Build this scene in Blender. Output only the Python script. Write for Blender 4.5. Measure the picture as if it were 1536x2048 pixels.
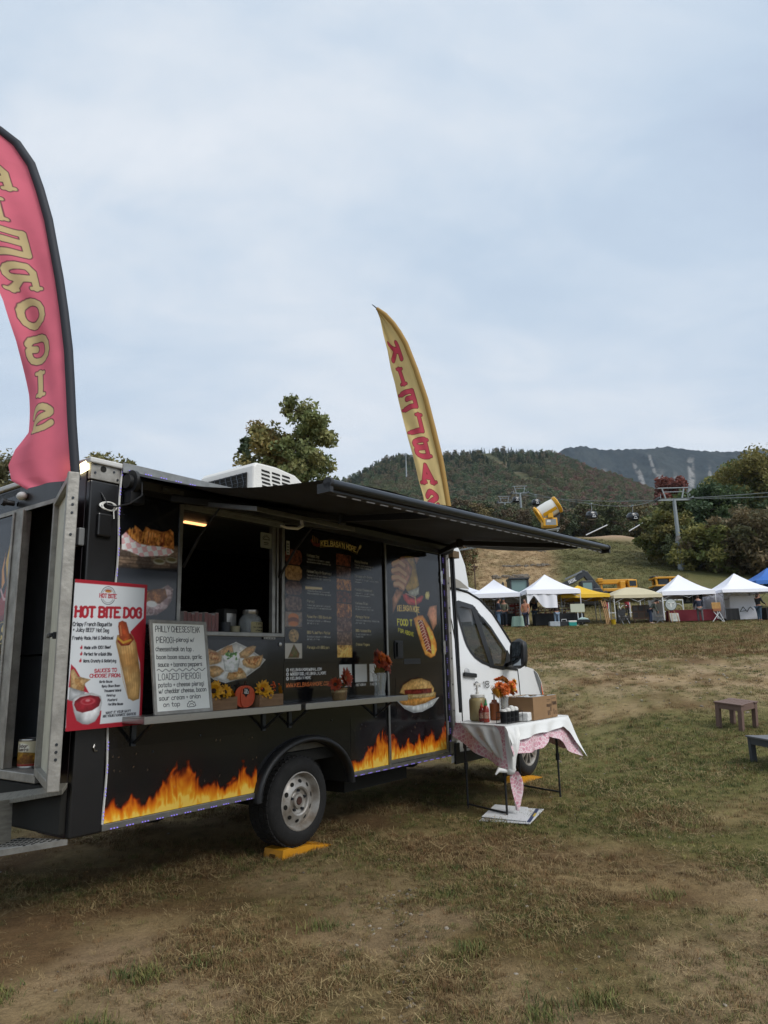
import bpy, bmesh, math, random
import numpy as np
from mathutils import Vector, Matrix, geometry
for o in list(bpy.data.objects): bpy.data.objects.remove(o, do_unlink=True)
S = bpy.context.scene
COL = S.collection
rad = math.radians
random.seed(7); RNG = np.random.default_rng(7)

# ---------------------------------------------------------------- camera
CAMZ = 1.48; HAZE = 0.000065
cd = bpy.data.cameras.new('camera'); cam = bpy.data.objects.new('camera', cd); COL.objects.link(cam)
cd.sensor_fit = 'VERTICAL'; cd.sensor_height = 24.0; cd.sensor_width = 18.0
cd.lens = 24.0 * 1438.0 / 2048.0
cd.clip_start = 0.05; cd.clip_end = 9000
cam.matrix_world = Matrix.Translation((0, 0, CAMZ)) @ Matrix.Rotation(rad(90 + 12.06), 4, 'X') @ Matrix.Rotation(rad(-1.493), 4, 'Z')
S.camera = cam

# ---------------------------------------------------------------- sky and sun (overcast)
SUN_EL, SUN_AZ = 46.0, 130.0            # azimuth clockwise from +Y: behind the camera, to the right
world = bpy.data.worlds.new('World'); S.world = world; world.use_nodes = True
nt = world.node_tree; N = nt.nodes; L = nt.links; N.clear()
out = N.new('ShaderNodeOutputWorld'); bg = N.new('ShaderNodeBackground'); L.new(bg.outputs[0], out.inputs[0])
sky = N.new('ShaderNodeTexSky'); sky.sky_type = 'NISHITA'; sky.sun_disc = False
sky.sun_elevation = rad(SUN_EL); sky.sun_rotation = rad(SUN_AZ); sky.altitude = 600; sky.dust_density = 2.5
skm = N.new('ShaderNodeVectorMath'); skm.operation = 'SCALE'; skm.inputs['Scale'].default_value = 0.10
L.new(sky.outputs[0], skm.inputs[0])
tc = N.new('ShaderNodeTexCoord'); sep = N.new('ShaderNodeSeparateXYZ'); L.new(tc.outputs['Generated'], sep.inputs[0])
def wmath(op, a, b=None, clamp=False):
    n = N.new('ShaderNodeMath'); n.operation = op; n.use_clamp = clamp
    for i, v in enumerate((a, b)):
        if v is None: continue
        if isinstance(v, (int, float)): n.inputs[i].default_value = v
        else: L.new(v, n.inputs[i])
    return n.outputs[0]
zc = wmath('ADD', wmath('MAXIMUM', sep.outputs['Z'], 0.0), 0.16)
cmb = N.new('ShaderNodeCombineXYZ')
L.new(wmath('DIVIDE', sep.outputs['X'], zc), cmb.inputs[0]); L.new(wmath('DIVIDE', sep.outputs['Y'], zc), cmb.inputs[1])
def wnoise(scale, detail, rough, dist, loc):
    m = N.new('ShaderNodeMapping'); m.inputs['Location'].default_value = loc; m.inputs['Rotation'].default_value = (0, 0, rad(-24))
    m.inputs['Scale'].default_value = (1.0, 1.7, 1.0)
    L.new(cmb.outputs[0], m.inputs[0])
    n = N.new('ShaderNodeTexNoise'); n.inputs['Scale'].default_value = scale; n.inputs['Detail'].default_value = detail
    n.inputs['Roughness'].default_value = rough; n.inputs['Distortion'].default_value = dist
    L.new(m.outputs[0], n.inputs['Vector']); return n.outputs['Fac']
n1 = wnoise(0.55, 8, 0.55, 0.5, (2.3, 5.6, 0.0)); n2 = wnoise(2.2, 7, 0.62, 0.8, (7.0, 2.0, 3.0))
f = wmath('ADD', wmath('MULTIPLY', n1, 0.78), wmath('MULTIPLY', n2, 0.22))
ramp = N.new('ShaderNodeValToRGB'); L.new(f, ramp.inputs[0])
def lin(c): return tuple(((x / 12.92) if x <= 0.04045 else ((x + 0.055) / 1.055) ** 2.4) for x in c)
def hx(h): h = h.lstrip('#'); return lin(tuple(int(h[i:i + 2], 16) / 255 for i in (0, 2, 4)))
cr = ramp.color_ramp
cr.elements[0].position = 0.33; cr.elements[0].color = (*hx('909eb0'), 1)
cr.elements[1].position = 0.68; cr.elements[1].color = (*hx('bec1c6'), 1)
e = cr.elements.new(0.44); e.color = (*hx('9aa8b7'), 1)
e = cr.elements.new(0.50); e.color = (*hx('a4afbb'), 1)
e = cr.elements.new(0.57); e.color = (*hx('b0b7bf'), 1)
mx = N.new('ShaderNodeMix'); mx.data_type = 'RGBA'; mx.inputs['Factor'].default_value = 0.96
hzm = N.new('ShaderNodeMix'); hzm.data_type = 'RGBA'; L.new(wmath('MULTIPLY', wmath('POWER', 2.718, wmath('MULTIPLY', wmath('MAXIMUM', sep.outputs['Z'], 0.0), -5.0)), 0.55), hzm.inputs['Factor'])   # paler towards the horizon all round
L.new(ramp.outputs[0], hzm.inputs['A']); hzm.inputs['B'].default_value = (*hx('b9bec4'), 1)
L.new(skm.outputs[0], mx.inputs['A']); L.new(hzm.outputs['Result'], mx.inputs['B'])
L.new(mx.outputs['Result'], bg.inputs['Color']); bg.inputs['Strength'].default_value = 1.0
sd = bpy.data.lights.new('sun', 'SUN'); sun = bpy.data.objects.new('sun', sd); COL.objects.link(sun)
sd.energy = 1.5; sd.angle = rad(28); sd.color = (1.0, 0.965, 0.92)
_d = Vector((math.sin(rad(SUN_AZ)) * math.cos(rad(SUN_EL)), math.cos(rad(SUN_AZ)) * math.cos(rad(SUN_EL)), math.sin(rad(SUN_EL))))
sun.rotation_euler = (-_d).to_track_quat('-Z', 'Y').to_euler(); sun.location = (10, -20, 40)

S.view_settings.view_transform = 'Standard'; S.view_settings.look = 'None'
S.view_settings.exposure = 0.8; S.view_settings.gamma = 1.0; S.view_settings.use_curve_mapping = False
S.render.engine = 'CYCLES'
S.cycles.max_bounces = 5; S.cycles.diffuse_bounces = 3; S.cycles.glossy_bounces = 3; S.cycles.transmission_bounces = 4; S.cycles.transparent_max_bounces = 8; S.cycles.caustics_reflective = False; S.cycles.caustics_refractive = False; S.cycles.volume_bounces = 0
S.render.resolution_x = 768; S.render.resolution_y = 1024

# ---------------------------------------------------------------- helpers
def vnoise(x, y, seed=0):
    """smooth value noise of numpy arrays, 0..1"""
    r = np.random.default_rng(seed); n = 256; t = r.random((n, n))
    xi = np.floor(x).astype(int); yi = np.floor(y).astype(int); fx = x - xi; fy = y - yi
    fx = fx * fx * (3 - 2 * fx); fy = fy * fy * (3 - 2 * fy)
    a = t[xi % n, yi % n]; b = t[(xi + 1) % n, yi % n]; c = t[xi % n, (yi + 1) % n]; d = t[(xi + 1) % n, (yi + 1) % n]
    return (a * (1 - fx) + b * fx) * (1 - fy) + (c * (1 - fx) + d * fx) * fy
def fbm(x, y, seed=0, o=4, g=0.5):
    s = 0; a = 1; n = 0
    for i in range(o):
        s = s + a * vnoise(x * 2 ** i + 17.3 * i, y * 2 ** i + 5.1 * i, seed + i); n += a; a *= g
    return s / n
def sst(e0, e1, x):
    t = np.clip((x - e0) / (e1 - e0), 0, 1); return t * t * (3 - 2 * t)

def tag(o, label=None, cat=None, group=None, kind=None):
    if label: o['label'] = label
    if cat: o['category'] = cat
    if group: o['group'] = group
    if kind: o['kind'] = kind
    return o
def empty(name, loc=(0, 0, 0), rz=0.0, label=None, cat=None, group=None):
    o = bpy.data.objects.new(name, None); COL.objects.link(o); o.location = loc; o.rotation_euler = (0, 0, rz)
    o.empty_display_size = 0.2
    return tag(o, label, cat, group)
def link(name, me, parent=None, loc=(0, 0, 0), rot=(0, 0, 0)):
    o = bpy.data.objects.new(name, me); COL.objects.link(o); o.location = loc; o.rotation_euler = rot
    if parent is not None: o.parent = parent
    return o
def copy_tree(o, parent=None):
    c = o.copy(); COL.objects.link(c)
    if parent is not None: c.parent = parent; c.matrix_parent_inverse = o.matrix_parent_inverse.copy()
    for ch in [k for k in bpy.data.objects if k.parent == o]: copy_tree(ch, c)
    return c

MATS = {}
def mat(name, col, rough=0.6, metal=0.0, var=0.0, vscale=8.0, bump=0.0, bscale=60.0, spec=0.5, col2=None, alpha=1.0, trans=0.0, emit=None, estr=1.0, coat=0.0, sub=0.0, stretch=(1, 1, 1), coord='Object'):
    """one Principled material: hex colour, optional mottling towards col2 and fine bump"""
    if name in MATS: return MATS[name]
    m = bpy.data.materials.new(name); m.use_nodes = True; t = m.node_tree; p = t.nodes['Principled BSDF']
    c = hx(col) if isinstance(col, str) else col
    p.inputs['Base Color'].default_value = (*c, 1); p.inputs['Roughness'].default_value = rough
    p.inputs['Metallic'].default_value = metal; p.inputs['Specular IOR Level'].default_value = spec
    p.inputs['Alpha'].default_value = alpha; p.inputs['Transmission Weight'].default_value = trans
    p.inputs['Coat Weight'].default_value = coat
    if sub: p.inputs['Subsurface Weight'].default_value = sub; p.inputs['Subsurface Radius'].default_value = (.02, .01, .008)
    if emit: p.inputs['Emission Color'].default_value = (*hx(emit), 1); p.inputs['Emission Strength'].default_value = estr
    if var or bump or col2:
        tcn = t.nodes.new('ShaderNodeTexCoord'); mp = t.nodes.new('ShaderNodeMapping'); mp.inputs['Scale'].default_value = stretch
        t.links.new(tcn.outputs[coord], mp.inputs[0])
        no = t.nodes.new('ShaderNodeTexNoise'); no.inputs['Scale'].default_value = vscale; no.inputs['Detail'].default_value = 6; no.inputs['Roughness'].default_value = .65
        t.links.new(mp.outputs[0], no.inputs['Vector'])
        if var or col2:
            c2 = hx(col2) if isinstance(col2, str) else (col2 or tuple(x * (1 - var) for x in c))
            r = t.nodes.new('ShaderNodeValToRGB'); r.color_ramp.elements[0].position = .35; r.color_ramp.elements[1].position = .65
            r.color_ramp.elements[0].color = (*c2, 1); r.color_ramp.elements[1].color = (*c, 1)
            t.links.new(no.outputs['Fac'], r.inputs[0]); t.links.new(r.outputs[0], p.inputs['Base Color'])
            mr = t.nodes.new('ShaderNodeMapRange'); mr.inputs['To Min'].default_value = min(1, rough * 1.25); mr.inputs['To Max'].default_value = rough * .85
            t.links.new(no.outputs['Fac'], mr.inputs['Value']); t.links.new(mr.outputs[0], p.inputs['Roughness'])
        if bump:
            nb = t.nodes.new('ShaderNodeTexNoise'); nb.inputs['Scale'].default_value = bscale; nb.inputs['Detail'].default_value = 5
            t.links.new(mp.outputs[0], nb.inputs['Vector'])
            b = t.nodes.new('ShaderNodeBump'); b.inputs['Strength'].default_value = bump; b.inputs['Distance'].default_value = .02
            t.links.new(nb.outputs['Fac'], b.inputs['Height']); t.links.new(b.outputs[0], p.inputs['Normal'])
    MATS[name] = m; return m
def attr_mat(name, attr='Col', typ='GEOMETRY', rough=0.6, spec=0.3, bump=0.0, bscale=200., trans_leaf=False, jitter=0.0):
    if name in MATS: return MATS[name]
    m = bpy.data.materials.new(name); m.use_nodes = True; t = m.node_tree; p = t.nodes['Principled BSDF']
    a = t.nodes.new('ShaderNodeAttribute'); a.attribute_name = attr; a.attribute_type = typ
    src = a.outputs['Color']
    if jitter:
        oi = t.nodes.new('ShaderNodeObjectInfo'); hsv = t.nodes.new('ShaderNodeHueSaturation')
        mr = t.nodes.new('ShaderNodeMapRange'); mr.inputs['To Min'].default_value = 1 - jitter; mr.inputs['To Max'].default_value = 1 + jitter
        t.links.new(oi.outputs['Random'], mr.inputs['Value']); t.links.new(mr.outputs[0], hsv.inputs['Value']); t.links.new(src, hsv.inputs['Color']); src = hsv.outputs[0]
    t.links.new(src, p.inputs['Base Color']); p.inputs['Roughness'].default_value = rough; p.inputs['Specular IOR Level'].default_value = spec
    if bump:
        tcn = t.nodes.new('ShaderNodeTexCoord'); nb = t.nodes.new('ShaderNodeTexNoise'); nb.inputs['Scale'].default_value = bscale
        t.links.new(tcn.outputs['Object'], nb.inputs['Vector']); b = t.nodes.new('ShaderNodeBump'); b.inputs['Strength'].default_value = bump; b.inputs['Distance'].default_value = .02
        t.links.new(nb.outputs['Fac'], b.inputs['Height']); t.links.new(b.outputs[0], p.inputs['Normal'])
    if trans_leaf:
        tr = t.nodes.new('ShaderNodeBsdfTranslucent'); ad = t.nodes.new('ShaderNodeMixShader'); ad.inputs[0].default_value = trans_leaf if isinstance(trans_leaf, float) else .28
        t.links.new(src, tr.inputs[0]); o = t.nodes['Material Output']
        t.links.new(p.outputs[0], ad.inputs[1]); t.links.new(tr.outputs[0], ad.inputs[2]); t.links.new(ad.outputs[0], o.inputs[0])
    MATS[name] = m; return m

class MB:
    def __init__(s): s.v = []; s.f = []; s.m = []
    def add(s, vs, fs, mi=0):
        o = len(s.v); s.v += [tuple(p) for p in vs]; s.f += [tuple(i + o for i in f) for f in fs]; s.m += [mi] * len(fs); return s
    def box(s, x0, x1, y0, y1, z0, z1, mi=0):
        if x0 > x1: x0, x1 = x1, x0
        if y0 > y1: y0, y1 = y1, y0
        if z0 > z1: z0, z1 = z1, z0
        return s.add([(x0, y0, z0), (x1, y0, z0), (x1, y1, z0), (x0, y1, z0), (x0, y0, z1), (x1, y0, z1), (x1, y1, z1), (x0, y1, z1)],
                     [(0, 3, 2, 1), (4, 5, 6, 7), (0, 1, 5, 4), (1, 2, 6, 5), (2, 3, 7, 6), (3, 0, 4, 7)], mi)
    def bar(s, p0, p1, w, h, up=(0, 0, 1), mi=0):
        p0 = Vector(p0); p1 = Vector(p1); d = (p1 - p0).normalized(); u = Vector(up)
        if abs(d.dot(u)) > .98: u = Vector((0, 1, 0))
        a = d.cross(u).normalized() * (w / 2); b = a.cross(d).normalized() * (h / 2)
        return s.add([p0 - a - b, p0 + a - b, p0 + a + b, p0 - a + b, p1 - a - b, p1 + a - b, p1 + a + b, p1 - a + b],
                     [(0, 1, 2, 3), (7, 6, 5, 4), (0, 4, 5, 1), (1, 5, 6, 2), (2, 6, 7, 3), (3, 7, 4, 0)], mi)
    def tube(s, pts, r, n=8, mi=0, caps=True):
        pts = [Vector(p) for p in pts]; k = len(pts); rs = r if isinstance(r, (list, tuple)) else [r] * k
        vs = []; ref = Vector((0, 0, 1))
        for i, p in enumerate(pts):
            d = (pts[min(i + 1, k - 1)] - pts[max(i - 1, 0)]).normalized()
            if abs(d.dot(ref)) > .95: ref = Vector((1, 0, 0)) if abs(d.x) < .9 else Vector((0, 1, 0))
            a = d.cross(ref).normalized(); b = d.cross(a).normalized(); ref = a.cross(d)
            vs += [p + (a * math.cos(2 * math.pi * j / n) + b * math.sin(2 * math.pi * j / n)) * rs[i] for j in range(n)]
        fs = [(i * n + j, i * n + (j + 1) % n, (i + 1) * n + (j + 1) % n, (i + 1) * n + j) for i in range(k - 1) for j in range(n)]
        if caps: fs += [tuple(range(n - 1, -1, -1)), tuple((k - 1) * n + j for j in range(n))]
        return s.add(vs, fs, mi)
    def cyl(s, p0, p1, r0, r1=None, n=12, mi=0): return s.tube([p0, p1], [r0, r0 if r1 is None else r1], n, mi)
    def lathe(s, prof, n=24, M=None, mi=0, caps=False):
        k = len(prof); vs = []
        for r, z in prof: vs += [Vector((r * math.cos(2 * math.pi * j / n), r * math.sin(2 * math.pi * j / n), z)) for j in range(n)]
        if M is not None: vs = [M @ v for v in vs]
        fs = [(i * n + j, i * n + (j + 1) % n, (i + 1) * n + (j + 1) % n, (i + 1) * n + j) for i in range(k - 1) for j in range(n)]
        if caps: fs += [tuple(range(n - 1, -1, -1)), tuple((k - 1) * n + j for j in range(n))]
        return s.add(vs, fs, mi)
    def prism(s, poly, d0, d1, ax='y', mi=0):
        f = {'y': lambda a, b, d: (a, d, b), 'x': lambda a, b, d: (d, a, b), 'z': lambda a, b, d: (a, b, d)}[ax]; n = len(poly)
        vs = [f(a, b, d0) for a, b in poly] + [f(a, b, d1) for a, b in poly]
        return s.add(vs, [tuple(range(n)), tuple(range(2 * n - 1, n - 1, -1))] + [(i, i + n, (i + 1) % n + n, (i + 1) % n) for i in range(n)], mi)
    def grid(s, P, mi=0, closed=False):
        r = len(P); c = len(P[0]); vs = [p for row in P for p in row]
        return s.add(vs, [(i * c + j, i * c + (j + 1) % c, (i + 1) * c + (j + 1) % c, (i + 1) * c + j) for i in range(r - 1) for j in range(c if closed else c - 1)], mi)
    def ball(s, c, r, sc=(1, 1, 1), n=10, k=6, mi=0):
        P = [[(c[0] + r * sc[0] * math.sin(math.pi * i / k) * math.cos(2 * math.pi * j / n), c[1] + r * sc[1] * math.sin(math.pi * i / k) * math.sin(2 * math.pi * j / n), c[2] - r * sc[2] * math.cos(math.pi * i / k)) for j in range(n)] for i in range(k + 1)]
        return s.grid(P, mi, True)
    def build(s, name, mats, parent=None, smooth=None, bevel=0.0, loc=(0, 0, 0), rot=(0, 0, 0), fix=True):
        me = bpy.data.meshes.new(name); me.from_pydata(s.v, [], s.f); me.polygons.foreach_set('material_index', s.m)
        for m in (mats if isinstance(mats, (list, tuple)) else [mats]): me.materials.append(m)
        if fix:
            bm = bmesh.new(); bm.from_mesh(me); bmesh.ops.remove_doubles(bm, verts=bm.verts, dist=1e-5); bmesh.ops.recalc_face_normals(bm, faces=bm.faces); bm.to_mesh(me); bm.free()
        if smooth:
            me.polygons.foreach_set('use_smooth', [True] * len(me.polygons)); me.set_sharp_from_angle(angle=rad(smooth if smooth > 1 else 40))
        me.update(); o = link(name, me, parent, loc, rot)
        if bevel:
            b = o.modifiers.new('bevel', 'BEVEL'); b.width = bevel; b.segments = 2; b.limit_method = 'ANGLE'; b.angle_limit = rad(40); b.harden_normals = False
        return o

def cdt_mesh(outer, holes, fn, step=0.12):
    """2D polygon with holes -> triangles, mapped to 3D by fn(a, b)"""
    def inside(p, poly):
        c = False; j = len(poly) - 1
        for i in range(len(poly)):
            (xi, yi), (xj, yj) = poly[i], poly[j]
            if (yi > p[1]) != (yj > p[1]) and p[0] < (xj - xi) * (p[1] - yi) / (yj - yi) + xi: c = not c
            j = i
        return c
    pts = []; edges = []
    for poly in [outer] + holes:
        dense = []
        for i, a in enumerate(poly):
            b = poly[(i + 1) % len(poly)]; n = max(1, int(math.hypot(b[0] - a[0], b[1] - a[1]) / step))
            dense += [(a[0] + (b[0] - a[0]) * k / n, a[1] + (b[1] - a[1]) * k / n) for k in range(n)]
        o = len(pts); pts += dense; edges += [(o + i, o + (i + 1) % len(dense)) for i in range(len(dense))]
    xs = [p[0] for p in outer]; ys = [p[1] for p in outer]; nb = len(pts)
    x = min(xs) + step / 2
    while x < max(xs):
        y = min(ys) + step / 2
        while y < max(ys):
            p = (x, y)
            if inside(p, outer) and not any(inside(p, h) for h in holes) and min((p[0] - q[0]) ** 2 + (p[1] - q[1]) ** 2 for q in pts[:nb]) > (step * .45) ** 2: pts.append(p)
            y += step
        x += step
    r = geometry.delaunay_2d_cdt([Vector(p) for p in pts], edges, [], 0, 1e-6)
    vs = [fn(v.x, v.y) for v in r[0]]; fs = []
    for f in r[2]:
        c = sum((Vector(r[0][i]) for i in f), Vector((0, 0))) / len(f)
        if inside(c, outer) and not any(inside(c, h) for h in holes): fs.append(tuple(f))
    return vs, fs

# ---- stroke lettering: two characters a point, x 0-6, y 0-c (baseline 3, x height 9, capitals c)
GL = {k: v.split() for k, v in (s.split(' ', 1) for s in """A 033c63 1656
B 030c 0c4c6b694808 084867644303
C 6a5c2c0a05235365
D 030c 0c3c6a653303
E 6c0c0363 0848
F 6c0c03 0848
G 6a5c2c0a052353656848
H 030c 636c 0868
I 131c
J 5c55331305
K 030c 6c07 2963
L 0c0363
M 030c366c63
N 030c636c
O 2c0a052343656a4c2c
P 030c4c6b684707
Q 2c0a052343656a4c2c 4663
R 030c4c6b684707 3763
S 6a4c2c0a0928476665432305
T 0c6c 3c33
U 0c052343656c
V 0c336c
W 0c1338536c
X 0c63 036c
Y 0c376c 3733
Z 0c6c0363
0 2c0a052343656a4c2c
1 1a2c23
2 0a2c4c6a680363
3 0b2c4c6a694828486765432305
4 434c0666
5 6c0c08486664432305
6 5c2a0705234365664808
7 0c6c23
8 28090b2c4c6b69482806052343656648
9 13536a4c2c0a084868
a 5839190705133354 5953
b 0c03 0829495754432304
c 5839190705133354
d 5839190705133354 5c53
e 06565839190705133354
f 4c3c2b23 0949
g 5839190705133354 59514010
h 0c03 0729495753
i 1913 1b1c
j 29211000 2b2c
k 0c03 4906 1753
l 1c13
m 0903 08293833 38596863
n 0903 0729495753
o 190705134355574919
p 0900 0829495755432304
q 5839190705133354 5950
r 0903 072949
s 58491908164654431304
t 2c243343 0949
u 0904133354 5953
v 092359
w 0913375369
x 0953 0359
y 0923 5910
z 09590353
. 1314
, 1412
- 0747
+ 0747 2925
! 1c16 1314
' 1c1a
: 1314 1819
/ 034c
& 6309 0a2c4a0503 052365
% 036c 0b1c 5464
? 0a2c4c6a3835 3334
_ 0262
@ 48282545 4948 46556709 2c0a05235365
( 3c191530
) 1c393510""".split('\n'))}
def glyph_strokes(txt, x, y, h, width=1.0, slant=0.0, jit=0.0, mirror=False, track=2.0, seed=1):
    """lettering as 2D polylines; (x, y) is the left end of the baseline, h the height of a capital"""
    r = random.Random(seed); u = h / 9.0; cx = 0; res = []; ends = []
    for ch in txt:
        if ch == ' ': cx += 4 + (r.uniform(-.6, .6) if jit else 0); continue
        g = GL.get(ch, GL['.']); mxx = 0; dy = r.uniform(-jit, jit)
        for s in g:
            pts = [(int(s[i], 16), int(s[i + 1], 16) - 3) for i in range(0, len(s), 2)]
            mxx = max(mxx, max(p[0] for p in pts))
            if len(pts) >= 6:      # round the bowls
                cl_p = pts[0] == pts[-1]; q = [] if cl_p else [pts[0]]
                for (ax, ay), (bx, by) in zip(pts[:-1], pts[1:]): q += [(.75 * ax + .25 * bx, .75 * ay + .25 * by), (.25 * ax + .75 * bx, .25 * ay + .75 * by)]
                pts = q + ([q[0]] if cl_p else [pts[-1]])
            res.append([(x + (cx + px + r.uniform(-jit, jit) * .5 + slant * py) * u * width, y + (py + dy + r.uniform(-jit, jit) * .5) * u) for px, py in pts])
        cx += mxx + track + r.uniform(-jit, jit) * .5
    return res, (cx - track) * u * width

class Cv:
    """a printed sheet: colours computed on a grid and stored on the vertices of a flat mesh"""
    def __init__(s, x0, x1, y0, y1, res, bg):
        s.nx = max(2, int((x1 - x0) * res)); s.ny = max(2, int((y1 - y0) * res)); s.b = (x0, x1, y0, y1); s.px = (x1 - x0) / s.nx
        s.X, s.Y = np.meshgrid(np.linspace(x0, x1, s.nx + 1), np.linspace(y0, y1, s.ny + 1))
        s.C = np.empty(s.X.shape + (3,)); s.C[:] = s.col(bg)
    def col(s, c): return np.array([int(c[i:i + 2], 16) / 255 for i in (0, 2, 4)]) if isinstance(c, str) else c
    def blend(s, m, c, sl=None):
        c = s.col(c)
        if sl is None: s.C[:] = s.C * (1 - m[..., None]) + c * m[..., None]
        else: s.C[sl] = s.C[sl] * (1 - m[..., None]) + c * m[..., None]
    def ell(s, cx, cy, rx, ry, c, soft=None, a=1.0, rot=0):
        dx = s.X - cx; dy = s.Y - cy
        if rot: k, q = math.cos(rot), math.sin(rot); dx, dy = dx * k + dy * q, -dx * q + dy * k
        d = (np.sqrt((dx / rx) ** 2 + (dy / ry) ** 2) - 1) * min(rx, ry); w = soft or s.px
        s.blend(a * (1 - sst(-w, w, d)), c)
    def mask(s, P, soft=None):
        w = soft or s.px * .8; x, y = s.X, s.Y; ins = np.zeros(x.shape, bool); dist = np.full(x.shape, 1e9); n = len(P)
        for i in range(n):
            (ax, ay), (bx, by) = P[i], P[(i + 1) % n]
            if ay != by: ins ^= ((ay > y) != (by > y)) & (x < (bx - ax) * (y - ay) / (by - ay) + ax)
            l = (bx - ax) ** 2 + (by - ay) ** 2 + 1e-12; t = np.clip(((x - ax) * (bx - ax) + (y - ay) * (by - ay)) / l, 0, 1)
            dist = np.minimum(dist, np.hypot(x - ax - t * (bx - ax), y - ay - t * (by - ay)))
        return 1 - sst(-w, w, np.where(ins, -dist, dist))
    def poly(s, P, c, soft=None, a=1.0): m = s.mask(P, soft); s.blend(m * a, c); return m
    def rect(s, x0, x1, y0, y1, c, a=1.0, soft=None): return s.poly([(x0, y0), (x1, y0), (x1, y1), (x0, y1)], c, soft, a)
    def line(s, pts, w, c, a=1.0, wy=None):
        (x0, x1, y0, y1) = s.b
        for (ax, ay), (bx, by) in zip(pts[:-1], pts[1:]):
            m = w + 2 * s.px
            i0 = max(0, int((min(ax, bx) - m - x0) / s.px)); i1 = min(s.nx + 1, int((max(ax, bx) + m - x0) / s.px) + 2)
            py = (y1 - y0) / s.ny; j0 = max(0, int((min(ay, by) - m - y0) / py)); j1 = min(s.ny + 1, int((max(ay, by) + m - y0) / py) + 2)
            if i0 >= i1 or j0 >= j1: continue
            sl = (slice(j0, j1), slice(i0, i1)); x = s.X[sl]; y = s.Y[sl]; l = (bx - ax) ** 2 + (by - ay) ** 2 + 1e-12
            t = np.clip(((x - ax) * (bx - ax) + (y - ay) * (by - ay)) / l, 0, 1); d = np.hypot(x - ax - t * (bx - ax), y - ay - t * (by - ay))
            s.blend(a * (1 - sst(w / 2 - s.px * .6, w / 2 + s.px * .6, d)), c, sl)
    def text(s, txt, x, y, h, c, w=.16, width=1.0, fit=None, serif=False, slant=0, jit=0.0, a=1.0, rise=0.0, seed=1, arc=0.0):
        if fit: _, L0 = glyph_strokes(txt, 0, 0, h, 1.0); width = fit / L0
        st, L0 = glyph_strokes(txt, 0, 0, h, width, slant, jit, seed=seed)
        def pl(p): return (x + p[0], y + p[1] + rise * p[0] + arc * (1 - (2 * p[0] / max(L0, 1e-6) - 1) ** 2))
        for q in st:
            s.line([pl(p) for p in q], w * h, c, a)
            if serif:
                for e in (q[0], q[-1]):
                    if abs(e[1]) < .05 * h or abs(e[1] - h) < .05 * h: s.line([pl((e[0] - .17 * h * width, e[1] + (.04 * h if e[1] < .5 * h else -.04 * h))), pl((e[0] + .17 * h * width, e[1] + (.04 * h if e[1] < .5 * h else -.04 * h)))], .1 * h, c, a)
        return L0
    def noise(s, sc, seed, o=4): return fbm(s.X * sc + 50, s.Y * sc + 50, seed, o)
    def tint(s, m, n, lo, hi): s.C[:] = s.C * (1 - m[..., None]) + s.C * (lo + (hi - lo) * n)[..., None] * m[..., None]
    def mesh(s, name, fn, material, parent=None, loc=(0, 0, 0), rot=(0, 0, 0)):
        ny, nx = s.X.shape; V = np.array(fn(s.X.ravel(), s.Y.ravel())).T.astype(np.float32)
        idx = np.arange(nx * ny).reshape(ny, nx)
        Fc = np.stack([idx[:-1, :-1], idx[:-1, 1:], idx[1:, 1:], idx[1:, :-1]], -1).reshape(-1, 4)
        me = fast_mesh(name, V, Fc); cl = np.clip(s.C.reshape(-1, 3), 0, 1)
        cl = np.where(cl <= .04045, cl / 12.92, ((cl + .055) / 1.055) ** 2.4)
        a = me.color_attributes.new('Col', 'FLOAT_COLOR', 'POINT'); a.data.foreach_set('color', np.concatenate([cl, np.ones((len(cl), 1))], 1).astype(np.float32).ravel())
        me.materials.append(material); return link(name, me, parent, loc, rot)
def fast_mesh(name, V, Fc, smooth=False):
    me = bpy.data.meshes.new(name); V = np.asarray(V, np.float32); Fc = np.asarray(Fc, np.int32); k = Fc.shape[1]
    me.vertices.add(len(V)); me.vertices.foreach_set('co', V.ravel()); me.loops.add(Fc.size); me.loops.foreach_set('vertex_index', Fc.ravel())
    me.polygons.add(len(Fc)); me.polygons.foreach_set('loop_start', np.arange(0, Fc.size, k, dtype=np.int32)); me.polygons.foreach_set('loop_total', np.full(len(Fc), k, np.int32))
    if smooth: me.polygons.foreach_set('use_smooth', np.ones(len(Fc), bool))
    me.update(calc_edges=True); me.validate(); return me
def ribbon_text(name, txt, h, m, parent, O, ax, ay, w=.16, width=1.0, lift=0.002, mirror=False, fit=None):
    """raised lettering as thin flat strips in the plane O + a*ax + b*ay"""
    if fit: _, L0 = glyph_strokes(txt, 0, 0, h, 1.0); width = fit / L0
    st, L0 = glyph_strokes(txt, 0, 0, h, width); O = Vector(O); ax = Vector(ax).normalized(); ay = Vector(ay).normalized(); nn = ax.cross(ay); b = MB(); k = 0
    for q in st:
        for (x0, y0), (x1, y1) in zip(q[:-1], q[1:]):
            d = Vector((x1 - x0, y1 - y0)); l = d.length or 1e-6; d /= l; n = Vector((-d.y, d.x)) * (w * h / 2); d = d * (w * h / 2.6); k += 1
            c = [(x0 - d.x - n.x, y0 - d.y - n.y), (x1 + d.x - n.x, y1 + d.y - n.y), (x1 + d.x + n.x, y1 + d.y + n.y), (x0 - d.x + n.x, y0 - d.y + n.y)]
            b.add([O + ax * p[0] + ay * p[1] + nn * (lift + .00004 * (k % 9)) for p in c], [(0, 1, 2, 3)])
    return b.build(name, m, parent, fix=False)
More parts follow.
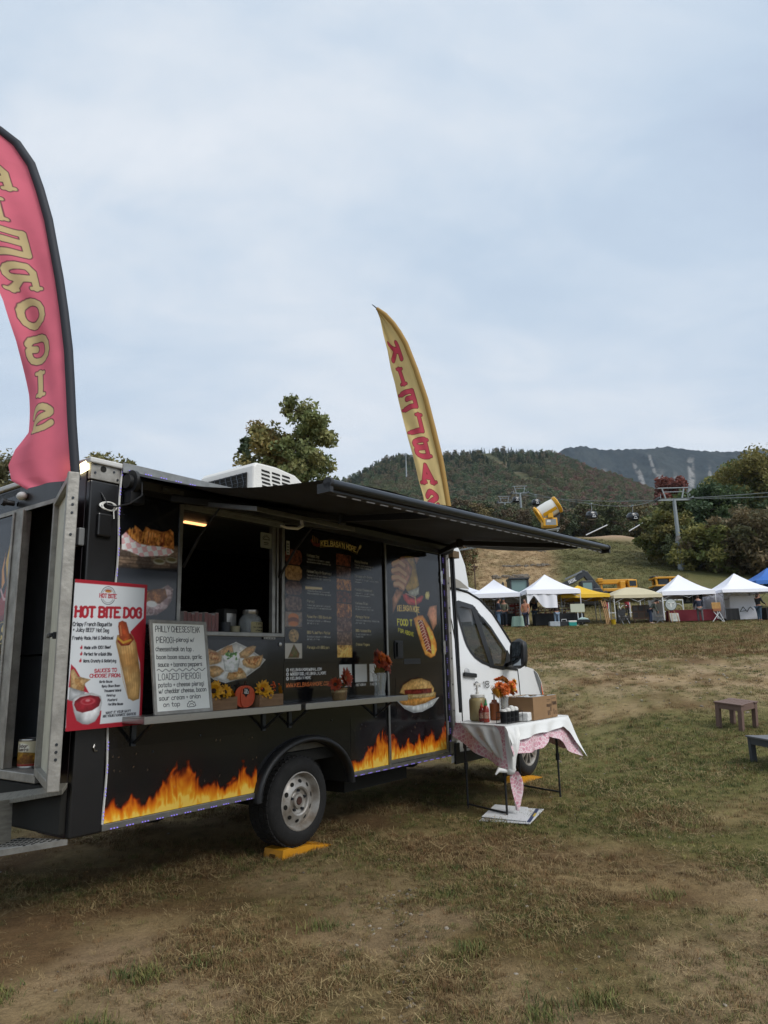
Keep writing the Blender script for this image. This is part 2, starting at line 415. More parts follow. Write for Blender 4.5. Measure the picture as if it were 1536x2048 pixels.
# ---------------------------------------------------------------- terrain
_py = np.array([-400, 8.6, 10, 12.5, 16, 20, 26, 32, 40, 45, 52, 60, 75, 95, 120, 140, 155, 172, 200, 300, 600, 4000.])
_pz = np.array([0, 0, .05, .29, .74, 1.22, 1.92, 2.52, 3.22, 3.60, 4.55, 6.1, 9.3, 14, 20.5, 26, 29.3, 31.5, 32.5, 36, 40, 40.])
_fy = np.linspace(-400, 4000, 8801); _fz = np.interp(_fy, _py, _pz)
_k = np.hanning(9); _k /= _k.sum(); _fz = np.convolve(np.pad(_fz, 4, 'edge'), _k, 'valid')
def gz(X, Y):
    X = np.asarray(X, float); Y = np.asarray(Y, float)
    z = np.interp(Y - 3.5 * (1 - sst(2.0, 5.5, X)) * (1 - sst(14, 24, Y)), _fy, _fz)
    far = sst(40, 80, Y)
    z = z - far * .06 * np.clip(X - 22, 0, 60) + far * .04 * np.clip(-X - 10, 0, 80)
    z = z + sst(55, 120, Y) * 2.2 * (fbm(X * .045 + 9, Y * .045 + 4, 31, 3) - .5)
    return z
def micro(X, Y):
    w = 1 - sst(10, 30, np.hypot(X, Y))
    return w * (.05 * (fbm(X * 1.3 + 40, Y * 1.3 + 40, 3, 3) - .5) + .035 * (fbm(X * 5 + 40, Y * 5 + 40, 4, 3) - .5) - .03 * np.exp(-((X + .28 - .06 * Y + .06 * np.sin(3 * Y)) / .10) ** 2) * sst(6.4, 4.5, Y))
def h0(x, y): return float(gz(x, y) + micro(np.array(x), np.array(y)))
SR = lambda h: np.array(hx(h))
def ground_colour(X, Y):
    n1 = fbm(X * .55 + 60, Y * .55 + 60, 11, 4); n2 = fbm(X * 1.9 + 60, Y * 1.9 + 60, 12, 4); n3 = fbm(X * .16 + 60, Y * .16 + 60, 13, 3)
    brown = SR('685238'); straw = SR('8c7855'); green = SR('5e5f33'); dirt = SR('957f63'); dark = SR('4b3f2a')
    mixc = lambda a, b, t: a * (1 - t[..., None]) + b * t[..., None]
    c = mixc(np.broadcast_to(brown, X.shape + (3,)), straw, sst(.35, .65, n2))
    g = sst(.40, .60, n1) * .75
    g = np.clip(g + .42 * np.exp(-((Y - 9) / 4) ** 2) * sst(-.3, 2.2, X) + .55 * np.exp(-((Y - 11.5) / 2.6) ** 2) * sst(0.5, 3, X) - .35 * np.exp(-((Y - 4.2) / 1.6) ** 2), 0, 1)
    far = sst(28, 34, Y); g = g * (1 - far) + far * (.55 + .35 * (n3 - .5))
    c = mixc(c, green, g * .8)
    d = sst(.50, .68, fbm(X * .8 + 33, Y * .8 + 12, 14, 4)) * sst(8, 4, Y) * .75
    pale = np.exp(-((Y - 20.5 + .12 * X) / 5.0) ** 2) * sst(.34, .56, .6 * n2 + .4 * n1) * (.25 + .7 * sst(.40, .60, fbm(X * 2.2 + 3, Y * 1.0 + 9, 19, 4)))
    c = mixc(c, dirt, np.clip(d, 0, 1)); c = mixc(c, SR('a28c70'), np.clip(pale, 0, 1))
    c = mixc(c, dark, sst(.55, .75, fbm(X * 2.7 + 10, Y * 2.7 + 10, 17, 3)) * .45 * sst(20, 8, Y))
    # the ski run: a worn earth track up the middle, grass to its right
    a = X / np.maximum(Y, 1)
    run = sst(.108, .140, a + .02 * (n1 - .5)) * sst(.250, .222, a + .02 * (n2 - .5)) * sst(55, 66, Y) * sst(158, 140, Y)
    c = mixc(c, SR('4f5634'), sst(50, 62, Y) * .8 * np.clip(.55 + .9 * (n1 - .3), 0, 1)); c = mixc(c, SR('6a6042'), sst(50, 62, Y) * .5 * sst(.5, .62, n3 * .5 + n2 * .5))
    c = mixc(c, mixc(np.broadcast_to(SR('8d7657'), X.shape + (3,)), SR('a58e6c'), sst(.4, .6, n2)), run * (.55 + .45 * sst(.3, .5, n1)))
    m2 = np.exp(-((a - .325) / .045) ** 2) * np.exp(-((Y - 148) / 5) ** 2); c = mixc(c, SR('a38a72'), np.clip(m2 * 1.2, 0, 1))
    return c, g
def axis(lo, hi, n, k, c=0.0):
    t = np.linspace(np.arcsinh((lo - c) / k), np.arcsinh((hi - c) / k), n); return c + k * np.sinh(t)
_X, _Y = np.meshgrid(axis(-3000, 3000, 330, 3.0, .5), axis(-300, 3500, 330, 4.0, 4.0))
_Z = gz(_X, _Y) + micro(_X, _Y) + sst(100, 150, _Y) * 1.2 * np.exp(-((_X / np.maximum(_Y, 1) - .33) / .035) ** 2) * np.exp(-((_Y - 148) / 5) ** 2)
_C, _ = ground_colour(_X, _Y)
def grid_obj(name, X, Y, Z, C, m):
    ny, nx = X.shape; idx = np.arange(nx * ny).reshape(ny, nx)
    Fc = np.stack([idx[:-1, :-1], idx[:-1, 1:], idx[1:, 1:], idx[1:, :-1]], -1).reshape(-1, 4)
    me = fast_mesh(name, np.stack([X.ravel(), Y.ravel(), Z.ravel()], 1), Fc, True)
    if C is not None:
        a = me.color_attributes.new('Col', 'FLOAT_COLOR', 'POINT'); a.data.foreach_set('color', np.concatenate([C.reshape(-1, 3), np.ones((X.size, 1))], 1).astype(np.float32).ravel())
    me.materials.append(m); return link(name, me)
def earth_mat(name, s1, s2, bump, lo=.62, hi=1.35):
    m = bpy.data.materials.new(name); m.use_nodes = True; t = m.node_tree; p = t.nodes['Principled BSDF']; p.inputs['Roughness'].default_value = .95; p.inputs['Specular IOR Level'].default_value = .12
    a = t.nodes.new('ShaderNodeAttribute'); a.attribute_name = 'Col'; tcn = t.nodes.new('ShaderNodeTexCoord'); fac = []
    for s in (s1, s2):
        n = t.nodes.new('ShaderNodeTexNoise'); n.inputs['Scale'].default_value = s; n.inputs['Detail'].default_value = 8; n.inputs['Roughness'].default_value = .7; t.links.new(tcn.outputs['Object'], n.inputs['Vector']); fac.append(n)
    ad = t.nodes.new('ShaderNodeMath'); ad.operation = 'ADD'; t.links.new(fac[0].outputs['Fac'], ad.inputs[0]); t.links.new(fac[1].outputs['Fac'], ad.inputs[1])
    mr = t.nodes.new('ShaderNodeMapRange'); mr.inputs['From Min'].default_value = .7; mr.inputs['From Max'].default_value = 1.3; mr.inputs['To Min'].default_value = lo; mr.inputs['To Max'].default_value = hi; t.links.new(ad.outputs[0], mr.inputs['Value'])
    v = t.nodes.new('ShaderNodeVectorMath'); v.operation = 'SCALE'; t.links.new(a.outputs['Color'], v.inputs[0]); t.links.new(mr.outputs[0], v.inputs['Scale']); t.links.new(v.outputs[0], p.inputs['Base Color'])
    b = t.nodes.new('ShaderNodeBump'); b.inputs['Strength'].default_value = bump; b.inputs['Distance'].default_value = .03; t.links.new(ad.outputs[0], b.inputs['Height']); t.links.new(b.outputs[0], p.inputs['Normal'])
    return m
ground = tag(grid_obj('ground', _X, _Y, _Z, _C, earth_mat('trodden_grass', 7.0, 55.0, .8)), kind='structure')

# hills behind: crest lines as (x/y, z/y)
HC = [(-1.2, .13), (-.7, .15), (-.4, .17), (-.148, .228), (-.091, .245), (-.055, .258), (-.019, .278), (.003, .289), (.025, .295), (.047, .291), (.076, .292), (.097, .294), (.141, .298), (.17, .299), (.199, .296), (.228, .293), (.249, .290), (.277, .277), (.305, .264), (.333, .255), (.374, .237), (.415, .22), (.484, .204), (.7, .19), (1.2, .16)]
MC = [(-.6, .12), (-.2, .16), (.0, .20), (.168, .256), (.212, .274), (.249, .293), (.264, .301), (.286, .305), (.315, .299), (.358, .297), (.387, .298), (.416, .300), (.445, .294), (.487, .290), (.531, .291), (.557, .293), (.604, .294), (.9, .27), (1.3, .2)]
def hill_z(a, Y):
    zc = np.interp(a, [h[0] for h in HC], [h[1] for h in HC]) * 760
    t = np.clip((Y - 165) / (760 - 165), 0, 1.6); z0 = gz(a * 165, np.full_like(a, 165.)) - 2
    s = np.where(t <= 1, .25 * t + .75 * t ** 1.35, 1 - .8 * (t - 1))
    X = a * Y
    return z0 + (zc - z0) * s + sst(0, .25, t) * sst(1.0, .8, t) * 16 * (fbm(X * .012 + 30, Y * .012 + 3, 41, 4) - .5)
_A, _YY = np.meshgrid(np.linspace(-1.15, 1.15, 240), np.concatenate([np.linspace(165, 760, 110), np.linspace(775, 1050, 12)]))
def hill_col(X, Y, a):
    n = fbm(X * .02 + 60, Y * .012 + 60, 43, 4); c = np.empty(X.shape + (3,)); c[:] = SR('4a4c36'); w = sst(.45, .65, n)[..., None]; return c * (1 - w) + SR('5d5240') * w
hills = tag(grid_obj('hills', _A * _YY, _YY, hill_z(_A, _YY), hill_col(_A * _YY, _YY, _A), earth_mat('hill_floor', .05, .4, .5)), kind='structure')
_A, _YY = np.meshgrid(np.concatenate([np.linspace(-.6, .2, 50), np.linspace(.203, .60, 330), np.linspace(.61, 1.3, 50)]), np.concatenate([np.linspace(1150, 2200, 150), np.linspace(2230, 3000, 14)]))
_zc = np.interp(_A, [h[0] for h in MC], [h[1] for h in MC]) * 2200; _t = (_YY - 1150) / 1050
_X2 = _A * _YY
_MZ = np.where(_t <= 1, 60 + (_zc - 60) * (.3 * _t + .7 * _t ** 1.3), _zc * (1 - .6 * (_t - 1))) + sst(0, .2, _t) * sst(1.02, .9, _t) * (70 * (fbm(_X2 * .006 + 20, _YY * .002 + 9, 51, 4) - .5)) + 9 * (fbm(_X2 * .08, _YY * .08, 53, 3) - .5)
_mc = np.empty(_X2.shape + (3,)); _mc[:] = SR('232f34')
_w = sst(.45, .62, fbm(_X2 * .03 + 7, _YY * .01 + 1, 55, 4))[..., None]; _mc = _mc * (1 - _w) + SR('30393b') * _w
_sl = np.zeros(_X2.shape)                      # bare rock slides running down the face
for (a0, t0, a1, t1, w) in ((.318, .86, .352, .42, .0035), (.352, .78, .372, .40, .003), (.362, .90, .378, .70, .003), (.398, .80, .412, .35, .006), (.42, .78, .425, .45, .003), (.445, .92, .43, .40, .004), (.30, .80, .315, .6, .002), (.47, .85, .468, .6, .002), (.384, .92, .392, .8, .002)):
    tt = np.clip((_t - t1) / (t0 - t1), 0, 1); ac = a1 + (a0 - a1) * tt + .004 * (fbm(_YY * .02, _YY * .02 + a0 * 90, 57, 3) - .5)
    _sl = np.maximum(_sl, sst(1.6, .5, np.abs(_A - ac) / w) * sst(t1 - .05, t1 + .05, _t) * sst(t0 + .05, t0 - .05, _t) * sst(.30, .55, fbm(_X2 * .08 + 3, _YY * .05, 58, 3)))
_mc = _mc * (1 - _sl[..., None]) + SR('7c7b78') * _sl[..., None]
mountain = tag(grid_obj('mountain', _X2, _YY, _MZ, _mc, earth_mat('mountain_forest', .03, .12, .6, .7, 1.3)), kind='structure')

# ---------------------------------------------------------------- leaf and tree makers
LEAFG = 1.85
def leaf_cloud(C, D, n, size, rg, tone, flat=.5, cols=('4d5b32', '5d6336', '6d6a3a')):
    """n leaf-shaped faces spread round cluster centres C (radius D); returns verts, faces, colours"""
    k = rg.integers(0, len(C), n); d = rg.normal(size=(n, 3)); d /= np.linalg.norm(d, axis=1)[:, None]
    P = C[k] + d * (D[k] * rg.random(n) ** .45)[:, None] * np.array([1, 1, .75])
    nn = rg.normal(size=(n, 3)) + np.array([0, 0, flat]); nn /= np.linalg.norm(nn, axis=1)[:, None]
    t = np.cross(nn, rg.normal(size=(n, 3))); t /= np.linalg.norm(t, axis=1)[:, None]; b = np.cross(nn, t)
    s = size * rg.uniform(.6, 1.35, n)[:, None]
    V = np.stack([P - t * s, P + b * s * .55 - nn * s * .12, P + t * s, P - b * s * .55 - nn * s * .12], 1).reshape(-1, 3)
    F = np.arange(4 * n).reshape(n, 4)
    pal = np.array([hx(c) for c in cols]); ct = pal[rg.integers(0, len(pal), len(C))][k] * .65 + pal[rg.integers(0, len(pal), n)] * .35
    ct = ct * rg.uniform(.75, 1.25, (n, 1)) * tone * LEAFG
    return V, F, np.repeat(ct, 4, 0)
def leaf_mesh(name, V, F, C, m):
    me = fast_mesh(name, V, F); a = me.color_attributes.new('Col', 'FLOAT_COLOR', 'POINT')
    a.data.foreach_set('color', np.concatenate([C, np.ones((len(C), 1))], 1).astype(np.float32).ravel()); me.materials.append(m); return me
M_leaf = attr_mat('leaves', 'Col', rough=.6, spec=.25, trans_leaf=True)
M_bark = mat('bark', '5c5347', .95, var=.4, vscale=6, bump=.8, bscale=12)
def tree_parts(seed, H, R, base, nl, size, cols, limbs=12, tone=1.0, lean=0.0, puff=1.0, twigs=4):
    """trunk mesh builder and leaf arrays for a broadleaved tree H tall, crown radius R, first limbs at base*H"""
    rg = np.random.default_rng(seed); b = MB(); cl = []; rr = []
    tp = [Vector((lean * t * H * t + .012 * H * math.sin(3 * t + seed), .01 * H * math.cos(4 * t + seed), H * .93 * t)) for t in np.linspace(0, 1, 9)]
    r0 = .016 * H + .05; b.tube(tp, [r0 * (1.35 if i == 0 else 1 - .9 * i / 8) for i in range(9)], 8)
    for i in range(limbs):
        t = base + (1 - base) * (i + .3) / limbs * .95; p = tp[0].lerp(tp[-1], t); p.x = np.interp(t, np.linspace(0, 1, 9), [q.x for q in tp]); az = i * 2.4 + rg.uniform(-.5, .5)
        q = (t - base) / (1 - base); ln = R * (1.05 - .75 * q ** 1.6) * rg.uniform(.75, 1.1) * (.75 if q < .12 else 1)
        dr = Vector((math.cos(az), math.sin(az), .35 + .7 * q)); e = p + dr * ln * .95; mid = p + dr * ln * .5 + Vector((0, 0, .06 * ln))
        b.tube([p, mid, e], [r0 * .38 * (1 - .6 * q), r0 * .22 * (1 - .6 * q), r0 * .06], 5)
        for j in range(twigs):
            s = rg.uniform(.3, 1.0); c = p.lerp(e, s); o = Vector(np.clip(rg.normal(size=3), -1.3, 1.3)) * ln * .32; o.z *= .6; cc = c + o
            if j < twigs - 1: b.tube([c, c + o * .5 + Vector((0, 0, .03 * ln)), cc], [r0 * .12, r0 * .08, r0 * .03], 4)
            cl.append(cc); rr.append(R * rg.uniform(.20, .36) * puff)
        cl.append(e); rr.append(R * rg.uniform(.2, .32) * puff)
    cl.append(tp[-1]); rr.append(R * .3)
    V, F, C = leaf_cloud(np.array([tuple(c) for c in cl]), np.array(rr), nl, size, rg, tone, cols=cols)
    return b, V, F, C
def conifer_parts(seed, H, R, nl, size, cols, tone=1.0):
    rg = np.random.default_rng(seed); b = MB(); b.tube([(0, 0, 0), (0, 0, H)], [.012 * H + .04, .01], 6); cl = []; rr = []
    for i in range(int(H * 3.2)):
        t = .12 + .86 * i / int(H * 3.2); ln = R * (1 - t) ** .85 * rg.uniform(.7, 1.1) + .1
        for k in range(2):
            az = rg.uniform(0, 6.28)
            for s in (.4, .75, 1.0): cl.append((math.cos(az) * ln * s, math.sin(az) * ln * s, H * t - .18 * ln * s)); rr.append(.16 * ln + .10)
    V, F, C = leaf_cloud(np.array(cl), np.array(rr), nl, size, rg, tone, flat=1.2, cols=cols)
    return b, V, F, C
def plant_tree(name, label, loc, parts, group=None, rz=0.0, sc=1.0, cat='tree'):
    b, V, F, C = parts; r = empty(name, loc, rz, label, cat, group); r.scale = (sc,) * 3
    b.build('trunk', M_bark, r, smooth=50, fix=False); link('crown', leaf_mesh('crown', V, F, C, M_leaf), r); return r

PROTO = bpy.data.collections.new('scatter_pieces')
def scatter(name, protos, pts, scale, rot, idx, col, label, cat, kind='stuff'):
    """instances of small meshes on points, one object"""
    cl = bpy.data.collections.new(name + '_pieces')
    for i, me in enumerate(protos):
        o = bpy.data.objects.new('%s_piece_%02d' % (name, i), me); cl.objects.link(o)
    me = bpy.data.meshes.new(name); n = len(pts); me.vertices.add(n); me.vertices.foreach_set('co', np.asarray(pts, np.float32).ravel())
    def at(nm, ty, arr, key):
        a = me.attributes.new(nm, ty, 'POINT'); a.data.foreach_set(key, np.asarray(arr).ravel())
    at('sc', 'FLOAT', np.asarray(scale, np.float32), 'value'); at('rt', 'FLOAT_VECTOR', np.asarray(rot, np.float32), 'vector')
    at('ix', 'INT', np.asarray(idx, np.int32), 'value'); at('gcol', 'FLOAT_COLOR', np.concatenate([col, np.ones((n, 1))], 1).astype(np.float32), 'color')
    me.update(); o = link(name, me); tag(o, label, cat, kind=kind)
    g = bpy.data.node_groups.new(name + '_nodes', 'GeometryNodeTree'); g.interface.new_socket('Geometry', in_out='INPUT', socket_type='NodeSocketGeometry'); g.interface.new_socket('Geometry', in_out='OUTPUT', socket_type='NodeSocketGeometry')
    gi = g.nodes.new('NodeGroupInput'); go = g.nodes.new('NodeGroupOutput'); ci = g.nodes.new('GeometryNodeCollectionInfo'); ci.inputs['Collection'].default_value = cl
    ci.inputs['Separate Children'].default_value = True; ci.inputs['Reset Children'].default_value = True
    mp = g.nodes.new('GeometryNodeMeshToPoints'); ip = g.nodes.new('GeometryNodeInstanceOnPoints'); ip.inputs['Pick Instance'].default_value = True
    def na(nm, ty):
        q = g.nodes.new('GeometryNodeInputNamedAttribute'); q.data_type = ty; q.inputs['Name'].default_value = nm; return q.outputs['Attribute']
    lk = g.links.new; lk(gi.outputs[0], mp.inputs['Mesh']); lk(mp.outputs[0], ip.inputs['Points']); lk(ci.outputs[0], ip.inputs['Instance'])
    lk(na('ix', 'INT'), ip.inputs['Instance Index']); lk(na('sc', 'FLOAT'), ip.inputs['Scale'])
    er = g.nodes.new('FunctionNodeEulerToRotation'); lk(na('rt', 'FLOAT_VECTOR'), er.inputs[0]); lk(er.outputs[0], ip.inputs['Rotation']); lk(ip.outputs[0], go.inputs[0])
    md = o.modifiers.new('scatter', 'NODES'); md.node_group = g
    return o
M_ileaf = attr_mat('wood_leaves', 'gcol', 'INSTANCER', rough=.65, spec=.2)
def proto_tree(seed, H, R, nl, size, con=False):
    b, V, F, C = (conifer_parts(seed, H, R, nl, size, ('ffffff',)) if con else tree_parts(seed, H, R, .22, nl, size, ('ffffff',), 11))
    me = fast_mesh('wood_piece', V, F); me.materials.append(M_ileaf); return me
WOODP = [proto_tree(100 + i, 10, 3.6, 1300, .30) for i in range(4)] + [proto_tree(120 + i, 11, 2.3, 900, .30, True) for i in range(2)]

# forest over the hills
def hill_forest():
    rg = np.random.default_rng(5); n = 15000
    a = np.where(rg.random(n) < .86, rg.uniform(-.20, .56, n), rg.uniform(-1.05, 1.05, n)); Y = 168 + 600 * rg.random(n) ** .72
    X = a * Y; keep = np.ones(n, bool)
    for (a0, y0, a1, y1, w) in ((.145, 760, .205, 520, .008), (.16, 640, .27, 430, .010), (.28, 380, .20, 230, .012), (.345, 420, .30, 300, .009), (.09, 560, .14, 400, .006)):
        t = np.clip((Y - y1) / (y0 - y1), -.05, 1.05); ac = a1 + (a0 - a1) * t; keep &= ~((np.abs(a - ac) < w) & (t > 0) & (t < 1))
    keep &= ~((a > .11) & (a < .36) & (Y < 178))
    a, Y, X = a[keep], Y[keep], X[keep]; n = len(a); z = hill_z(a, Y) - .6
    z = np.maximum(z, gz(X, Y) - .5)
    crest = np.interp(a, [h[0] for h in HC], [h[1] for h in HC]); con = rg.random(n) < (.10 + .75 * sst(480, 700, Y) * (a < .24))
    ix = np.where(con, rg.integers(4, 6, n), rg.integers(0, 4, n))
    nz = fbm(X * .016 + 80, Y * .010 + 80, 61, 4); dec = np.array([hx(c) for c in ('525a40', '595c43', '605a46', '4e5a42', '625a4a', '475240', '585c45')])
    pick = np.clip((nz * 9 + rg.normal(size=n) * .7 - 1.2).astype(int), 0, 6); col = dec[pick]
    red = (rg.random(n) < .24 * sst(.20, .30, a) * sst(230, 330, Y)) & ~con; col[red] = np.array([hx(c) for c in ('6e564e', '725a4e', '665048')])[rg.integers(0, 3, red.sum())]
    col[con] = np.array([hx(c) for c in ('2f3d30', '374433')])[rg.integers(0, 2, con.sum())]
    col *= rg.uniform(.85, 1.12, (n, 1)) * 1.45; sc = rg.uniform(.5, .88, n) * np.where(con, .85, 1.0)
    rt = np.stack([np.zeros(n), np.zeros(n), rg.uniform(0, 6.28, n)], 1)
    scatter('hill_forest', WOODP, np.stack([X, Y, z], 1), sc, rt, ix, col, 'autumn forest of mixed green, brown and red covering the hills behind the market', 'forest')
hill_forest()
# ---------------------------------------------------------------- trees
def top_h(px, py, Y, X): return -1.9 + CAMZ + (.238 + (975 - py) * .00071 - (px - 1350) * .00001) * Y - float(gz(X, Y))
def ax_(px): return (px - 768 + 5) / 1438 * 1.0 + (.022 if px > 1200 else .0)
OL = ('5c5f35', '6a6438', '72693c', '4f5832'); GR = ('4a5a38', '55633a', '5f6a3c', '445235'); DK = ('3a4a34', '43523a', '4b5a3a'); YG = ('6e7040', '7c7745', '60693c'); BR = ('665c44', '5c553f', '6f6148', '54583c'); RD = ('7a4038', '8a4a3e', '6b3a34')
for nm, lb, px, py, Y, R, cols, nl in (
    ('beech_tree', 'olive bushy tree at the left end of the wood, left of the tall grey pylon', 1338, 1012, 95, 3.9, OL, 12000),
    ('maple_tree', 'mid green tree rising right behind the tall grey pylon', 1383, 985, 101, 5.2, GR, 13000),
    ('maple_tree', 'dark green tree directly right of the tall grey pylon crossarm', 1425, 962, 99, 5.2, DK, 13000),
    ('birch_tree', 'tall yellow green tree in the middle of the wood at the right', 1462, 932, 104, 6.2, YG, 14000),
    ('maple_tree', 'tall green tree just left of the tallest tree at the right edge', 1505, 906, 108, 7.0, GR, 16000),
    ('maple_tree', 'tallest tree of the wood, cut by the right edge of the photo', 1552, 880, 100, 7.6, OL, 16000),
    ('birch_tree', 'low leafy tree with a yellow branch in front of the wood', 1412, 1052, 89, 4.4, YG, 11000),
    ('maple_tree', 'greyish brown tree at the front of the wood, between yellow branched tree and frame edge', 1470, 1040, 87, 5.0, BR, 12000),
    ('maple_tree', 'brown green tree at the front right edge of the wood above the blue canopy', 1528, 1015, 85, 5.6, BR, 13000),
    ('maple_tree', 'red autumn maple with a round crown standing above the wood', 1345, 935, 150, 4.2, ('6b3e36', '75463c', '5e3a34'), 7000)):
    a = (px - 768) / 1438 * 1.0; a = a * (1 + .0) + (.0 if px < 0 else .0); X = (a * 1.012 + .004) * Y
    Ht = top_h(px, py, Y, X); z = float(gz(X, Y)); bs = .12
    if Y == 150: z += Ht - 15; Ht = 15; bs = .3
    plant_tree(nm, lb, (X, Y, z - .1), tree_parts(int(px), Ht, R * 1.05, bs, nl, .27 if Y < 140 else .36, cols, 15, tone=.72, twigs=6, puff=.85))
for nm, lb, X, Y, Ht, R, cols, nl, con, sd_ in (
    ('maple_tree', 'tall green maple with sky gaps behind the rooftop air conditioner', -3.3, 30, 11.2, 2.0, ('55603f', '626842', '6c6a46', '565c3c'), 9500, 0, 23),
    ('maple_tree', 'olive brown tree left of the tall maple behind the truck', -4.95, 30.5, 10.2, 2.0, ('6c663e', '72683f', '5a5c3a', '6a5a3c'), 8000, 0, 5),
    ('spruce_tree', 'thin dark conifer at the left of the trees behind the truck', -6.2, 31.5, 9.9, 1.25, ('46523f', '505a42', '3e4a3a'), 2600, 1, 8),
    ('oak_tree', 'tree whose top just shows over the rear corner of the truck roof', -13.0, 33, 9.6, 2.0, ('5d5a3c', '686040', '505436'), 7000, 0, 9),
    ('oak_tree', 'dark tree at the left edge behind the red feather flag', -17.0, 31, 9.3, 2.4, ('50503a', '5c5840', '484a34'), 7000, 0, 10)):
    parts = conifer_parts(sd_, Ht, R, nl, .16, cols) if con else tree_parts(sd_, Ht, R, .30, int(nl * 1.7), .10, cols, 18, puff=.72, twigs=8)
    plant_tree(nm, lb, (X, Y, float(gz(X, Y)) - .1), parts)
def woods():
    rg = np.random.default_rng(15); P = []; 
    def add(n, a0, a1, y0, y1, s0, s1, cols):
        a = rg.uniform(a0, a1, n); Y = rg.uniform(y0, y1, n); X = a * Y; pal = np.array([hx(c) for c in cols])
        P.append((np.stack([X, Y, gz(X, Y) - .3], 1), rg.uniform(s0, s1, n), rg.integers(0, 4, n), pal[rg.integers(0, len(pal), n)] * rg.uniform(.75, 1.15, (n, 1)) * 1.25))
    add(130, .455, .95, 104, 150, .7, 1.1, ('48563a', '535d3b', '5e613c', '414e35', '665c42'))
    add(110, .40, .75, 100, 112, .62, .95, ('48563a', '535d3b', '5e613c', '414e35', '5d5a40'))
    add(90, .40, .62, 90, 100, .35, .6, ('3f4a33', '4b5237', '54523a'))
    add(170, .075, .37, 163, 190, .45, .95, ('4b5439', '5d5c3c', '6b613f', '5f5240', '54593a', '444d38'))
    add(40, .03, .112, 78, 150, .2, .5, ('4d5a36', '5d5e3a', '68553c'))
    add(40, -.9, -.45, 70, 130, .5, .8, ('48523a', '5c593c', '66583f'))
    pts, sc, ix, col = (np.concatenate([q[i] for q in P]) for i in range(4)); n = len(sc)
    scatter('mixed_wood', WOODP, pts, sc, np.stack([np.zeros(n), np.zeros(n), rg.uniform(0, 6.28, n)], 1), ix, col, 'dense mixed wood along the edges of the ski run', 'wood')
woods()

# ---------------------------------------------------------------- grass, straw and stones on the field
M_grass = attr_mat('grass_blades', 'gcol', 'INSTANCER', rough=.7, spec=.2)
def tuft(seed, n, h, spread, lean, w):
    rg = random.Random(seed); V = []; F = []
    for i in range(n):
        a = rg.uniform(0, 6.28); r = spread * rg.random() ** .7; x = r * math.cos(a); y = r * math.sin(a); b = rg.uniform(0, 6.28); hh = h * rg.uniform(.45, 1.15); l = lean * hh * rg.uniform(.4, 1.6)
        dx = math.cos(b); dy = math.sin(b); px = -dy * w / 2; py = dx * w / 2; o = len(V)
        V += [(x - px, y - py, -.004), (x + px, y + py, -.004), (x + dx * l * .4 + px * .8, y + dy * l * .4 + py * .8, hh * .62), (x + dx * l * .4 - px * .8, y + dy * l * .4 - py * .8, hh * .62), (x + dx * l, y + dy * l, hh)]
        F += [(o, o + 1, o + 2), (o, o + 2, o + 3), (o + 3, o + 2, o + 4)]
    me = fast_mesh('grass_piece', V, F); me.materials.append(M_grass); return me
def litter(seed, n):
    rg = random.Random(seed); V = []; F = []
    for i in range(n):
        x = rg.uniform(-.12, .12); y = rg.uniform(-.12, .12); a = rg.uniform(0, 6.28); l = rg.uniform(.02, .10); w = .0018; o = len(V); z0 = rg.uniform(.002, .012); z1 = rg.uniform(.002, .03)
        dx = math.cos(a) * l; dy = math.sin(a) * l; px = -math.sin(a) * w; py = math.cos(a) * w
        V += [(x - px, y - py, z0), (x + px, y + py, z0), (x + dx + px, y + dy + py, z1), (x + dx - px, y + dy - py, z1)]; F += [(o, o + 1, o + 2), (o, o + 2, o + 3)]
    me = fast_mesh('straw_piece', V, F); me.materials.append(M_grass); return me
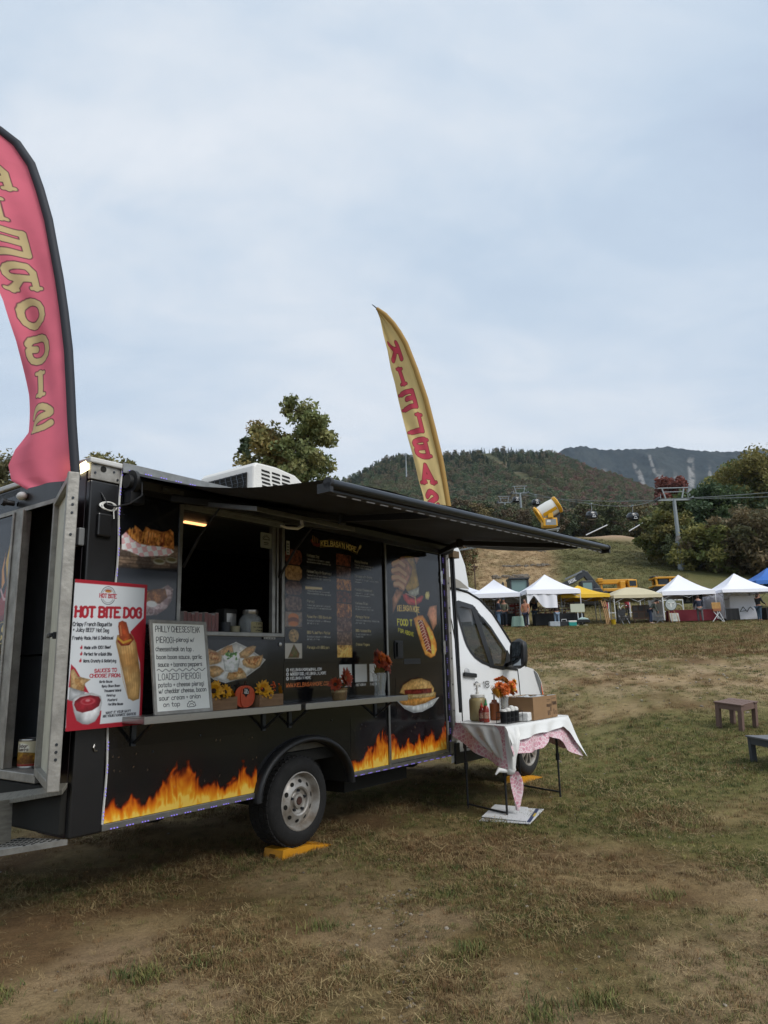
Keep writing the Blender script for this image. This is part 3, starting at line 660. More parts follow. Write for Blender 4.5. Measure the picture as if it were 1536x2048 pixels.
def field_grass():
    rg = np.random.default_rng(21); n = 150000; u = rg.random(n)
    r = (2.3 ** -.15 + u * (34 ** -.15 - 2.3 ** -.15)) ** (-1 / .15); th = rg.uniform(-1.0, 1.0, n) * .82
    X = r * np.sin(th); Y = r * np.cos(th); z = gz(X, Y) + micro(X, Y); C, g = ground_colour(X, Y)
    dens = fbm(X * 1.1 + 5, Y * 1.1 + 8, 71, 3); keep = rg.random(n) < (.10 + .95 * sst(.40, .60, dens) + .35 * g); X, Y, z, C, g, r = (q[keep] for q in (X, Y, z, C, g, r)); n = len(X)
    dens = dens[keep]
    isg = rg.random(n) < np.clip(g * .75 + .08, 0, .85)
    pg = np.array([hx(c) for c in ('6c6f3c', '5a6235', '7a7445', '4f5a32')]); pb = np.array([hx(c) for c in ('84714d', '735d3f', '8f7c58', '684f34', '7d6040')])
    col = np.where(isg[:, None], pg[rg.integers(0, 4, n)], pb[rg.integers(0, 5, n)]) * rg.uniform(.5, 1.3, (n, 1)) * .95
    lit = rg.random(n) < .13; ix = np.where(lit, rg.integers(4, 6, n), rg.integers(0, 4, n)); col[lit] = np.array([hx(c) for c in ('9a8862', '85724f', '8f7b58')])[rg.integers(0, 3, lit.sum())]
    sc = rg.uniform(.38, .82, n) * (1 + .4 * sst(5, 9, r)) * (1 + .035 * np.clip(r - 5, 0, 22)) * (.7 + .6 * dens)
    for cx, cy, m in ((-1.25, 3.95, 26), (-1.95, 3.75, 30), (-.95, 4.1, 10), (.42, 4.15, 12), (.9, 3.6, 14), (-.42, 4.6, 12), (.35, 5.1, 10), (1.75, 5.0, 12), (-1.35, 3.45, 26), (.62, 3.45, 18)):
        k = len(X); X = np.append(X, cx + rg.normal(0, .06, m)); Y = np.append(Y, cy + rg.normal(0, .05, m)); sc = np.append(sc, rg.uniform(.9, 1.5, m)); ix = np.append(ix, rg.integers(0, 4, m)); col = np.concatenate([col, pg[rg.integers(0, 4, m)] * .85])
    m = 22000; Yf = 22 + 34 * rg.random(m); Xf = Yf * rg.uniform(-.25, .72, m); Cf, gf = ground_colour(Xf, Yf); X = np.append(X, Xf); Y = np.append(Y, Yf); sc = np.append(sc, rg.uniform(1.6, 3.2, m)); ix = np.append(ix, rg.integers(0, 4, m)); col = np.concatenate([col, np.where((rg.random(m) < gf * .6 + .1)[:, None], pg[rg.integers(0, 4, m)], pb[rg.integers(0, 5, m)]) * rg.uniform(.7, 1.15, (m, 1))])
    m = 14000; Yf = 52 + 100 * rg.random(m) ** .8; Xf = Yf * rg.uniform(.02, .42, m); Cf, gf = ground_colour(Xf, Yf); X = np.append(X, Xf); Y = np.append(Y, Yf); sc = np.append(sc, rg.uniform(3.5, 7.5, m)); ix = np.append(ix, rg.integers(0, 4, m)); col = np.concatenate([col, Cf * rg.uniform(.6, 1.3, (m, 1))])
    z = gz(X, Y) + micro(X, Y); n = len(X); rt = np.stack([rg.normal(0, .12, n), rg.normal(0, .12, n), rg.uniform(0, 6.28, n)], 1)
    protos = [tuft(1, 18, .033, .055, .9, .0032), tuft(2, 14, .028, .06, 1.3, .0030), tuft(3, 22, .041, .05, .7, .0030), tuft(4, 16, .024, .07, 1.5, .0034), litter(5, 16), litter(6, 12)]
    scatter('grass', protos, np.stack([X, Y, z], 1), sc, rt, ix, col, 'short dry grass and straw covering the field', 'grass')
field_grass()
def stones():
    rg = np.random.default_rng(31); M = attr_mat('stone', 'gcol', 'INSTANCER', rough=.9, spec=.2, bump=.4, bscale=40); pr = []
    for s in range(4):
        b = MB(); b.ball((0, 0, 0), 1, (1, .8, .55), 8, 5); r = random.Random(s); b.v = [tuple(c * r.uniform(.75, 1.2) for c in v) for v in b.v]
        me = bpy.data.meshes.new('stone_piece'); me.from_pydata(b.v, [], b.f); bm = bmesh.new(); bm.from_mesh(me); bmesh.ops.remove_doubles(bm, verts=bm.verts, dist=.3 * 0 + 1e-4); bm.to_mesh(me); bm.free(); me.materials.append(M); pr.append(me)
    n = 300; Y = rg.uniform(3.0, 5.4, n); X = -.28 + .06 * Y - .06 * np.sin(3 * Y) + rg.normal(0, .10, n); sc = .003 + .013 * rg.random(n) ** 3.4
    m = 1700; r = 3 + 26 * rg.random(m); th = rg.uniform(-.75, .75, m); X = np.append(X, r * np.sin(th)); Y = np.append(Y, r * np.cos(th)); sc = np.append(sc, (.003 + .010 * rg.random(m) ** 4) * (1 + r * .05))
    m2 = 900; Y2 = rg.normal(20, 4, m2); X2 = rg.uniform(2, 15, m2); X = np.append(X, X2); Y = np.append(Y, Y2); sc = np.append(sc, .012 + .03 * rg.random(m2) ** 3)
    n = len(X); pal = np.array([hx(c) for c in ('8f8577', '7d7365', '9d9486', '6e655a')])
    scatter('gravel', pr, np.stack([X, Y, gz(X, Y) + micro(X, Y) + sc * .2], 1), sc, np.stack([rg.normal(0, .3, n), rg.normal(0, .3, n), rg.uniform(0, 6.28, n)], 1), rg.integers(0, 4, n), pal[rg.integers(0, 4, n)], 'small pale stones lying in the worn ground', 'gravel')
stones()
# ---------------------------------------------------------------- the food truck (local frame: x forward, y away from the serving side, z up)
TO = Vector((-1.8236, 4.8304, 0)); TA = rad(53.38); TM = Matrix.Translation(TO) @ Matrix.Rotation(TA, 4, 'Z')
def TL(x, y, z): return TM @ Vector((x, y, z))
M_blk = mat('black_vinyl', (.0075, .0085, .0115), .10, spec=.38, col2=(.013, .0128, .0125), vscale=1.1, bump=.015, bscale=3.0)
M_blk2 = mat('black_paint', (.012, .012, .013), .32, var=.3, vscale=5, bump=.03, bscale=9)
M_dark = mat('dark_underbody', '15140f', .9)
M_int = mat('interior_panel', '6f7377', .45, var=.2, vscale=3)
M_alu = mat('aluminium_trim', '9a9a97', .38, .85, var=.25, vscale=14, bump=.06, bscale=30)
M_alud = mat('worn_aluminium', 'a3a099', .5, .6, var=.35, vscale=9, bump=.12, bscale=40)
M_steel = mat('brushed_steel', 'aeadaa', .28, .9, var=.12, vscale=20, stretch=(1, 12, 12))
M_cream = mat('cream_door_lining', 'c9c5b2', .5, var=.18, vscale=7)
M_white = mat('white_van_paint', 'dcdedf', .22, spec=.5, coat=.4, var=.05, vscale=2)
M_whitep = mat('white_plastic', 'd5d4cf', .4)
M_plas = mat('black_plastic', '17181a', .48, bump=.1, bscale=120)
M_rub = mat('tyre_rubber', '1c1b1a', .82, var=.25, vscale=18, bump=.25, bscale=90)
M_rim = mat('silver_steel_rim', 'b9b6b0', .42, .45, var=.4, vscale=7, col2='84796c')
M_rust = mat('rusty_hub', '4f3227', .9, var=.4, vscale=40)
M_fab = mat('black_awning_fabric', '171a20', .75, var=.12, vscale=2, bump=.1, bscale=300)
M_gry = mat('dark_grey_metal', '3a3e43', .35, .6)
M_led = mat('violet_led', '8b7bd8', .4, emit='8f7cf0', estr=.35)
M_ledw = mat('white_led', 'b8bcc4', .4, emit='eef2ff', estr=.02)
M_print = attr_mat('vinyl_print', 'Col', rough=.11, spec=.5)
M_paper = attr_mat('matt_print', 'Col', rough=.5, spec=.3)
def glass(name, col=(.6, .68, .66), alpha=.25, rough=.02):
    m = bpy.data.materials.new(name); m.use_nodes = True; t = m.node_tree; p = t.nodes['Principled BSDF']; p.inputs['Base Color'].default_value = (*col, 1); p.inputs['Roughness'].default_value = rough
    p.inputs['Alpha'].default_value = alpha; p.inputs['Specular IOR Level'].default_value = .6; return m
M_glass = glass('cab_glass', (.015, .02, .02), .52); M_clear = glass('clear_glass', (.75, .8, .8), .22); M_tint = glass('tinted_glass', (.01, .014, .016), .62)
truck = empty('food_truck', TO, TA, 'black food truck with flame prints, white cab and raised serving window', 'food truck')
T_ = truck
# --- box
def wallpiece(name, b, m=None, **k): return b.build(name, m or M_blk, T_, **k)
arch = [(1.865 + .545 * math.cos(t), .50 + .40 * math.sin(t)) for t in np.linspace(math.pi, 0, 15)]
outer = [(0, .53), (1.32, .53)] + arch[1:-1] + [(2.41, .53), (3.03, .53), (3.03, 2.715), (4.085, 2.715), (4.085, .53), (4.17, .53), (4.17, 2.86), (0, 2.86)]
win = [(.53, 1.765), (1.57, 1.765), (1.57, 2.665), (.53, 2.665)]
b = MB(); v, f = cdt_mesh(outer, [win], lambda x, z: (x, 0.0, z), .6); b.add(v, f); v, f = cdt_mesh(outer, [win], lambda x, z: (x, .045, z), .6); b.add(v, f)
wallpiece('side_wall', b, fix=False)
b = MB(); b.box(-.225, -.004, -.004, .05, .50, 2.75); b.build('corner_panel', M_blk2, T_, bevel=.012)
b = MB(); b.box(-.228, -.01, -.008, .03, 2.755, 2.885); b.build('corner_plate', M_alud, T_, bevel=.004)
for x, z in ((-.20, 2.86), (-.20, 2.80), (-.03, 2.78), (-.06, 2.83)):
    b = MB(); b.cyl((x, -.007, z), (x, -.013, z), .008, n=8); b.build('rivet', M_gry, T_)
b = MB(); b.cyl((-.14, -.007, 2.835), (-.14, -.011, 2.835), .022, n=14); b.build('plate_hole', M_dark, T_)
b = MB(); b.box(-.225, 4.17, 2.06, 2.105, .50, 2.86); wallpiece('far_wall', b)
b = MB(); b.box(-.2, 4.1, .06, 2.05, .80, .85); b.build('floor', mat('worn_floor', '6a665c', .6, .3, var=.4, vscale=14, stretch=(1, 6, 1)), T_)
b = MB(); b.box(-.25, 4.25, -.03, 2.13, 2.861, 2.90); b.build('roof', mat('white_roof', 'c9c9c6', .5, var=.15, vscale=3), T_, bevel=.01)
b = MB(); b.box(-.01, 4.22, -.04, -.031, 2.835, 2.905); b.build('roof_trim', M_alu, T_)
b = MB(); b.box(-.225, 4.1, .06, 2.05, 2.80, 2.845); b.build('ceiling', M_int, T_)
b = MB(); b.box(4.12, 4.16, .05, 2.05, .55, 2.85); b.build('bulkhead', M_int, T_)
b = MB(); b.box(.12, .16, .95, 2.05, .86, 2.79); b.build('partition', M_int, T_, bevel=.004)
b = MB(); b.box(.114, .119, .96, 2.0, 1.62, 1.635); b.build('panel_joint', M_dark, T_)
b = MB(); b.box(.35, 4.0, 2.0, 2.05, .9, 1.9); b.build('back_counter', mat('steel_counter', '77797b', .35, .8), T_)
b = MB(); b.box(.45, 2.2, 1.5, 1.95, .86, 1.55); b.box(.5, 1.9, 1.72, 1.95, 2.02, 2.12); b.build('cooking_range', mat('range_steel', '4a4c50', .35, .8), T_, bevel=.01)
b = MB(); b.box(.6, 2.9, .045, .42, 1.70, 1.735); b.build('inner_counter', M_steel, T_)
b = MB(); b.box(1.22, 1.46, .86, .90, 2.784, 2.799); b.build('ceiling_lamp', mat('warm_tube', 'ffd9a8', .4, emit='ffb877', estr=1.3), T_)
# rear wall
b = MB(); b.box(-.227, -.185, .05, .36, .50, 2.86); b.build('rear_wall', mat('maroon_black_paint', '1d1216', .35), T_, bevel=.004)
b = MB(); b.box(-.227, -.185, .36, .952, 2.665, 2.86); b.build('door_header', M_blk2, T_)
b = MB(); b.box(-.236, -.228, .2, 2.1, 2.655, 2.685); b.build('header_trim', M_alud, T_)
b = MB(); b.box(-.25, -.19, .815, .95, .86, 2.66); b.box(-.262, -.251, .80, .83, .86, 2.66); b.box(-.262, -.251, .935, .96, .86, 2.66); b.build('door_jamb', M_alud, T_, bevel=.004)
b = MB(); b.box(-.225, -.185, .955, 2.1, .50, 2.86); b.build('rear_panel', M_blk, T_)
b = MB(); b.box(-.27, -.12, .36, .96, .80, .858); b.build('door_sill', M_alud, T_, bevel=.006)
b = MB(); b.box(-.26, -.2, .05, 2.1, .52, .79); b.build('rear_bumper', M_dark, T_, bevel=.01)
b = MB(); b.cyl((-.30, 1.0, 2.735), (-.24, .99, 2.735), .02, n=10); b.cyl((-.33, 1.0, 2.74), (-.30, 1.0, 2.735), .028, .03, n=12); b.build('rear_camera', M_plas, T_, smooth=40)
b = MB(); b.ball((-.25, .86, 2.77), .035, (1.1, 1.3, .9)); b.build('marker_lamp', M_whitep, T_, smooth=60)
b = MB(); b.bar((-.24, .16, 2.83), (-.24, .02, 2.85), .03, .06); b.build('rear_work_light', mat('lit_work_light', 'fff6d8', .4, emit='fff0c0', estr=2.0), T_, bevel=.006)
b = MB(); b.box(-.27, -.228, .02, .10, 2.30, 2.42); b.build('junction_box', mat('grey_plastic', '6d6f70', .5), T_, bevel=.008)
# open rear door, hinged at the right jamb and swung towards the serving side
dh = Vector((-.235, .375, 0)); dd = Vector((-.33, -.775, 0)).normalized(); dn = Vector((dd.y, -dd.x, 0)); DW = .84   # dn points to the inside face
def DP(a, n, z): p = dh + dd * a + dn * n; return (p.x, p.y, z)
def dbox(b, a0, a1, n0, n1, z0, z1):
    vs = [DP(a, n, z) for z in (z0, z1) for a, n in ((a0, n0), (a1, n0), (a1, n1), (a0, n1))]
    return b.add(vs, [(0, 3, 2, 1), (4, 5, 6, 7), (0, 1, 5, 4), (1, 2, 6, 5), (2, 3, 7, 6), (3, 0, 4, 7)])
if dn.dot(Vector((0, 1, 0))) < 0: dn = -dn
b = MB(); dbox(b, .02, DW - .004, -.028, -.014, .86, 2.63); rdoor = b.build('rear_door', M_blk2, T_)
b = MB(); dbox(b, .03, DW - .05, -.0135, -.004, .88, 2.61); b.build('lining', M_cream, rdoor)
b = MB(); dbox(b, DW - .05, DW, -.03, .035, .85, 2.66); dbox(b, 0, .05, -.03, .03, .85, 2.66); dbox(b, .05, DW - .05, -.028, .03, 2.61, 2.655); dbox(b, .05, DW - .05, -.028, .03, .85, .90); b.build('door_frame', M_alud, rdoor, bevel=.005)
b = MB(); dbox(b, DW - .115, DW - .085, -.003, .02, 1.55, 1.86); dbox(b, DW - .11, DW - .09, .021, .05, 1.68, 1.72); dbox(b, DW - .24, DW - .09, .05, .068, 1.69, 1.715); b.build('handle', M_plas, rdoor, bevel=.005)
for z in (2.50, 2.46, 2.41, 2.28, 1.10, 1.06, 1.02):
    b = MB(); p = Vector(DP(DW, -.0, z)); b.cyl(p, p + dd * .004, .008, n=8); b.build('rivet', M_gry, rdoor)
# steps behind the door
b = MB(); b.add([(-.34, .80, .66), (-.30, -.03, .80), (-.24, .02, .83), (-.22, .9, .72), (-.34, .80, .63), (-.30, -.03, .77), (-.24, .02, .80), (-.22, .9, .69)], [(0, 1, 2, 3), (7, 6, 5, 4), (0, 4, 5, 1), (1, 5, 6, 2), (2, 6, 7, 3), (3, 7, 4, 0)]); b.build('step_plate', mat('weathered_step', '7d7a70', .7, .2, var=.35, vscale=12, stretch=(1, 5, 5)), T_, bevel=.004)
b = MB(); b.bar((-.36, .56, .70), (-.36, .54, .40), .11, .03); b.build('step_post', MATS['weathered_step'], T_)
b = MB(); b.add([(-.30, -.12, .53), (-.50, .27, .465), (-.70, .75, .40), (-.20, .62, .44), (-.30, -.12, .50), (-.50, .27, .43), (-.70, .75, .37), (-.20, .62, .41)], [(0, 1, 2, 3), (7, 6, 5, 4), (0, 4, 5, 1), (1, 5, 6, 2), (2, 6, 7, 3), (3, 7, 4, 0)]); stp = b.build('lower_step', M_alud, T_)
b = MB()
for i in range(5):
    for j in range(9):
        s, t = (i + .7) / 5.6, (j + .6) / 9.4
        p = Vector((-.30, -.12, .531)).lerp(Vector((-.20, .62, .441)), t).lerp(Vector((-.50, .27, .466)).lerp(Vector((-.70, .75, .401)), t * .6), s * .7)
        b.cyl(p + Vector((0, 0, .0005)), p + Vector((0, 0, .0035)), .011, n=8)
tag(b.build('tread_hole', M_dark, stp), kind='stuff')
# serving window
wf = MB()
for (x0, x1, z0, z1) in ((.50, .532, 1.735, 2.70), (1.568, 1.60, 1.735, 2.70), (.532, 1.568, 1.735, 1.767), (.532, 1.568, 2.663, 2.70)): wf.box(x0, x1, -.012, .055, z0, z1)
swin = wf.build('serving_window', M_alu, T_, bevel=.003)
b = MB(); b.box(1.475, 1.512, .01, .05, 1.767, 2.663); b.box(1.525, 1.545, .005, .05, 1.767, 2.663); b.build('mullion', M_alu, swin, bevel=.003)
b = MB(); b.box(1.34, 1.465, .014, .017, 2.47, 2.60); b.build('notice', mat('notice_paper', '8e948f', .6), swin)
sb = MB()
for k in range(7):
    a = rad(15 + 25 * k); sb.bar((1.402 + .024 * math.cos(a), .0125, 2.545 + .02 * math.sin(a)), (1.402 + .045 * math.cos(a), .0125, 2.545 + .04 * math.sin(a)), .005, .001, (0, 1, 0))
sb.bar((1.36, .0125, 2.543), (1.445, .0125, 2.543), .005, .001, (0, 1, 0)); sb.bar((1.375, .0125, 2.515), (1.43, .0125, 2.515), .007, .001, (0, 1, 0)); sb.bar((1.375, .0125, 2.50), (1.43, .0125, 2.50), .004, .001, (0, 1, 0)); sb.build('notice_print', M_dark, swin)
# the raised flap over it
FZ = lambda y: 2.70 + (2.53 - 2.70) * (y / -.80)
fl = MB()
for (x0, x1, y0, y1, t) in ((.53, .575, -.80, -.015, .035), (1.545, 1.59, -.80, -.015, .035), (.576, 1.544, -.80, -.755, .035), (.576, 1.544, -.06, -.015, .035)):
    fl.add([(x, y, FZ(y) + dz) for dz in (0, t) for x, y in ((x0, y0), (x1, y0), (x1, y1), (x0, y1))], [(0, 3, 2, 1), (4, 5, 6, 7), (0, 1, 5, 4), (1, 2, 6, 5), (2, 3, 7, 6), (3, 0, 4, 7)])
flap = fl.build('window_flap', M_alu, T_, bevel=.003)
b = MB(); b.add([(x, y, FZ(y) + dz) for dz in (.022, .032) for x, y in ((.576, -.754), (1.544, -.754), (1.544, -.061), (.576, -.061))], [(0, 3, 2, 1), (4, 5, 6, 7), (0, 1, 5, 4), (1, 2, 6, 5), (2, 3, 7, 6), (3, 0, 4, 7)]); b.build('flap_panel', M_blk2, flap)
b = MB(); b.tube([(.98, -.79, 2.53), (.98, -.80, 2.49), (.93, -.80, 2.465), (.82, -.80, 2.455), (.76, -.80, 2.462)], [.012, .012, .012, .010, .006], 8); b.build('flap_latch', M_whitep, flap, smooth=50)
for x in (.56, 1.55):
    b = MB(); b.cyl((x, -.38, FZ(-.38)), (x, -.17, 2.44), .007, n=8); b.cyl((x, -.17, 2.44), (x, .01, 2.23), .011, n=8); b.build('gas_strut', M_plas, T_, smooth=40)
# side door
b = MB(); b.box(3.045, 4.07, -.006, .03, .585, 2.70); sdoor = b.build('side_door', M_blk, T_, bevel=.006)
b = MB()
for q in ((3.022, 3.048, .53, 2.735), (4.068, 4.084, .53, 2.735)): b.box(q[0], q[1], -.022, -.007, q[2], q[3])
b.box(3.048, 4.068, -.022, -.007, 2.70, 2.735); b.box(3.048, 4.068, -.022, -.007, .555, .585); b.build('door_surround', M_alu, T_, bevel=.002)
b = MB(); b.box(3.16, 3.30, -.020, -.0065, 1.545, 1.725); b.box(3.18, 3.235, -.04, -.021, 1.565, 1.705); b.build('door_handle', M_plas, sdoor, bevel=.006)
b = MB(); b.box(3.32, 3.62, -.010, -.0065, 1.49, 1.545); b.build('blank_plate', M_plas, sdoor)
for z in (2.44, 1.66, .80):
    b = MB(); b.box(4.085, 4.12, -.016, -.004, z - .075, z + .075); b.box(4.06, 4.0845, -.026, -.023, z - .06, z - .01); b.box(4.06, 4.0845, -.026, -.023, z + .01, z + .06); b.build('hinge', M_steel, T_, bevel=.002)
b = MB(); b.box(4.10, 4.20, -.04, -.005, .535, .66); b.build('step_guard', M_alu, T_, bevel=.004)
# trims and led strips
for x0_, x1_ in ((-.012, 1.30), (2.43, 4.19)): b = MB(); b.box(x0_, x1_, -.016, -.001, .508, .548); b.build('skirt_trim', M_alu, T_, bevel=.003)
def leds(name, pts, m=M_led, s=.0045):
    b = MB()
    for p in pts: b.box(p[0] - s, p[0] + s, p[1] - .002, p[1] + .002, p[2] - s * .7, p[2] + s * .7)
    return tag(b.build(name, m, T_), kind='stuff')
leds('led_strip', [(x + k * .022, -.0185, .515) for x in np.arange(.05, 4.1, .115) for k in range(3) if not 1.25 < x < 2.45])
leds('led_strip', [(x + k * .022, -.0425, 2.855) for x in np.arange(.04, 1.6, .13) for k in range(3)])
b = MB(); b.tube([(-.004 + .006 * math.sin(z * 9), -.012, z) for z in np.linspace(.55, 2.88, 60)], .007, 5); b.build('led_cable', M_whitep, T_)
leds('led_strip', [(-.004 + .006 * math.sin(z * 9), -.021, z + k * .022) for z in np.arange(.58, 2.85, .14) for k in range(3)], s=.0038)
b = MB(); b.box(4.172, 4.235, -.035, .06, .52, 2.78); b.tube([(4.20, .01, 2.76), (4.19, .02, 2.84), (4.14, .04, 2.88)], [.034, .034, .02], 8); b.build('corner_post', M_alud, T_, bevel=.01)
leds('led_strip', [(4.155, -.006, z + k * .022) for z in np.arange(.62, 2.70, .125) for k in range(3)], s=.0038)
b = MB()
for z in np.arange(.7, 2.7, .28): b.cyl((4.20, -.036, z), (4.20, -.041, z), .009, n=8)
tag(b.build('post_bolts', M_gry, T_), kind='stuff')
# counter shelves
for x0, x1 in ((.05, 1.475), (1.53, 2.93)):
    b = MB(); b.box(x0, x1, -.31, -.005, 1.192, 1.20); b.box(x0, x1, -.318, -.311, 1.155, 1.203); b.box(x0, x0 + .006, -.31, -.01, 1.158, 1.1915); b.box(x1 - .006, x1, -.31, -.01, 1.158, 1.1915)
    sh = b.build('counter_shelf', M_steel, T_, bevel=.002)
    for x in (x0 + .14, x1 - .10):
        b = MB(); b.box(x - .018, x + .018, -.012, -.002, 1.0, 1.188); b.box(x - .018, x + .018, -.27, -.013, 1.176, 1.19); b.bar((x, -.015, 1.02), (x, -.24, 1.172), .022, .012); b.build('bracket', M_gry, sh)
# wheel arch
def arch_path(a, bb, y, n=22): return [(1.865 + a * math.cos(t), y, .475 + bb * math.sin(t)) for t in np.linspace(math.pi, 0, n)]
P = [arch_path(.545, .40, .02), arch_path(.545, .40, -.055), arch_path(.560, .415, -.066), arch_path(.582, .438, -.058), arch_path(.592, .448, -.035), arch_path(.594, .450, -.004)]
MB().grid(P).build('wheel_arch', M_plas, T_, smooth=60)
MB().grid([arch_path(.545, .40, .02), arch_path(.545, .40, .5)]).build('arch_liner', M_dark, T_, smooth=60)
b = MB(); b.box(.0, 4.2, .55, 1.55, .42, .60); b.box(-.1, 4.1, .3, .4, .46, .7); b.cyl((1.78, .1, .42), (1.78, 2.0, .42), .09); b.box(2.6, 3.6, .2, .5, .34, .6); b.build('chassis_light_block', M_dark, T_)  # dark boxes for rails, axle and tank, also added to block light
b = MB(); b.box(.02, 4.1, .07, 2.04, .70, .79); b.build('subfloor', M_dark, T_)

def wheel(x, z, y, alloy=False, flip=False):
    """axis along y; outer face towards -y"""
    R0 = .347; M = Matrix.Translation((x, y, z)) @ Matrix.Rotation(rad(90 if not flip else -90), 4, 'X')   # local +z -> -y
    w = .265; prof = [(.222, .0), (.232, .012), (.262, .018), (.300, .012), (.327, -.004), (.341, -.022), (.347, -.05), (.347, -w + .05), (.341, -w + .022), (.30, -w), (.222, -w)]
    wh = empty('wheel', (0, 0, 0)); wh.parent = T_
    b = MB(); b.lathe(prof, 56, M); ty = b.build('tyre', M_rub, wh, smooth=45)
    b = MB(); n = 46
    for i in range(n):
        for k, (z0, z1, r) in enumerate(((-.028, -.062, .3475), (-.070, -.112, .349), (-.122, -.164, .349), (-.172, -.228, .3475))):
            a0 = (i + .25 * (k % 2)) / n * 2 * math.pi; a1 = a0 + 2 * math.pi / n * .74; q = []
            for rr in (r - .006, r + .006):
                for a, zz in ((a0, z0), (a1, z0), (a1, z1), (a0, z1)): q.append(M @ Vector((rr * math.cos(a), rr * math.sin(a), zz)))
            b.add(q, [(4, 5, 6, 7), (0, 1, 5, 4), (1, 2, 6, 5), (2, 3, 7, 6), (3, 0, 4, 7)])
    tag(b.build('tread', M_rub, ty, fix=False), kind='stuff')
    if not alloy:
        b = MB(); b.lathe([(.226, .002), (.228, .012), (.220, .014), (.212, -.002), (.205, -.03), (.196, -.045), (.185, -.042), (.165, -.028), (.135, -.012), (.112, -.006), (.100, -.012), (.094, -.030), (.070, -.034), (.062, -.030), (.055, -.012), (.034, -.010), (.032, -.02), (.0005, -.02)], 48, M)
        rim = b.build('rim', M_rim, wh, smooth=35)
        for i in range(10):
            a = i / 10 * 2 * math.pi + .2; c = Vector((.153 * math.cos(a), .153 * math.sin(a), 0)); q = []
            for j in range(10):
                t = j / 10 * 2 * math.pi; u = Vector((math.cos(a), math.sin(a), 0)) * .015 * math.cos(t) + Vector((-math.sin(a), math.cos(a), 0)) * .021 * math.sin(t); rr = (c + u).length
                q.append(M @ (c + u + Vector((0, 0, np.interp(rr, (.112, .135, .165, .185), (-.006, -.012, -.028, -.042)) + .0025))))
            MB().add(q, [tuple(range(10))]).build('vent_hole', M_dark, rim, fix=False)
        for i in range(5):
            a = i / 5 * 2 * math.pi + .3; p = Vector((.080 * math.cos(a), .080 * math.sin(a), -.036)); MB().cyl(M @ p, M @ (p + Vector((0, 0, .026))), .0125, .011, 6).build('lug_nut', M_gry, rim)
        MB().lathe([(.031, -.018), (.030, -.008), (.024, -.006), (.001, -.006)], 20, M).build('hub', M_rust, rim, smooth=40)
    else:
        b = MB(); b.lathe([(.226, .002), (.228, .010), (.218, .010), (.208, -.01), (.205, -.05)], 40, M); b.lathe([(.06, -.005), (.055, .0), (.0005, .002)], 20, M)
        for i in range(10):
            a = i / 10 * 2 * math.pi; q = []
            for r, wd, zz in ((.05, .016, -.004), (.215, .012, -.012)):
                for s in (-1, 1): q.append(M @ Vector((r * math.cos(a) - s * wd * math.sin(a), r * math.sin(a) + s * wd * math.cos(a), zz)))
            q += [p - (M.to_3x3() @ Vector((0, 0, .02))) for p in q]
            b.add(q, [(0, 1, 3, 2), (4, 6, 7, 5), (0, 2, 6, 4), (1, 5, 7, 3)])
        rim = b.build('rim', M_rim, wh, smooth=35); MB().lathe([(.2, -.06), (.001, -.06)], 24, M).build('brake_disc', M_dark, rim)
    return wh
wheel(1.78, .415, -.018); wheel(1.78, .415, 2.12, flip=True); wheel(6.08, .405, .02, True); wheel(6.08, .405, 2.08, True, True)
# awning
AX0, AX1, AY = -.10, 3.92, -2.0
rz = lambda x: 2.40 + (2.525 - 2.40) * (x - AX0) / (AX1 - AX0)
aw = empty('awning'); aw.parent = T_
P = []
for i in range(13):
    t = i / 12; P.append([((.06 + (AX0 + .02 - .06) * t) + ((4.17 + (AX1 - .02 - 4.17) * t) - (.06 + (AX0 + .02 - .06) * t)) * j / 24, -.10 + (AY + .10) * t, 2.815 + (rz(AX0 + (AX1 - AX0) * j / 24) + .03 - 2.815) * t - .075 * math.sin(math.pi * t) * (1 - .25 * math.sin(math.pi * j / 24)) + .006 * math.sin(j * 1.3 + 4 * t)) for j in range(25)])
MB().grid(P).build('canopy', M_fab, aw, smooth=80, fix=False)
b = MB(); b.prism([(-.035, 2.70), (-.12, 2.72), (-.145, 2.77), (-.12, 2.825), (-.045, 2.833)], .04, 4.19, 'x'); b.build('cassette', M_plas, aw, smooth=40)
b = MB(); b.cyl((AX0, AY, rz(AX0)), (AX1, AY, rz(AX1)), .024, n=20); b.build('front_roller', M_gry, aw, smooth=40)
b = MB(); b.bar((AX0 + .01, AY + .035, rz(AX0) - .036), (AX1 - .12, AY + .035, rz(AX1) - .036), .05, .018); b.build('front_rail', M_plas, aw, bevel=.006)
for x in (AX0, AX1):
    b = MB(); b.cyl((x - .012, AY, rz(x)), (x + .012, AY, rz(x)), .029, n=20); b.box(x - .012, x + .012, AY - .02, AY + .07, rz(x) - .05, rz(x)); b.build('roller_cap', M_plas, aw, smooth=40)
b = MB()
for x in np.arange(AX0 + .1, AX1 - .1, .125): b.bar((x, AY + .03, rz(x) - .0475), (x + .07, AY + .03, rz(x + .07) - .0475), .007, .004)
tag(b.build('led_strip', M_ledw, aw), kind='stuff')
for (p0, p1, p2) in (((.35, -.10, 2.70), (1.25, -.95, 2.56), (.95, -1.93, 2.40)), ((3.95, -.10, 2.70), (2.95, -.95, 2.58), (3.35, -1.93, 2.48))):
    b = MB(); b.bar(p0, p1, .035, .05); b.bar(p1, p2, .035, .045); b.cyl((p1[0], p1[1], p1[2] - .04), (p1[0], p1[1], p1[2] + .035), .032, n=12); b.build('folding_arm', M_plas, aw, bevel=.005)
b = MB(); b.cyl((.065, -.06, 2.77), (.035, -.06, 2.77), .085, n=20); b.cyl((.034, -.06, 2.77), (.005, -.06, 2.77), .05, n=16); b.box(.02, .13, -.10, -.02, 2.62, 2.70); b.build('drive_motor', M_plas, aw, smooth=40)
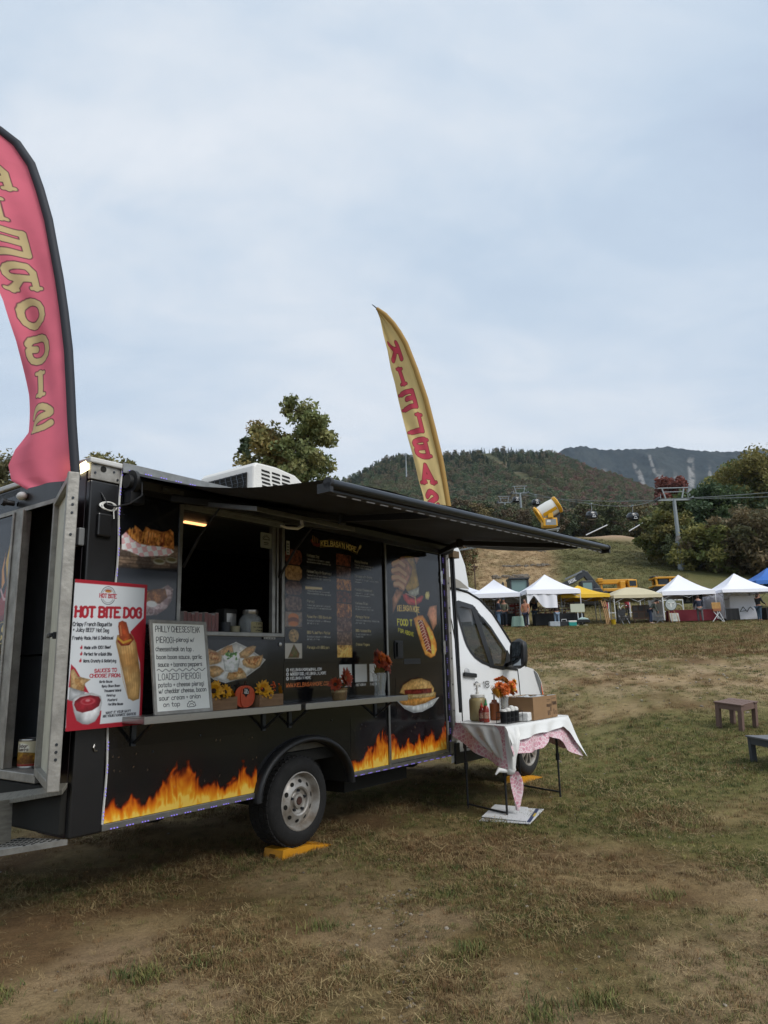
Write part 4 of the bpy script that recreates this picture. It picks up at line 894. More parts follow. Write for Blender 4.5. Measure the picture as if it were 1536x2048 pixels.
b = MB(); b.box(.24, .42, -.152, -.146, 2.725, 2.755); b.build('rating_plate', M_alu, aw)
b = MB(); b.tube([(.07, -.15, 2.76), (.06, -.17, 2.66), (.0, -.12, 2.60), (-.06, -.05, 2.58), (-.11, -.03, 2.59), (-.145, -.006, 2.67)], .006, 6); b.build('awning_cable', M_plas, T_, smooth=50)
b = MB(); b.tube([(-.10 + (.055 + .012 * math.sin(t * .7)) * math.cos(t), -.03 - .008 * math.sin(t * 2), 2.575 + (.028 + .006 * math.sin(t)) * math.sin(t)) for t in np.linspace(0, 19, 70)] + [(-.06, -.03, 2.55), (-.055, -.03, 2.50)], .0045, 5); b.build('coiled_cable', M_whitep, T_, smooth=50)
b = MB(); b.box(-.17, -.06, -.03, -.0045, 2.37, 2.53); b.build('inlet_cover', M_blk2, T_, bevel=.012)
# roof air conditioner
ac = MB(); prof = [(1.47, 2.905), (1.47, 3.25), (1.50, 3.29), (1.75, 3.295), (2.0, 3.265), (2.2, 3.16), (2.34, 3.0), (2.36, 2.905)]
ac.prism(prof, .25, .98, 'y'); acu = ac.build('air_conditioner', M_whitep, T_, bevel=.02)
b = MB(); b.box(1.458, 1.466, .33, .92, 2.96, 3.20); b.build('coil_grille', M_dark, acu)
b = MB()
for y in np.arange(.37, .92, .075): b.tube([(1.453, y + .012 * math.sin(z * 40), z) for z in np.linspace(2.96, 3.20, 9)], .006, 4)
for z in np.arange(2.98, 3.2, .035): b.bar((1.456, .33, z), (1.456, .92, z), .003, .003)
tag(b.build('grille_wires', M_gry, acu), kind='stuff')
for i in range(5):
    for j in range(3 + (i > 1)):
        x = 1.56 + j * .13 + (.0 if i < 3 else .01); z = 3.235 - i * .036
        b = MB(); b.add([(x, .2465, z), (x + .10, .2465, z - .004), (x + .11, .2465, z - .022), (x + .005, .2465, z - .018)], [(0, 1, 2, 3)]); b.build('vent_slot', M_dark, acu)
ribbon_text('lettering', 'FURRION', .042, mat('grey_letter', '9a9a98', .5), acu, (1.62, .2475, 3.005), (1, 0, 0), (0, 0, 1), .2, fit=.38, lift=.001)
b = MB(); b.box(2.6, 3.3, .5, 1.4, 2.905, 2.96); b.build('roof_vent', M_whitep, T_, bevel=.02)
# ---------------------------------------------------------------- the white cab
def cab_y(x, z): return .035 + .11 * max(0, z - 1.45) + .03 * max(0, .9 - z) + .09 * max(0, (x - 5.9)) ** 2 + .05 * max(0, z - 2.1) * 3
CW = [(4.564, 2.169), (4.694, 2.205), (5.013, 2.168), (5.366, 1.915), (5.666, 1.637), (5.849, 1.446), (5.75, 1.41), (5.501, 1.402), (5.25, 1.43), (5.002, 1.488), (4.85, 1.55), (4.776, 1.607), (4.71, 1.68), (4.674, 1.752), (4.604, 1.983)]
ROOF = [(4.24, 2.36), (4.74, 2.36), (4.98, 2.335), (5.22, 2.26), (5.46, 2.095), (5.74, 1.83), (6.01, 1.565), (6.20, 1.42), (6.45, 1.385), (6.64, 1.32), (6.78, 1.20), (6.87, 1.0), (6.91, .8), (6.90, .55), (6.80, .40)]
warch = [(6.08 + .42 * math.cos(t), .42 + .42 * math.sin(t)) for t in np.linspace(0, math.pi, 15)]
CO = ROOF + [(6.52, .38)] + warch[1:-1] + [(5.64, .38), (4.24, .42)]
for side in (0, 1):
    fn = (lambda x, z: (x, cab_y(x, z), z)) if side == 0 else (lambda x, z: (x, 2.10 - cab_y(x, z), z))
    v, f = cdt_mesh(CO, [CW], fn, .11); b = MB(); b.add(v, f); b.build('cab_side', M_white, T_, smooth=60)
    # glass just inside, black surround, pillar
    v, f = cdt_mesh([(x, z) for x, z in CW], [], lambda x, z: tuple(Vector(fn(x, z)) + Vector((0, .012 if side == 0 else -.012, 0))), .25); b = MB(); b.add(v, f); b.build('cab_window', M_glass, T_, smooth=60)
    cx = sum(p[0] for p in CW) / len(CW); cz = sum(p[1] for p in CW) / len(CW)
    inn = [(x + (cx - x) * .08, z + (cz - z) * .10) for x, z in CW]; oo = [(x - (cx - x) * .03, z - (cz - z) * .04) for x, z in CW]; s = -1 if side == 0 else 1
    b = MB(); k = len(CW); b.add([tuple(Vector(fn(*p)) + Vector((0, .006 * s, 0))) for p in oo] + [tuple(Vector(fn(*p)) + Vector((0, .008 * s, 0))) for p in inn], [(i, (i + 1) % k, (i + 1) % k + k, i + k) for i in range(k)]); b.build('window_seal', M_plas, T_, smooth=60)
    b = MB(); b.bar(tuple(Vector(fn(4.99, 2.15)) + Vector((0, .009 * s, 0))), tuple(Vector(fn(5.24, 1.44)) + Vector((0, .009 * s, 0))), .10, .006, (0, 1, 0)); b.build('window_divider', M_plas, T_)
def crown(x, z, n=9, k=.05):
    y0 = cab_y(x, z); return [(x + k * math.sin(math.pi * j / (n - 1)), y0 + (2.10 - 2 * y0) * j / (n - 1), z + .02 * math.sin(math.pi * j / (n - 1))) for j in range(n)]
MB().grid([crown(*p) for p in ROOF[:4]]).build('cab_roof', M_white, T_, smooth=60)
MB().grid([crown(*p) for p in ROOF[3:8]]).build('windscreen', M_glass, T_, smooth=60)
MB().grid([crown(*p, k=.16) for p in ROOF[7:]]).build('bonnet', M_white, T_, smooth=60)
b = MB(); b.tube([(x, cab_y(x, z) - .003, z + .006) for x, z in ROOF[:8]], .014, 6); b.build('roof_gutter', M_plas, T_, smooth=50)
b = MB(); b.tube([(x, cab_y(x, z) + .035, z + .028) for x, z in ROOF[3:8]], .02, 6); b.build('a_pillar', M_white, T_, smooth=50)
# wind deflector between cab and box
fp = [(4.24, 2.93), (4.60, 2.965), (4.74, 2.95), (4.87, 2.86), (5.01, 2.685), (5.075, 2.48), (5.09, 2.375)]
P = []
for x, z in fp:
    n = 15; P.append([(x + (.16 * math.sin(math.pi * j / (n - 1)) ** .6 if x > 4.3 else 0), .13 + (1.84) * j / (n - 1) + (.10 * (x - 4.24) * (1 - 2 * j / (n - 1))), z) for j in range(n)])
MB().grid(P).build('wind_deflector', M_white, T_, smooth=60)
for y in (.13, 1.97):
    b = MB(); s = 1 if y < 1 else -1; q = [(x, y + .10 * (x - 4.24) * s, z) for x, z in fp] + [(4.24, y, 2.375)]; b.add(q, [tuple(range(len(q)))]); b.build('deflector_side', M_white, T_)
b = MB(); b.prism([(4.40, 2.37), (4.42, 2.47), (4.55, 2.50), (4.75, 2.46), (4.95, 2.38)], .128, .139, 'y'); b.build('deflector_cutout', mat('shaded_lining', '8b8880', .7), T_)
# door seams, handle, lettering
def seam(name, pts, r=.006): b = MB(); b.tube([(x, cab_y(x, z) - .001, z) for x, z in pts], r, 5); return b.build(name, M_dark, T_)
seam('door_seam', [(4.41, 2.28), (4.44, 1.95), (4.466, 1.63), (4.48, 1.25), (4.487, .90), (4.50, .55)], .008); seam('door_seam', [(5.93, 1.40), (5.955, 1.2), (5.965, 1.0), (5.90, .90), (5.72, .70), (5.66, .55)], .008); seam('door_seam', [(4.50, .55), (5.1, .53), (5.66, .55)], .005)
b = MB(); b.bar((4.535, .015, 1.36), (4.82, .015, 1.337), .05, .03, (0, 1, 0)); b.build('cab_door_handle', M_plas, T_, bevel=.012)
b = MB(); b.lathe([(.055, 0), (.05, .01), (.02, .018), (.001, .018)], 16, Matrix.Translation((4.63, .03, 1.375)) @ Matrix.Rotation(rad(90), 4, 'X')); b.build('handle_recess', mat('grey_paint', '9fa1a2', .4), T_, smooth=50)
tag(ribbon_text('cab_lettering', '9 18     2', .075, M_dark, T_, (4.78, .024, 1.19), (1, 0, 0), (0, 0, 1), .12, fit=.80), kind='stuff')
# mirror
b = MB(); P = []
for i in range(9):
    t = i / 8; z = 1.40 + .37 * t; w = .062 * (1 - abs(2 * t - 1) ** 4) ** .5 + .008; P.append([(5.54 + (.035) * t + dx * w * 1.0, -.19 + dy * w * 1.5, z) for dx, dy in ((-1, -.9), (-.6, -1.05), (.5, -.95), (1, -.5), (1.05, .4), (.6, .95), (-.5, 1), (-1, .9))])
b.grid(P, 0, True); b.add(P[0], [tuple(range(8))]); b.add(P[-1], [tuple(range(8))]); mir = b.build('door_mirror', M_plas, T_, smooth=50)
b = MB(); b.box(5.482, 5.486, -.25, -.13, 1.55, 1.73); b.box(5.472, 5.476, -.25, -.13, 1.44, 1.53); b.build('mirror_glass', mat('mirror_glass', '8c9399', .05, 1.0), mir)
b = MB(); b.bar((5.56, -.10, 1.47), (5.70, .06, 1.43), .10, .05); b.prism([(5.50, 1.40), (5.93, 1.375), (5.84, 1.455), (5.70, 1.60), (5.66, 1.64), (5.60, 1.5)], .02, .034, 'y'); b.build('mirror_arm', M_plas, mir, bevel=.008)
b = MB(); b.tube([(5.75, .20, 1.85), (5.64, .16, 2.05), (5.58, .15, 2.28)], .005, 5); b.build('aerial', M_plas, T_)
# lamps, bumper, interior
b = MB(); v, f = cdt_mesh([(6.46, 1.37), (6.60, 1.32), (6.74, 1.20), (6.82, 1.02), (6.76, .98), (6.66, 1.10), (6.55, 1.24)], [], lambda x, z: (x, cab_y(x, z) - .006, z), .08); b.add(v, f); b.build('headlight', mat('headlamp', '6f7880', .08, .3), T_, smooth=60)
b = MB(); v, f = cdt_mesh([(6.72, 1.20), (6.80, 1.06), (6.86, .94), (6.82, .92), (6.76, 1.02)], [], lambda x, z: (x, cab_y(x, z) - .010, z), .08); b.add(v, f); b.build('turn_signal', mat('amber_lens', 'd8622a', .15), T_, smooth=60)
b = MB(); b.prism([(6.56, 1.26), (6.66, 1.22), (6.60, 1.17), (6.56, 1.19)], .10, .135, 'y'); b.build('side_indicator', M_plas, T_)
b = MB(); b.grid([[(x + .02, cab_y(x, z) - .008, z) for x, z in ((6.5, .42), (6.55, .62), (6.6, .70))], [(x + .02, cab_y(x, z) - .008, z) for x, z in ((6.80, .40), (6.90, .6), (6.905, .72))]]); b.build('front_bumper', M_plas, T_, smooth=50)
b = MB(); b.prism([(4.3, .40), (5.62, .40), (5.62, .50), (4.3, .52)], .025, .05, 'y'); b.build('cab_sill', M_plas, T_)
b = MB(); b.box(4.26, 6.4, .12, 1.98, .55, .62); b.box(4.26, 4.30, .12, 1.98, .6, 2.3); b.build('cab_floor', M_dark, T_)
for y in (.55, 1.55):
    b = MB(); b.add([(4.5, y - .25, .95), (5.05, y - .25, .98), (5.05, y + .25, .98), (4.5, y + .25, .95), (4.45, y - .24, 1.72), (4.6, y - .24, 1.72), (4.6, y + .24, 1.72), (4.45, y + .24, 1.72)], [(0, 1, 2, 3), (4, 7, 6, 5), (0, 4, 5, 1), (1, 5, 6, 2), (2, 6, 7, 3), (3, 7, 4, 0)]); b.box(4.46, 4.57, y - .12, y + .12, 1.76, 1.98); b.build('cab_seat', mat('seat_cloth', '232529', .8), T_, bevel=.04)
b = MB(); b.prism([(5.45, 1.30), (5.8, 1.42), (6.15, 1.40), (6.1, .9), (5.6, .9)], .15, 1.95, 'y'); b.build('dashboard', M_plas, T_, bevel=.03)
b = MB(); b.lathe([(.18, -.012), (.19, 0), (.18, .012), (.17, 0), (.18, -.012)], 24, Matrix.Translation((5.30, .58, 1.42)) @ Matrix.Rotation(rad(65), 4, 'Y')); b.bar((5.30, .58, 1.42), (5.55, .58, 1.25), .05, .05); b.bar((5.30, .42, 1.42), (5.30, .74, 1.42), .03, .04); b.build('steering_wheel', M_plas, T_, smooth=50)
b = MB(); b.box(5.78, 5.80, .95, 1.15, 1.95, 2.02); b.build('rear_view_mirror', M_plas, T_)
b = MB(); b.bar((4.33, -.045, .95), (4.30, -.045, 2.72), .03, .03); b.build('flag_socket', M_plas, T_)
b = MB(); b.box(4.26, 4.40, -.08, .02, 2.68, 2.76); b.build('flag_bracket', mat('brown_wood_block', '5b4a33', .8), T_, bevel=.004)
b = MB(); b.box(4.17, 4.26, -.06, -.036, .50, .64); b.build('side_marker', M_plas, T_, bevel=.01)
PG={'plate':[(0.72,1.548),(0.754,1.574),(0.923,1.634),(1.074,1.688),(1.184,1.65),(1.388,1.551),(1.325,1.496),(1.188,1.426),(0.976,1.384),(0.861,1.414),(0.758,1.472),(0.721,1.506)],
'p1':[(0.754,1.578),(0.767,1.608),(0.804,1.638),(0.832,1.629),(0.866,1.621),(0.912,1.603),(0.933,1.579),(0.931,1.546),(0.892,1.529),(0.814,1.518),(0.769,1.531),(0.755,1.556)],
'b1':[(0.805,1.603),(0.833,1.618),(0.878,1.607),(0.913,1.586),(0.908,1.551),(0.857,1.547),(0.812,1.569)],
'p2':[(0.9,1.614),(0.934,1.634),(0.991,1.661),(1.035,1.665),(1.049,1.616),(0.993,1.59),(0.93,1.59)],
'p3':[(1.112,1.603),(1.184,1.648),(1.252,1.661),(1.284,1.658),(1.266,1.616),(1.21,1.58),(1.167,1.566),(1.118,1.571)],
'p4':[(1.143,1.544),(1.167,1.566),(1.247,1.579),(1.336,1.584),(1.359,1.59),(1.359,1.56),(1.331,1.505),(1.274,1.483),(1.187,1.498),(1.15,1.517)],
'b4':[(1.174,1.557),(1.33,1.579),(1.33,1.551),(1.293,1.506),(1.211,1.521)],
'p5':[(0.762,1.493),(0.808,1.507),(0.87,1.512),(0.915,1.503),(0.959,1.472),(0.917,1.442),(0.855,1.424),(0.81,1.449)],
'p6':[(0.989,1.419),(1.003,1.453),(1.043,1.483),(1.09,1.5),(1.138,1.486),(1.185,1.44),(1.185,1.417),(1.128,1.41),(1.021,1.4)],
'b6':[(1.032,1.461),(1.084,1.491),(1.151,1.468),(1.151,1.45),(1.067,1.443)],
'cup':[(0.947,1.568),(0.97,1.59),(1.034,1.603),(1.1,1.585),(1.119,1.558),(1.097,1.464),(1.032,1.457),(0.967,1.471)],
'green':[(0.958,1.59),(0.981,1.612),(1.016,1.603),(1.063,1.616),(1.088,1.589),(1.076,1.567),(1.029,1.55),(1.0,1.572)],
'wood':[(-0.002,2.325),(0.056,2.345),(0.471,2.381),(0.549,2.383),(0.535,2.211),(-0.007,2.175)],
'paper':[(0.029,2.399),(0.059,2.428),(0.112,2.384),(0.171,2.359),(0.254,2.355),(0.353,2.36),(0.44,2.35),(0.465,2.333),(0.419,2.301),(0.28,2.283),(0.191,2.27),(0.095,2.298),(0.034,2.304)],
'food':[(0.052,2.427),(0.079,2.45),(0.122,2.456),(0.128,2.486),(0.166,2.462),(0.196,2.446),(0.217,2.489),(0.255,2.474),(0.301,2.474),(0.348,2.467),(0.395,2.479),(0.426,2.497),(0.455,2.474),(0.464,2.353),(0.401,2.352),(0.314,2.362),(0.246,2.354),(0.171,2.359),(0.119,2.385)],
'cups2':[(0.339,2.25),(0.444,2.27)],
'sausage':[(-0.012,1.776),(-0.01,1.802),(0.015,1.814),(0.045,1.804),(0.057,1.772),(0.08,1.708),(0.082,1.669),(0.046,1.656),(0.009,1.669)],
'bun':[(-0.024,1.675),(-0.015,1.643),(0.015,1.555),(0.042,1.467),(0.068,1.385),(0.087,1.315),(0.124,1.296),(0.168,1.308),(0.174,1.412),(0.167,1.476),(0.147,1.573),(0.126,1.67),(0.101,1.714),(0.078,1.733),(-0.016,1.719)],
'collar':[(-0.014,1.681),(0.017,1.65),(0.075,1.656),(0.11,1.695),(0.078,1.733),(0.045,1.669),(-0.004,1.706)],
'redtri':[(0.187,1.848),(0.078,1.743),(0.119,1.669),(0.163,1.541),(0.181,1.348),(0.19,1.172),(0.222,1.169)],
'redleft':[(-0.326,1.538),(-0.295,1.511),(-0.245,1.438),(-0.194,1.359),(-0.332,1.4)],
'redbot':[(-0.34,1.33),(-0.102,1.246),(-0.108,1.166),(0.228,1.169),(0.231,1.118),(-0.331,1.118)],
'bowl':[(-0.302,1.305),(-0.289,1.252),(-0.267,1.199),(-0.227,1.175),(-0.188,1.169),(-0.142,1.184),(-0.115,1.223),(-0.101,1.294),(-0.112,1.337),(-0.174,1.361),(-0.252,1.355),(-0.296,1.328)],
'sauce':[(-0.29,1.293),(-0.285,1.316),(-0.251,1.338),(-0.186,1.347),(-0.125,1.335),(-0.11,1.313),(-0.121,1.277),(-0.167,1.253),(-0.232,1.243),(-0.271,1.257)],
'bowl2':[(-0.326,1.4),(-0.22,1.366),(-0.245,1.337),(-0.288,1.316),(-0.327,1.321)],
'fries':[(-0.327,1.499),(-0.308,1.511),(-0.273,1.463),(-0.189,1.442),(-0.224,1.42),(-0.231,1.372),(-0.273,1.374),(-0.322,1.394)],
'ptext':[(-0.327,1.829),(0.155,1.84),(-0.33,1.771),(-0.062,1.778),(-0.327,1.738),(-0.081,1.737),(-0.327,1.687),(-0.047,1.693),(-0.245,1.63),(-0.061,1.634),(-0.243,1.591),(-0.051,1.59),(-0.246,1.549),(-0.017,1.547),(-0.165,1.484),(-0.009,1.487),(-0.195,1.454),(0.021,1.452),(-0.127,1.419),(-0.037,1.419),(-0.108,1.391),(0.02,1.391),(-0.091,1.362),(0.03,1.361),(-0.07,1.333),(-0.009,1.332),(-0.061,1.304),(0.005,1.304),(-0.056,1.277),(0.049,1.275),(-0.07,1.225),(0.11,1.227),(-0.088,1.205),(0.148,1.206),(-0.16,1.948),(-0.036,1.955),(-0.099,1.974)],
'bottle':[(3.386,2.612),(3.56,2.625),(3.604,2.488),(3.647,2.321),(3.582,2.266),(3.425,2.236),(3.38,2.272)],
'cap':[(3.425,2.236),(3.646,2.3),(3.632,2.22),(3.56,2.19),(3.457,2.199)],
'hand':[(3.224,2.541),(3.326,2.596),(3.377,2.606),(3.46,2.555),(3.526,2.501),(3.513,2.43),(3.448,2.336),(3.358,2.241),(3.275,2.246),(3.229,2.31),(3.184,2.383)],
'arm1':[(3.226,2.252),(3.357,2.232),(3.252,2.12),(3.149,1.992),(3.149,2.152)],
'arm2':[(3.832,2.1),(3.982,2.123),(3.967,1.913),(3.887,1.841),(3.813,1.969),(3.779,2.008)],
'slv':[(3.559,2.62),(3.685,2.633),(3.607,2.539)],
'kiel':[(3.331,2.201),(3.39,2.214),(3.456,2.179),(3.576,2.167),(3.685,2.213),(3.729,2.206),(3.68,2.143),(3.572,2.097),(3.434,2.1),(3.353,2.144)],
'forkhead':[(3.749,2.227),(3.778,2.259),(3.834,2.263),(3.849,2.223),(3.818,2.17),(3.764,2.177)],
'dtext':[(3.234,2.024),(3.771,2.017),(3.257,1.883),(3.439,1.893),(3.238,1.845),(3.554,1.804)],
'dbun':[(3.52,1.958),(3.6,1.991),(3.698,1.999),(3.774,1.928),(3.877,1.831),(3.942,1.712),(3.946,1.632),(3.904,1.572),(3.82,1.548),(3.715,1.583),(3.65,1.68),(3.588,1.805),(3.542,1.901)],
'dsaus':[(3.597,1.942),(3.685,1.945),(3.768,1.838),(3.832,1.711),(3.841,1.592),(3.753,1.622),(3.674,1.768)],
'tbun':[(3.23,1.211),(3.29,1.281),(3.441,1.331),(3.629,1.34),(3.785,1.301),(3.861,1.231),(3.848,1.184),(3.318,1.189)],
'sse':[(3.312,1.234),(3.553,1.234),(3.816,1.233),(3.812,1.185),(3.55,1.183),(3.318,1.193)],
'kraut':[(3.358,1.191),(3.885,1.192),(3.873,1.144),(3.38,1.14)],
'bbun':[(3.227,1.148),(3.381,1.154),(3.894,1.182),(3.881,1.134),(3.682,1.087),(3.475,1.071),(3.28,1.091),(3.226,1.121)],
'dplate':[(3.179,1.137),(3.281,1.118),(3.717,1.095),(3.945,1.131),(3.821,1.051),(3.624,1.006),(3.471,1.002),(3.31,1.053)]}
# ---------------------------------------------------------------- vinyl prints on the truck
BG = np.array([.099, .104, .118]) * .92
onwall = lambda off: (lambda X, Y: (X, np.full_like(X, off), Y))
def dab(cv, P, c1, c2, sc=40, seed=1, soft=None, edge=None, lo=.4, hi=.62):
    m = cv.mask(P, soft); n = sst(lo, hi, cv.noise(sc, seed))[..., None]
    n3 = cv.noise(sc * 3.1, seed + 7, 3); sh = (.70 + .62 * np.clip(cv.mask(P, .045) - .5, 0, .5)) * (.80 + .40 * n3)
    c = (cv.col(c1) * (1 - n) + cv.col(c2) * n) * sh[..., None]; cv.C[:] = cv.C * (1 - m[..., None]) + c * m[..., None]
    if edge: cv.line(P + [P[0]], edge[1], edge[0], .6)
    return m
def flames(name, x0, x1, z0, z1, env, seed, parent=T_, off=-.0025, res=185):
    cv = Cv(x0, x1, z0, z1, res, BG); X, Y = cv.X, cv.Y - z0; ex, eh = zip(*env)
    wx = .06 * (fbm(X * 9, Y * 6 - 3, seed, 3) - .5) * np.clip(Y * 8, 0, 1.6)
    h = np.interp(X + wx * 1.4, ex, eh) * (.82 + .4 * fbm((X + wx) * 16, Y * 1.5, seed + 9, 3)); t = Y / np.maximum(h, .02)
    tong = np.abs(np.sin(26 * (X + wx * 1.6) + 5 * fbm(X * 7, Y * 7, seed + 3, 3) * 2)); wisp = np.abs(2 * fbm((X + wx) * 22, Y * 8 + 3, seed + 5, 3) - 1)
    I = np.clip(1.12 - t - .30 * tong * t - .25 * wisp, 0, 1); fil = (1 - np.clip(wisp * 3.2, 0, 1)) * np.clip(I * 3, 0, 1)
    I = np.clip(I * (.62 + .62 * fbm((X + wx * 2) * 30, Y * 9, seed + 20, 3)) + .30 * fil * I, 0, 1)
    st = [0, .06, .16, .30, .5, .72, .9, 1]; cs = np.array([BG, [.13, .07, .07], [.36, .12, .06], [.72, .31, .07], [.86, .46, .10], [.91, .58, .14], [.94, .70, .22], [.96, .80, .36]])
    cv.C[:] = np.stack([np.interp(I, st, cs[:, k]) for k in range(3)], -1)
    gl = np.exp(-np.clip(t - .7, 0, 9) * 2.2) * (t > .7) * .05; cv.C[..., 0] += gl; rg = random.Random(seed)
    for _ in range(int((x1 - x0) * 16)):
        x = rg.uniform(x0, x1); z = z0 + rg.uniform(.2, .98) * (z1 - z0); cv.line([(x, z), (x + rg.uniform(-.004, .006), z + rg.uniform(.003, .013))], .004, 'c79a70', rg.uniform(.3, .9))
    return cv.mesh(name, onwall(off), M_print, parent)
flames('flame_print', .006, 1.31, .55, 1.0, [(0, .14), (.06, .16), (.13, .09), (.22, .17), (.30, .08), (.42, .20), (.50, .30), (.56, .36), (.64, .30), (.74, .27), (.82, .12), (.90, .18), (.97, .10), (1.1, .17), (1.2, .26), (1.26, .14), (1.33, .24), (1.4, .2)], 3)
flames('flame_print', 2.46, 3.02, .55, 1.02, [(2.4, .10), (2.5, .13), (2.58, .10), (2.7, .20), (2.78, .25), (2.86, .36), (2.92, .40), (3.0, .30), (3.1, .25)], 14)
flames('flame_print', 3.052, 4.062, .588, 1.0, [(3.0, .26), (3.08, .28), (3.14, .22), (3.22, .12), (3.34, .20), (3.44, .10), (3.54, .24), (3.64, .14), (3.76, .24), (3.86, .12), (3.98, .24), (4.1, .34)], 25, sdoor, -.0085)
# pierogi plate
cv = Cv(.70, 1.41, 1.365, 1.705, 235, BG); p = PG
dab(cv, p['plate'], 'b9b8b2', 'c9c8c3', 12, 2); cv.line(p['plate'] + [p['plate'][0]], .006, 'd9d8d4', .7)
for k, (a, c) in enumerate((('p2', 'caa376'), ('p3', 'c3a270'), ('p1', 'd1ad7c'), ('p4', 'd0aa74'), ('p5', 'c9a87c'), ('p6', 'd0b184'))):
    q = [(x + .006, z - .007) for x, z in p[a]]; cv.poly(q, '8d8c88', .008, .6); dab(cv, p[a], c, 'b58d5c', 26, 30 + k, edge=('8f6a40', .004))
for k, a in enumerate(('b1', 'b4', 'b6')): dab(cv, p[a], 'a5622e', 'd0a36c', 60, 50 + k, soft=.008)
dab(cv, p['cup'], 'c2c6c2', 'd4d6d2', 20, 9, soft=.004); cv.ell(1.033, 1.578, .082, .03, 'd9dad6')
for i in range(26):
    r_ = random.Random(i); cv.ell(1.025 + r_.uniform(-.06, .06), 1.588 + r_.uniform(-.03, .022), r_.uniform(.006, .012), r_.uniform(.005, .010), r_.choice(['3f6a2c', '57853a', '2f5222']))
cv.C[:] = BG + (cv.C - BG) * 1.3; cv.mesh('pierogi_print', onwall(-.0025), M_print, T_)
# basket photographs at the rear
cv = Cv(.006, .50, 1.80, 2.52, 200, BG)
cv.rect(0, .6, 1.78, 2.185, '32353b', soft=.01); dab(cv, p['wood'], '4d4540', '6a5c50', 22, 3, soft=.012)
for z in (2.21, 2.235, 2.26): cv.line([(0, z), (.5, z + .012)], .006, '40352f', .7)
m = cv.mask(p['food']); n = cv.noise(34, 7); c = np.stack([np.interp(n, (.25, .45, .6, .75), v) for v in ((.30, .55, .70, .78), (.16, .36, .47, .58), (.11, .20, .26, .36))], -1); cv.C[:] = cv.C * (1 - m[..., None]) + c * m[..., None]
for i in range(16):
    r_ = random.Random(i + 5); cv.line([(.08 + .022 * i + .0, 2.36 + r_.uniform(0, .03)), (.09 + .022 * i, 2.42 + r_.uniform(0, .05))], .010, r_.choice(['a9793f', '8a5a34', '6b3a2e', 'b98a4e']), .7)
m = cv.mask(p['paper']); ck = ((np.floor((cv.X + .4 * cv.Y) * 24) + np.floor((cv.Y - .25 * cv.X) * 24)) % 2)[..., None]; c = cv.col('c6a0a4') * ck + cv.col('d6d2d2') * (1 - ck); cv.C[:] = cv.C * (1 - m[..., None]) + c * m[..., None] * .93
for (x, z) in p['cups2']: cv.ell(x, z, .05, .022, '8b8a80'); cv.ell(x, z + .004, .042, .014, '55503a')
dab(cv, [(.20, 2.06), (.27, 2.03), (.35, 2.05), (.42, 2.09), (.47, 2.06), (.46, 1.98), (.42, 1.92), (.34, 1.87), (.24, 1.86), (.18, 1.9)], 'a99a9c', '7d6a6c', 30, 8); dab(cv, [(.21, 2.02), (.30, 2.05), (.40, 2.06), (.42, 2.0), (.36, 1.95), (.24, 1.95)], '8f6138', '6b4528', 40, 9); cv.ell(.29, 1.945, .045, .022, 'c4c6c8')
cv.C[:] = BG + (cv.C - BG) * 1.4; cv.mesh('basket_print', onwall(-.0025), M_print, T_)
# menu
cv = Cv(1.61, 2.98, 1.53, 2.66, 195, BG); G1 = '8d8f88'; rws = (2.495, 2.353, 2.215, 2.088, 1.953, 1.815, 1.687, 1.552)
kinds = (('5a3a30', '2f2320', '7a4a3a'), ('8a6f4c', '6b5138', 'a0835a'), ('4f3d38', '332724', '6a544a'), ('5b4c48', '3c302d', '79665c'), ('8f5f3a', '5a4034', 'b58a5c'), ('7d6844', '4a3c2c', '9a8660'), ('8d8678', '4b4030', 'b3aa98'))
def photo(x0, x1, z0, z1, k, seed, rnd=.02):
    P = [(x0, z0 + rnd), (x0 + rnd, z0), (x1 - rnd, z0), (x1, z0 + rnd), (x1, z1 - rnd), (x1 - rnd, z1), (x0 + rnd, z1), (x0, z1 - rnd)]
    m = cv.mask(P); n = cv.noise(42, seed); n2 = cv.noise(90, seed + 40); c = np.stack([np.interp(n * .6 + n2 * .4, (.3, .5, .68), [cv.col(h)[j] for h in (k[1], k[0], k[2])]) for j in range(3)], -1)
    cv.C[:] = cv.C * (1 - m[..., None]) + c * m[..., None]
for i in range(7): photo(1.615, 1.82, rws[i + 1] + .008, rws[i] - .002, kinds[i], 60 + i, .03 if i < 4 else .004)
cv.rect(1.615, 1.82, 1.825, 1.95, '5f6f80', .55); cv.ell(1.715, 1.905, .065, .035, 'a86a3a'); cv.ell(1.715, 1.875, .07, .03, '6a4230'); cv.ell(1.715, 1.85, .06, .022, 'a5683c')
cv.rect(1.615, 1.82, 1.69, 1.812, BG); cv.ell(1.72, 1.75, .062, .056, '8a7450'); m = cv.mask([(1.72 + .06 * math.cos(t), 1.75 + .055 * math.sin(t)) for t in np.linspace(0, 6.2, 20)]); cv.tint(m, cv.noise(70, 4), .4, 1.5)
cv.rect(1.615, 1.82, 1.56, 1.685, 'a09d96'); dab(cv, [(1.66, 1.58), (1.72, 1.68), (1.79, 1.60), (1.78, 1.565), (1.65, 1.565)], '5b5a34', '7a5638', 70, 5)
c2 = (2.525, 2.405, 2.29, 2.175, 2.06, 1.93, 1.80, 1.68, 1.565); kk = (kinds[0], kinds[2], ('9a6a38', '4a2f20', 'b98a50'), kinds[0], ('7a4f3a', '4b352c', 'b88a58'), ('5a4038', '3a2c2a', '7d6860'), ('604a40', '3c302c', '8a7464'), ('b08a4c', '6a4a2a', 'd0b070'))
for i in range(8): photo(2.285, 2.50, c2[i + 1] + (.006 if i < 4 else -.002), c2[i] - .004, kk[i], 80 + i, .004)
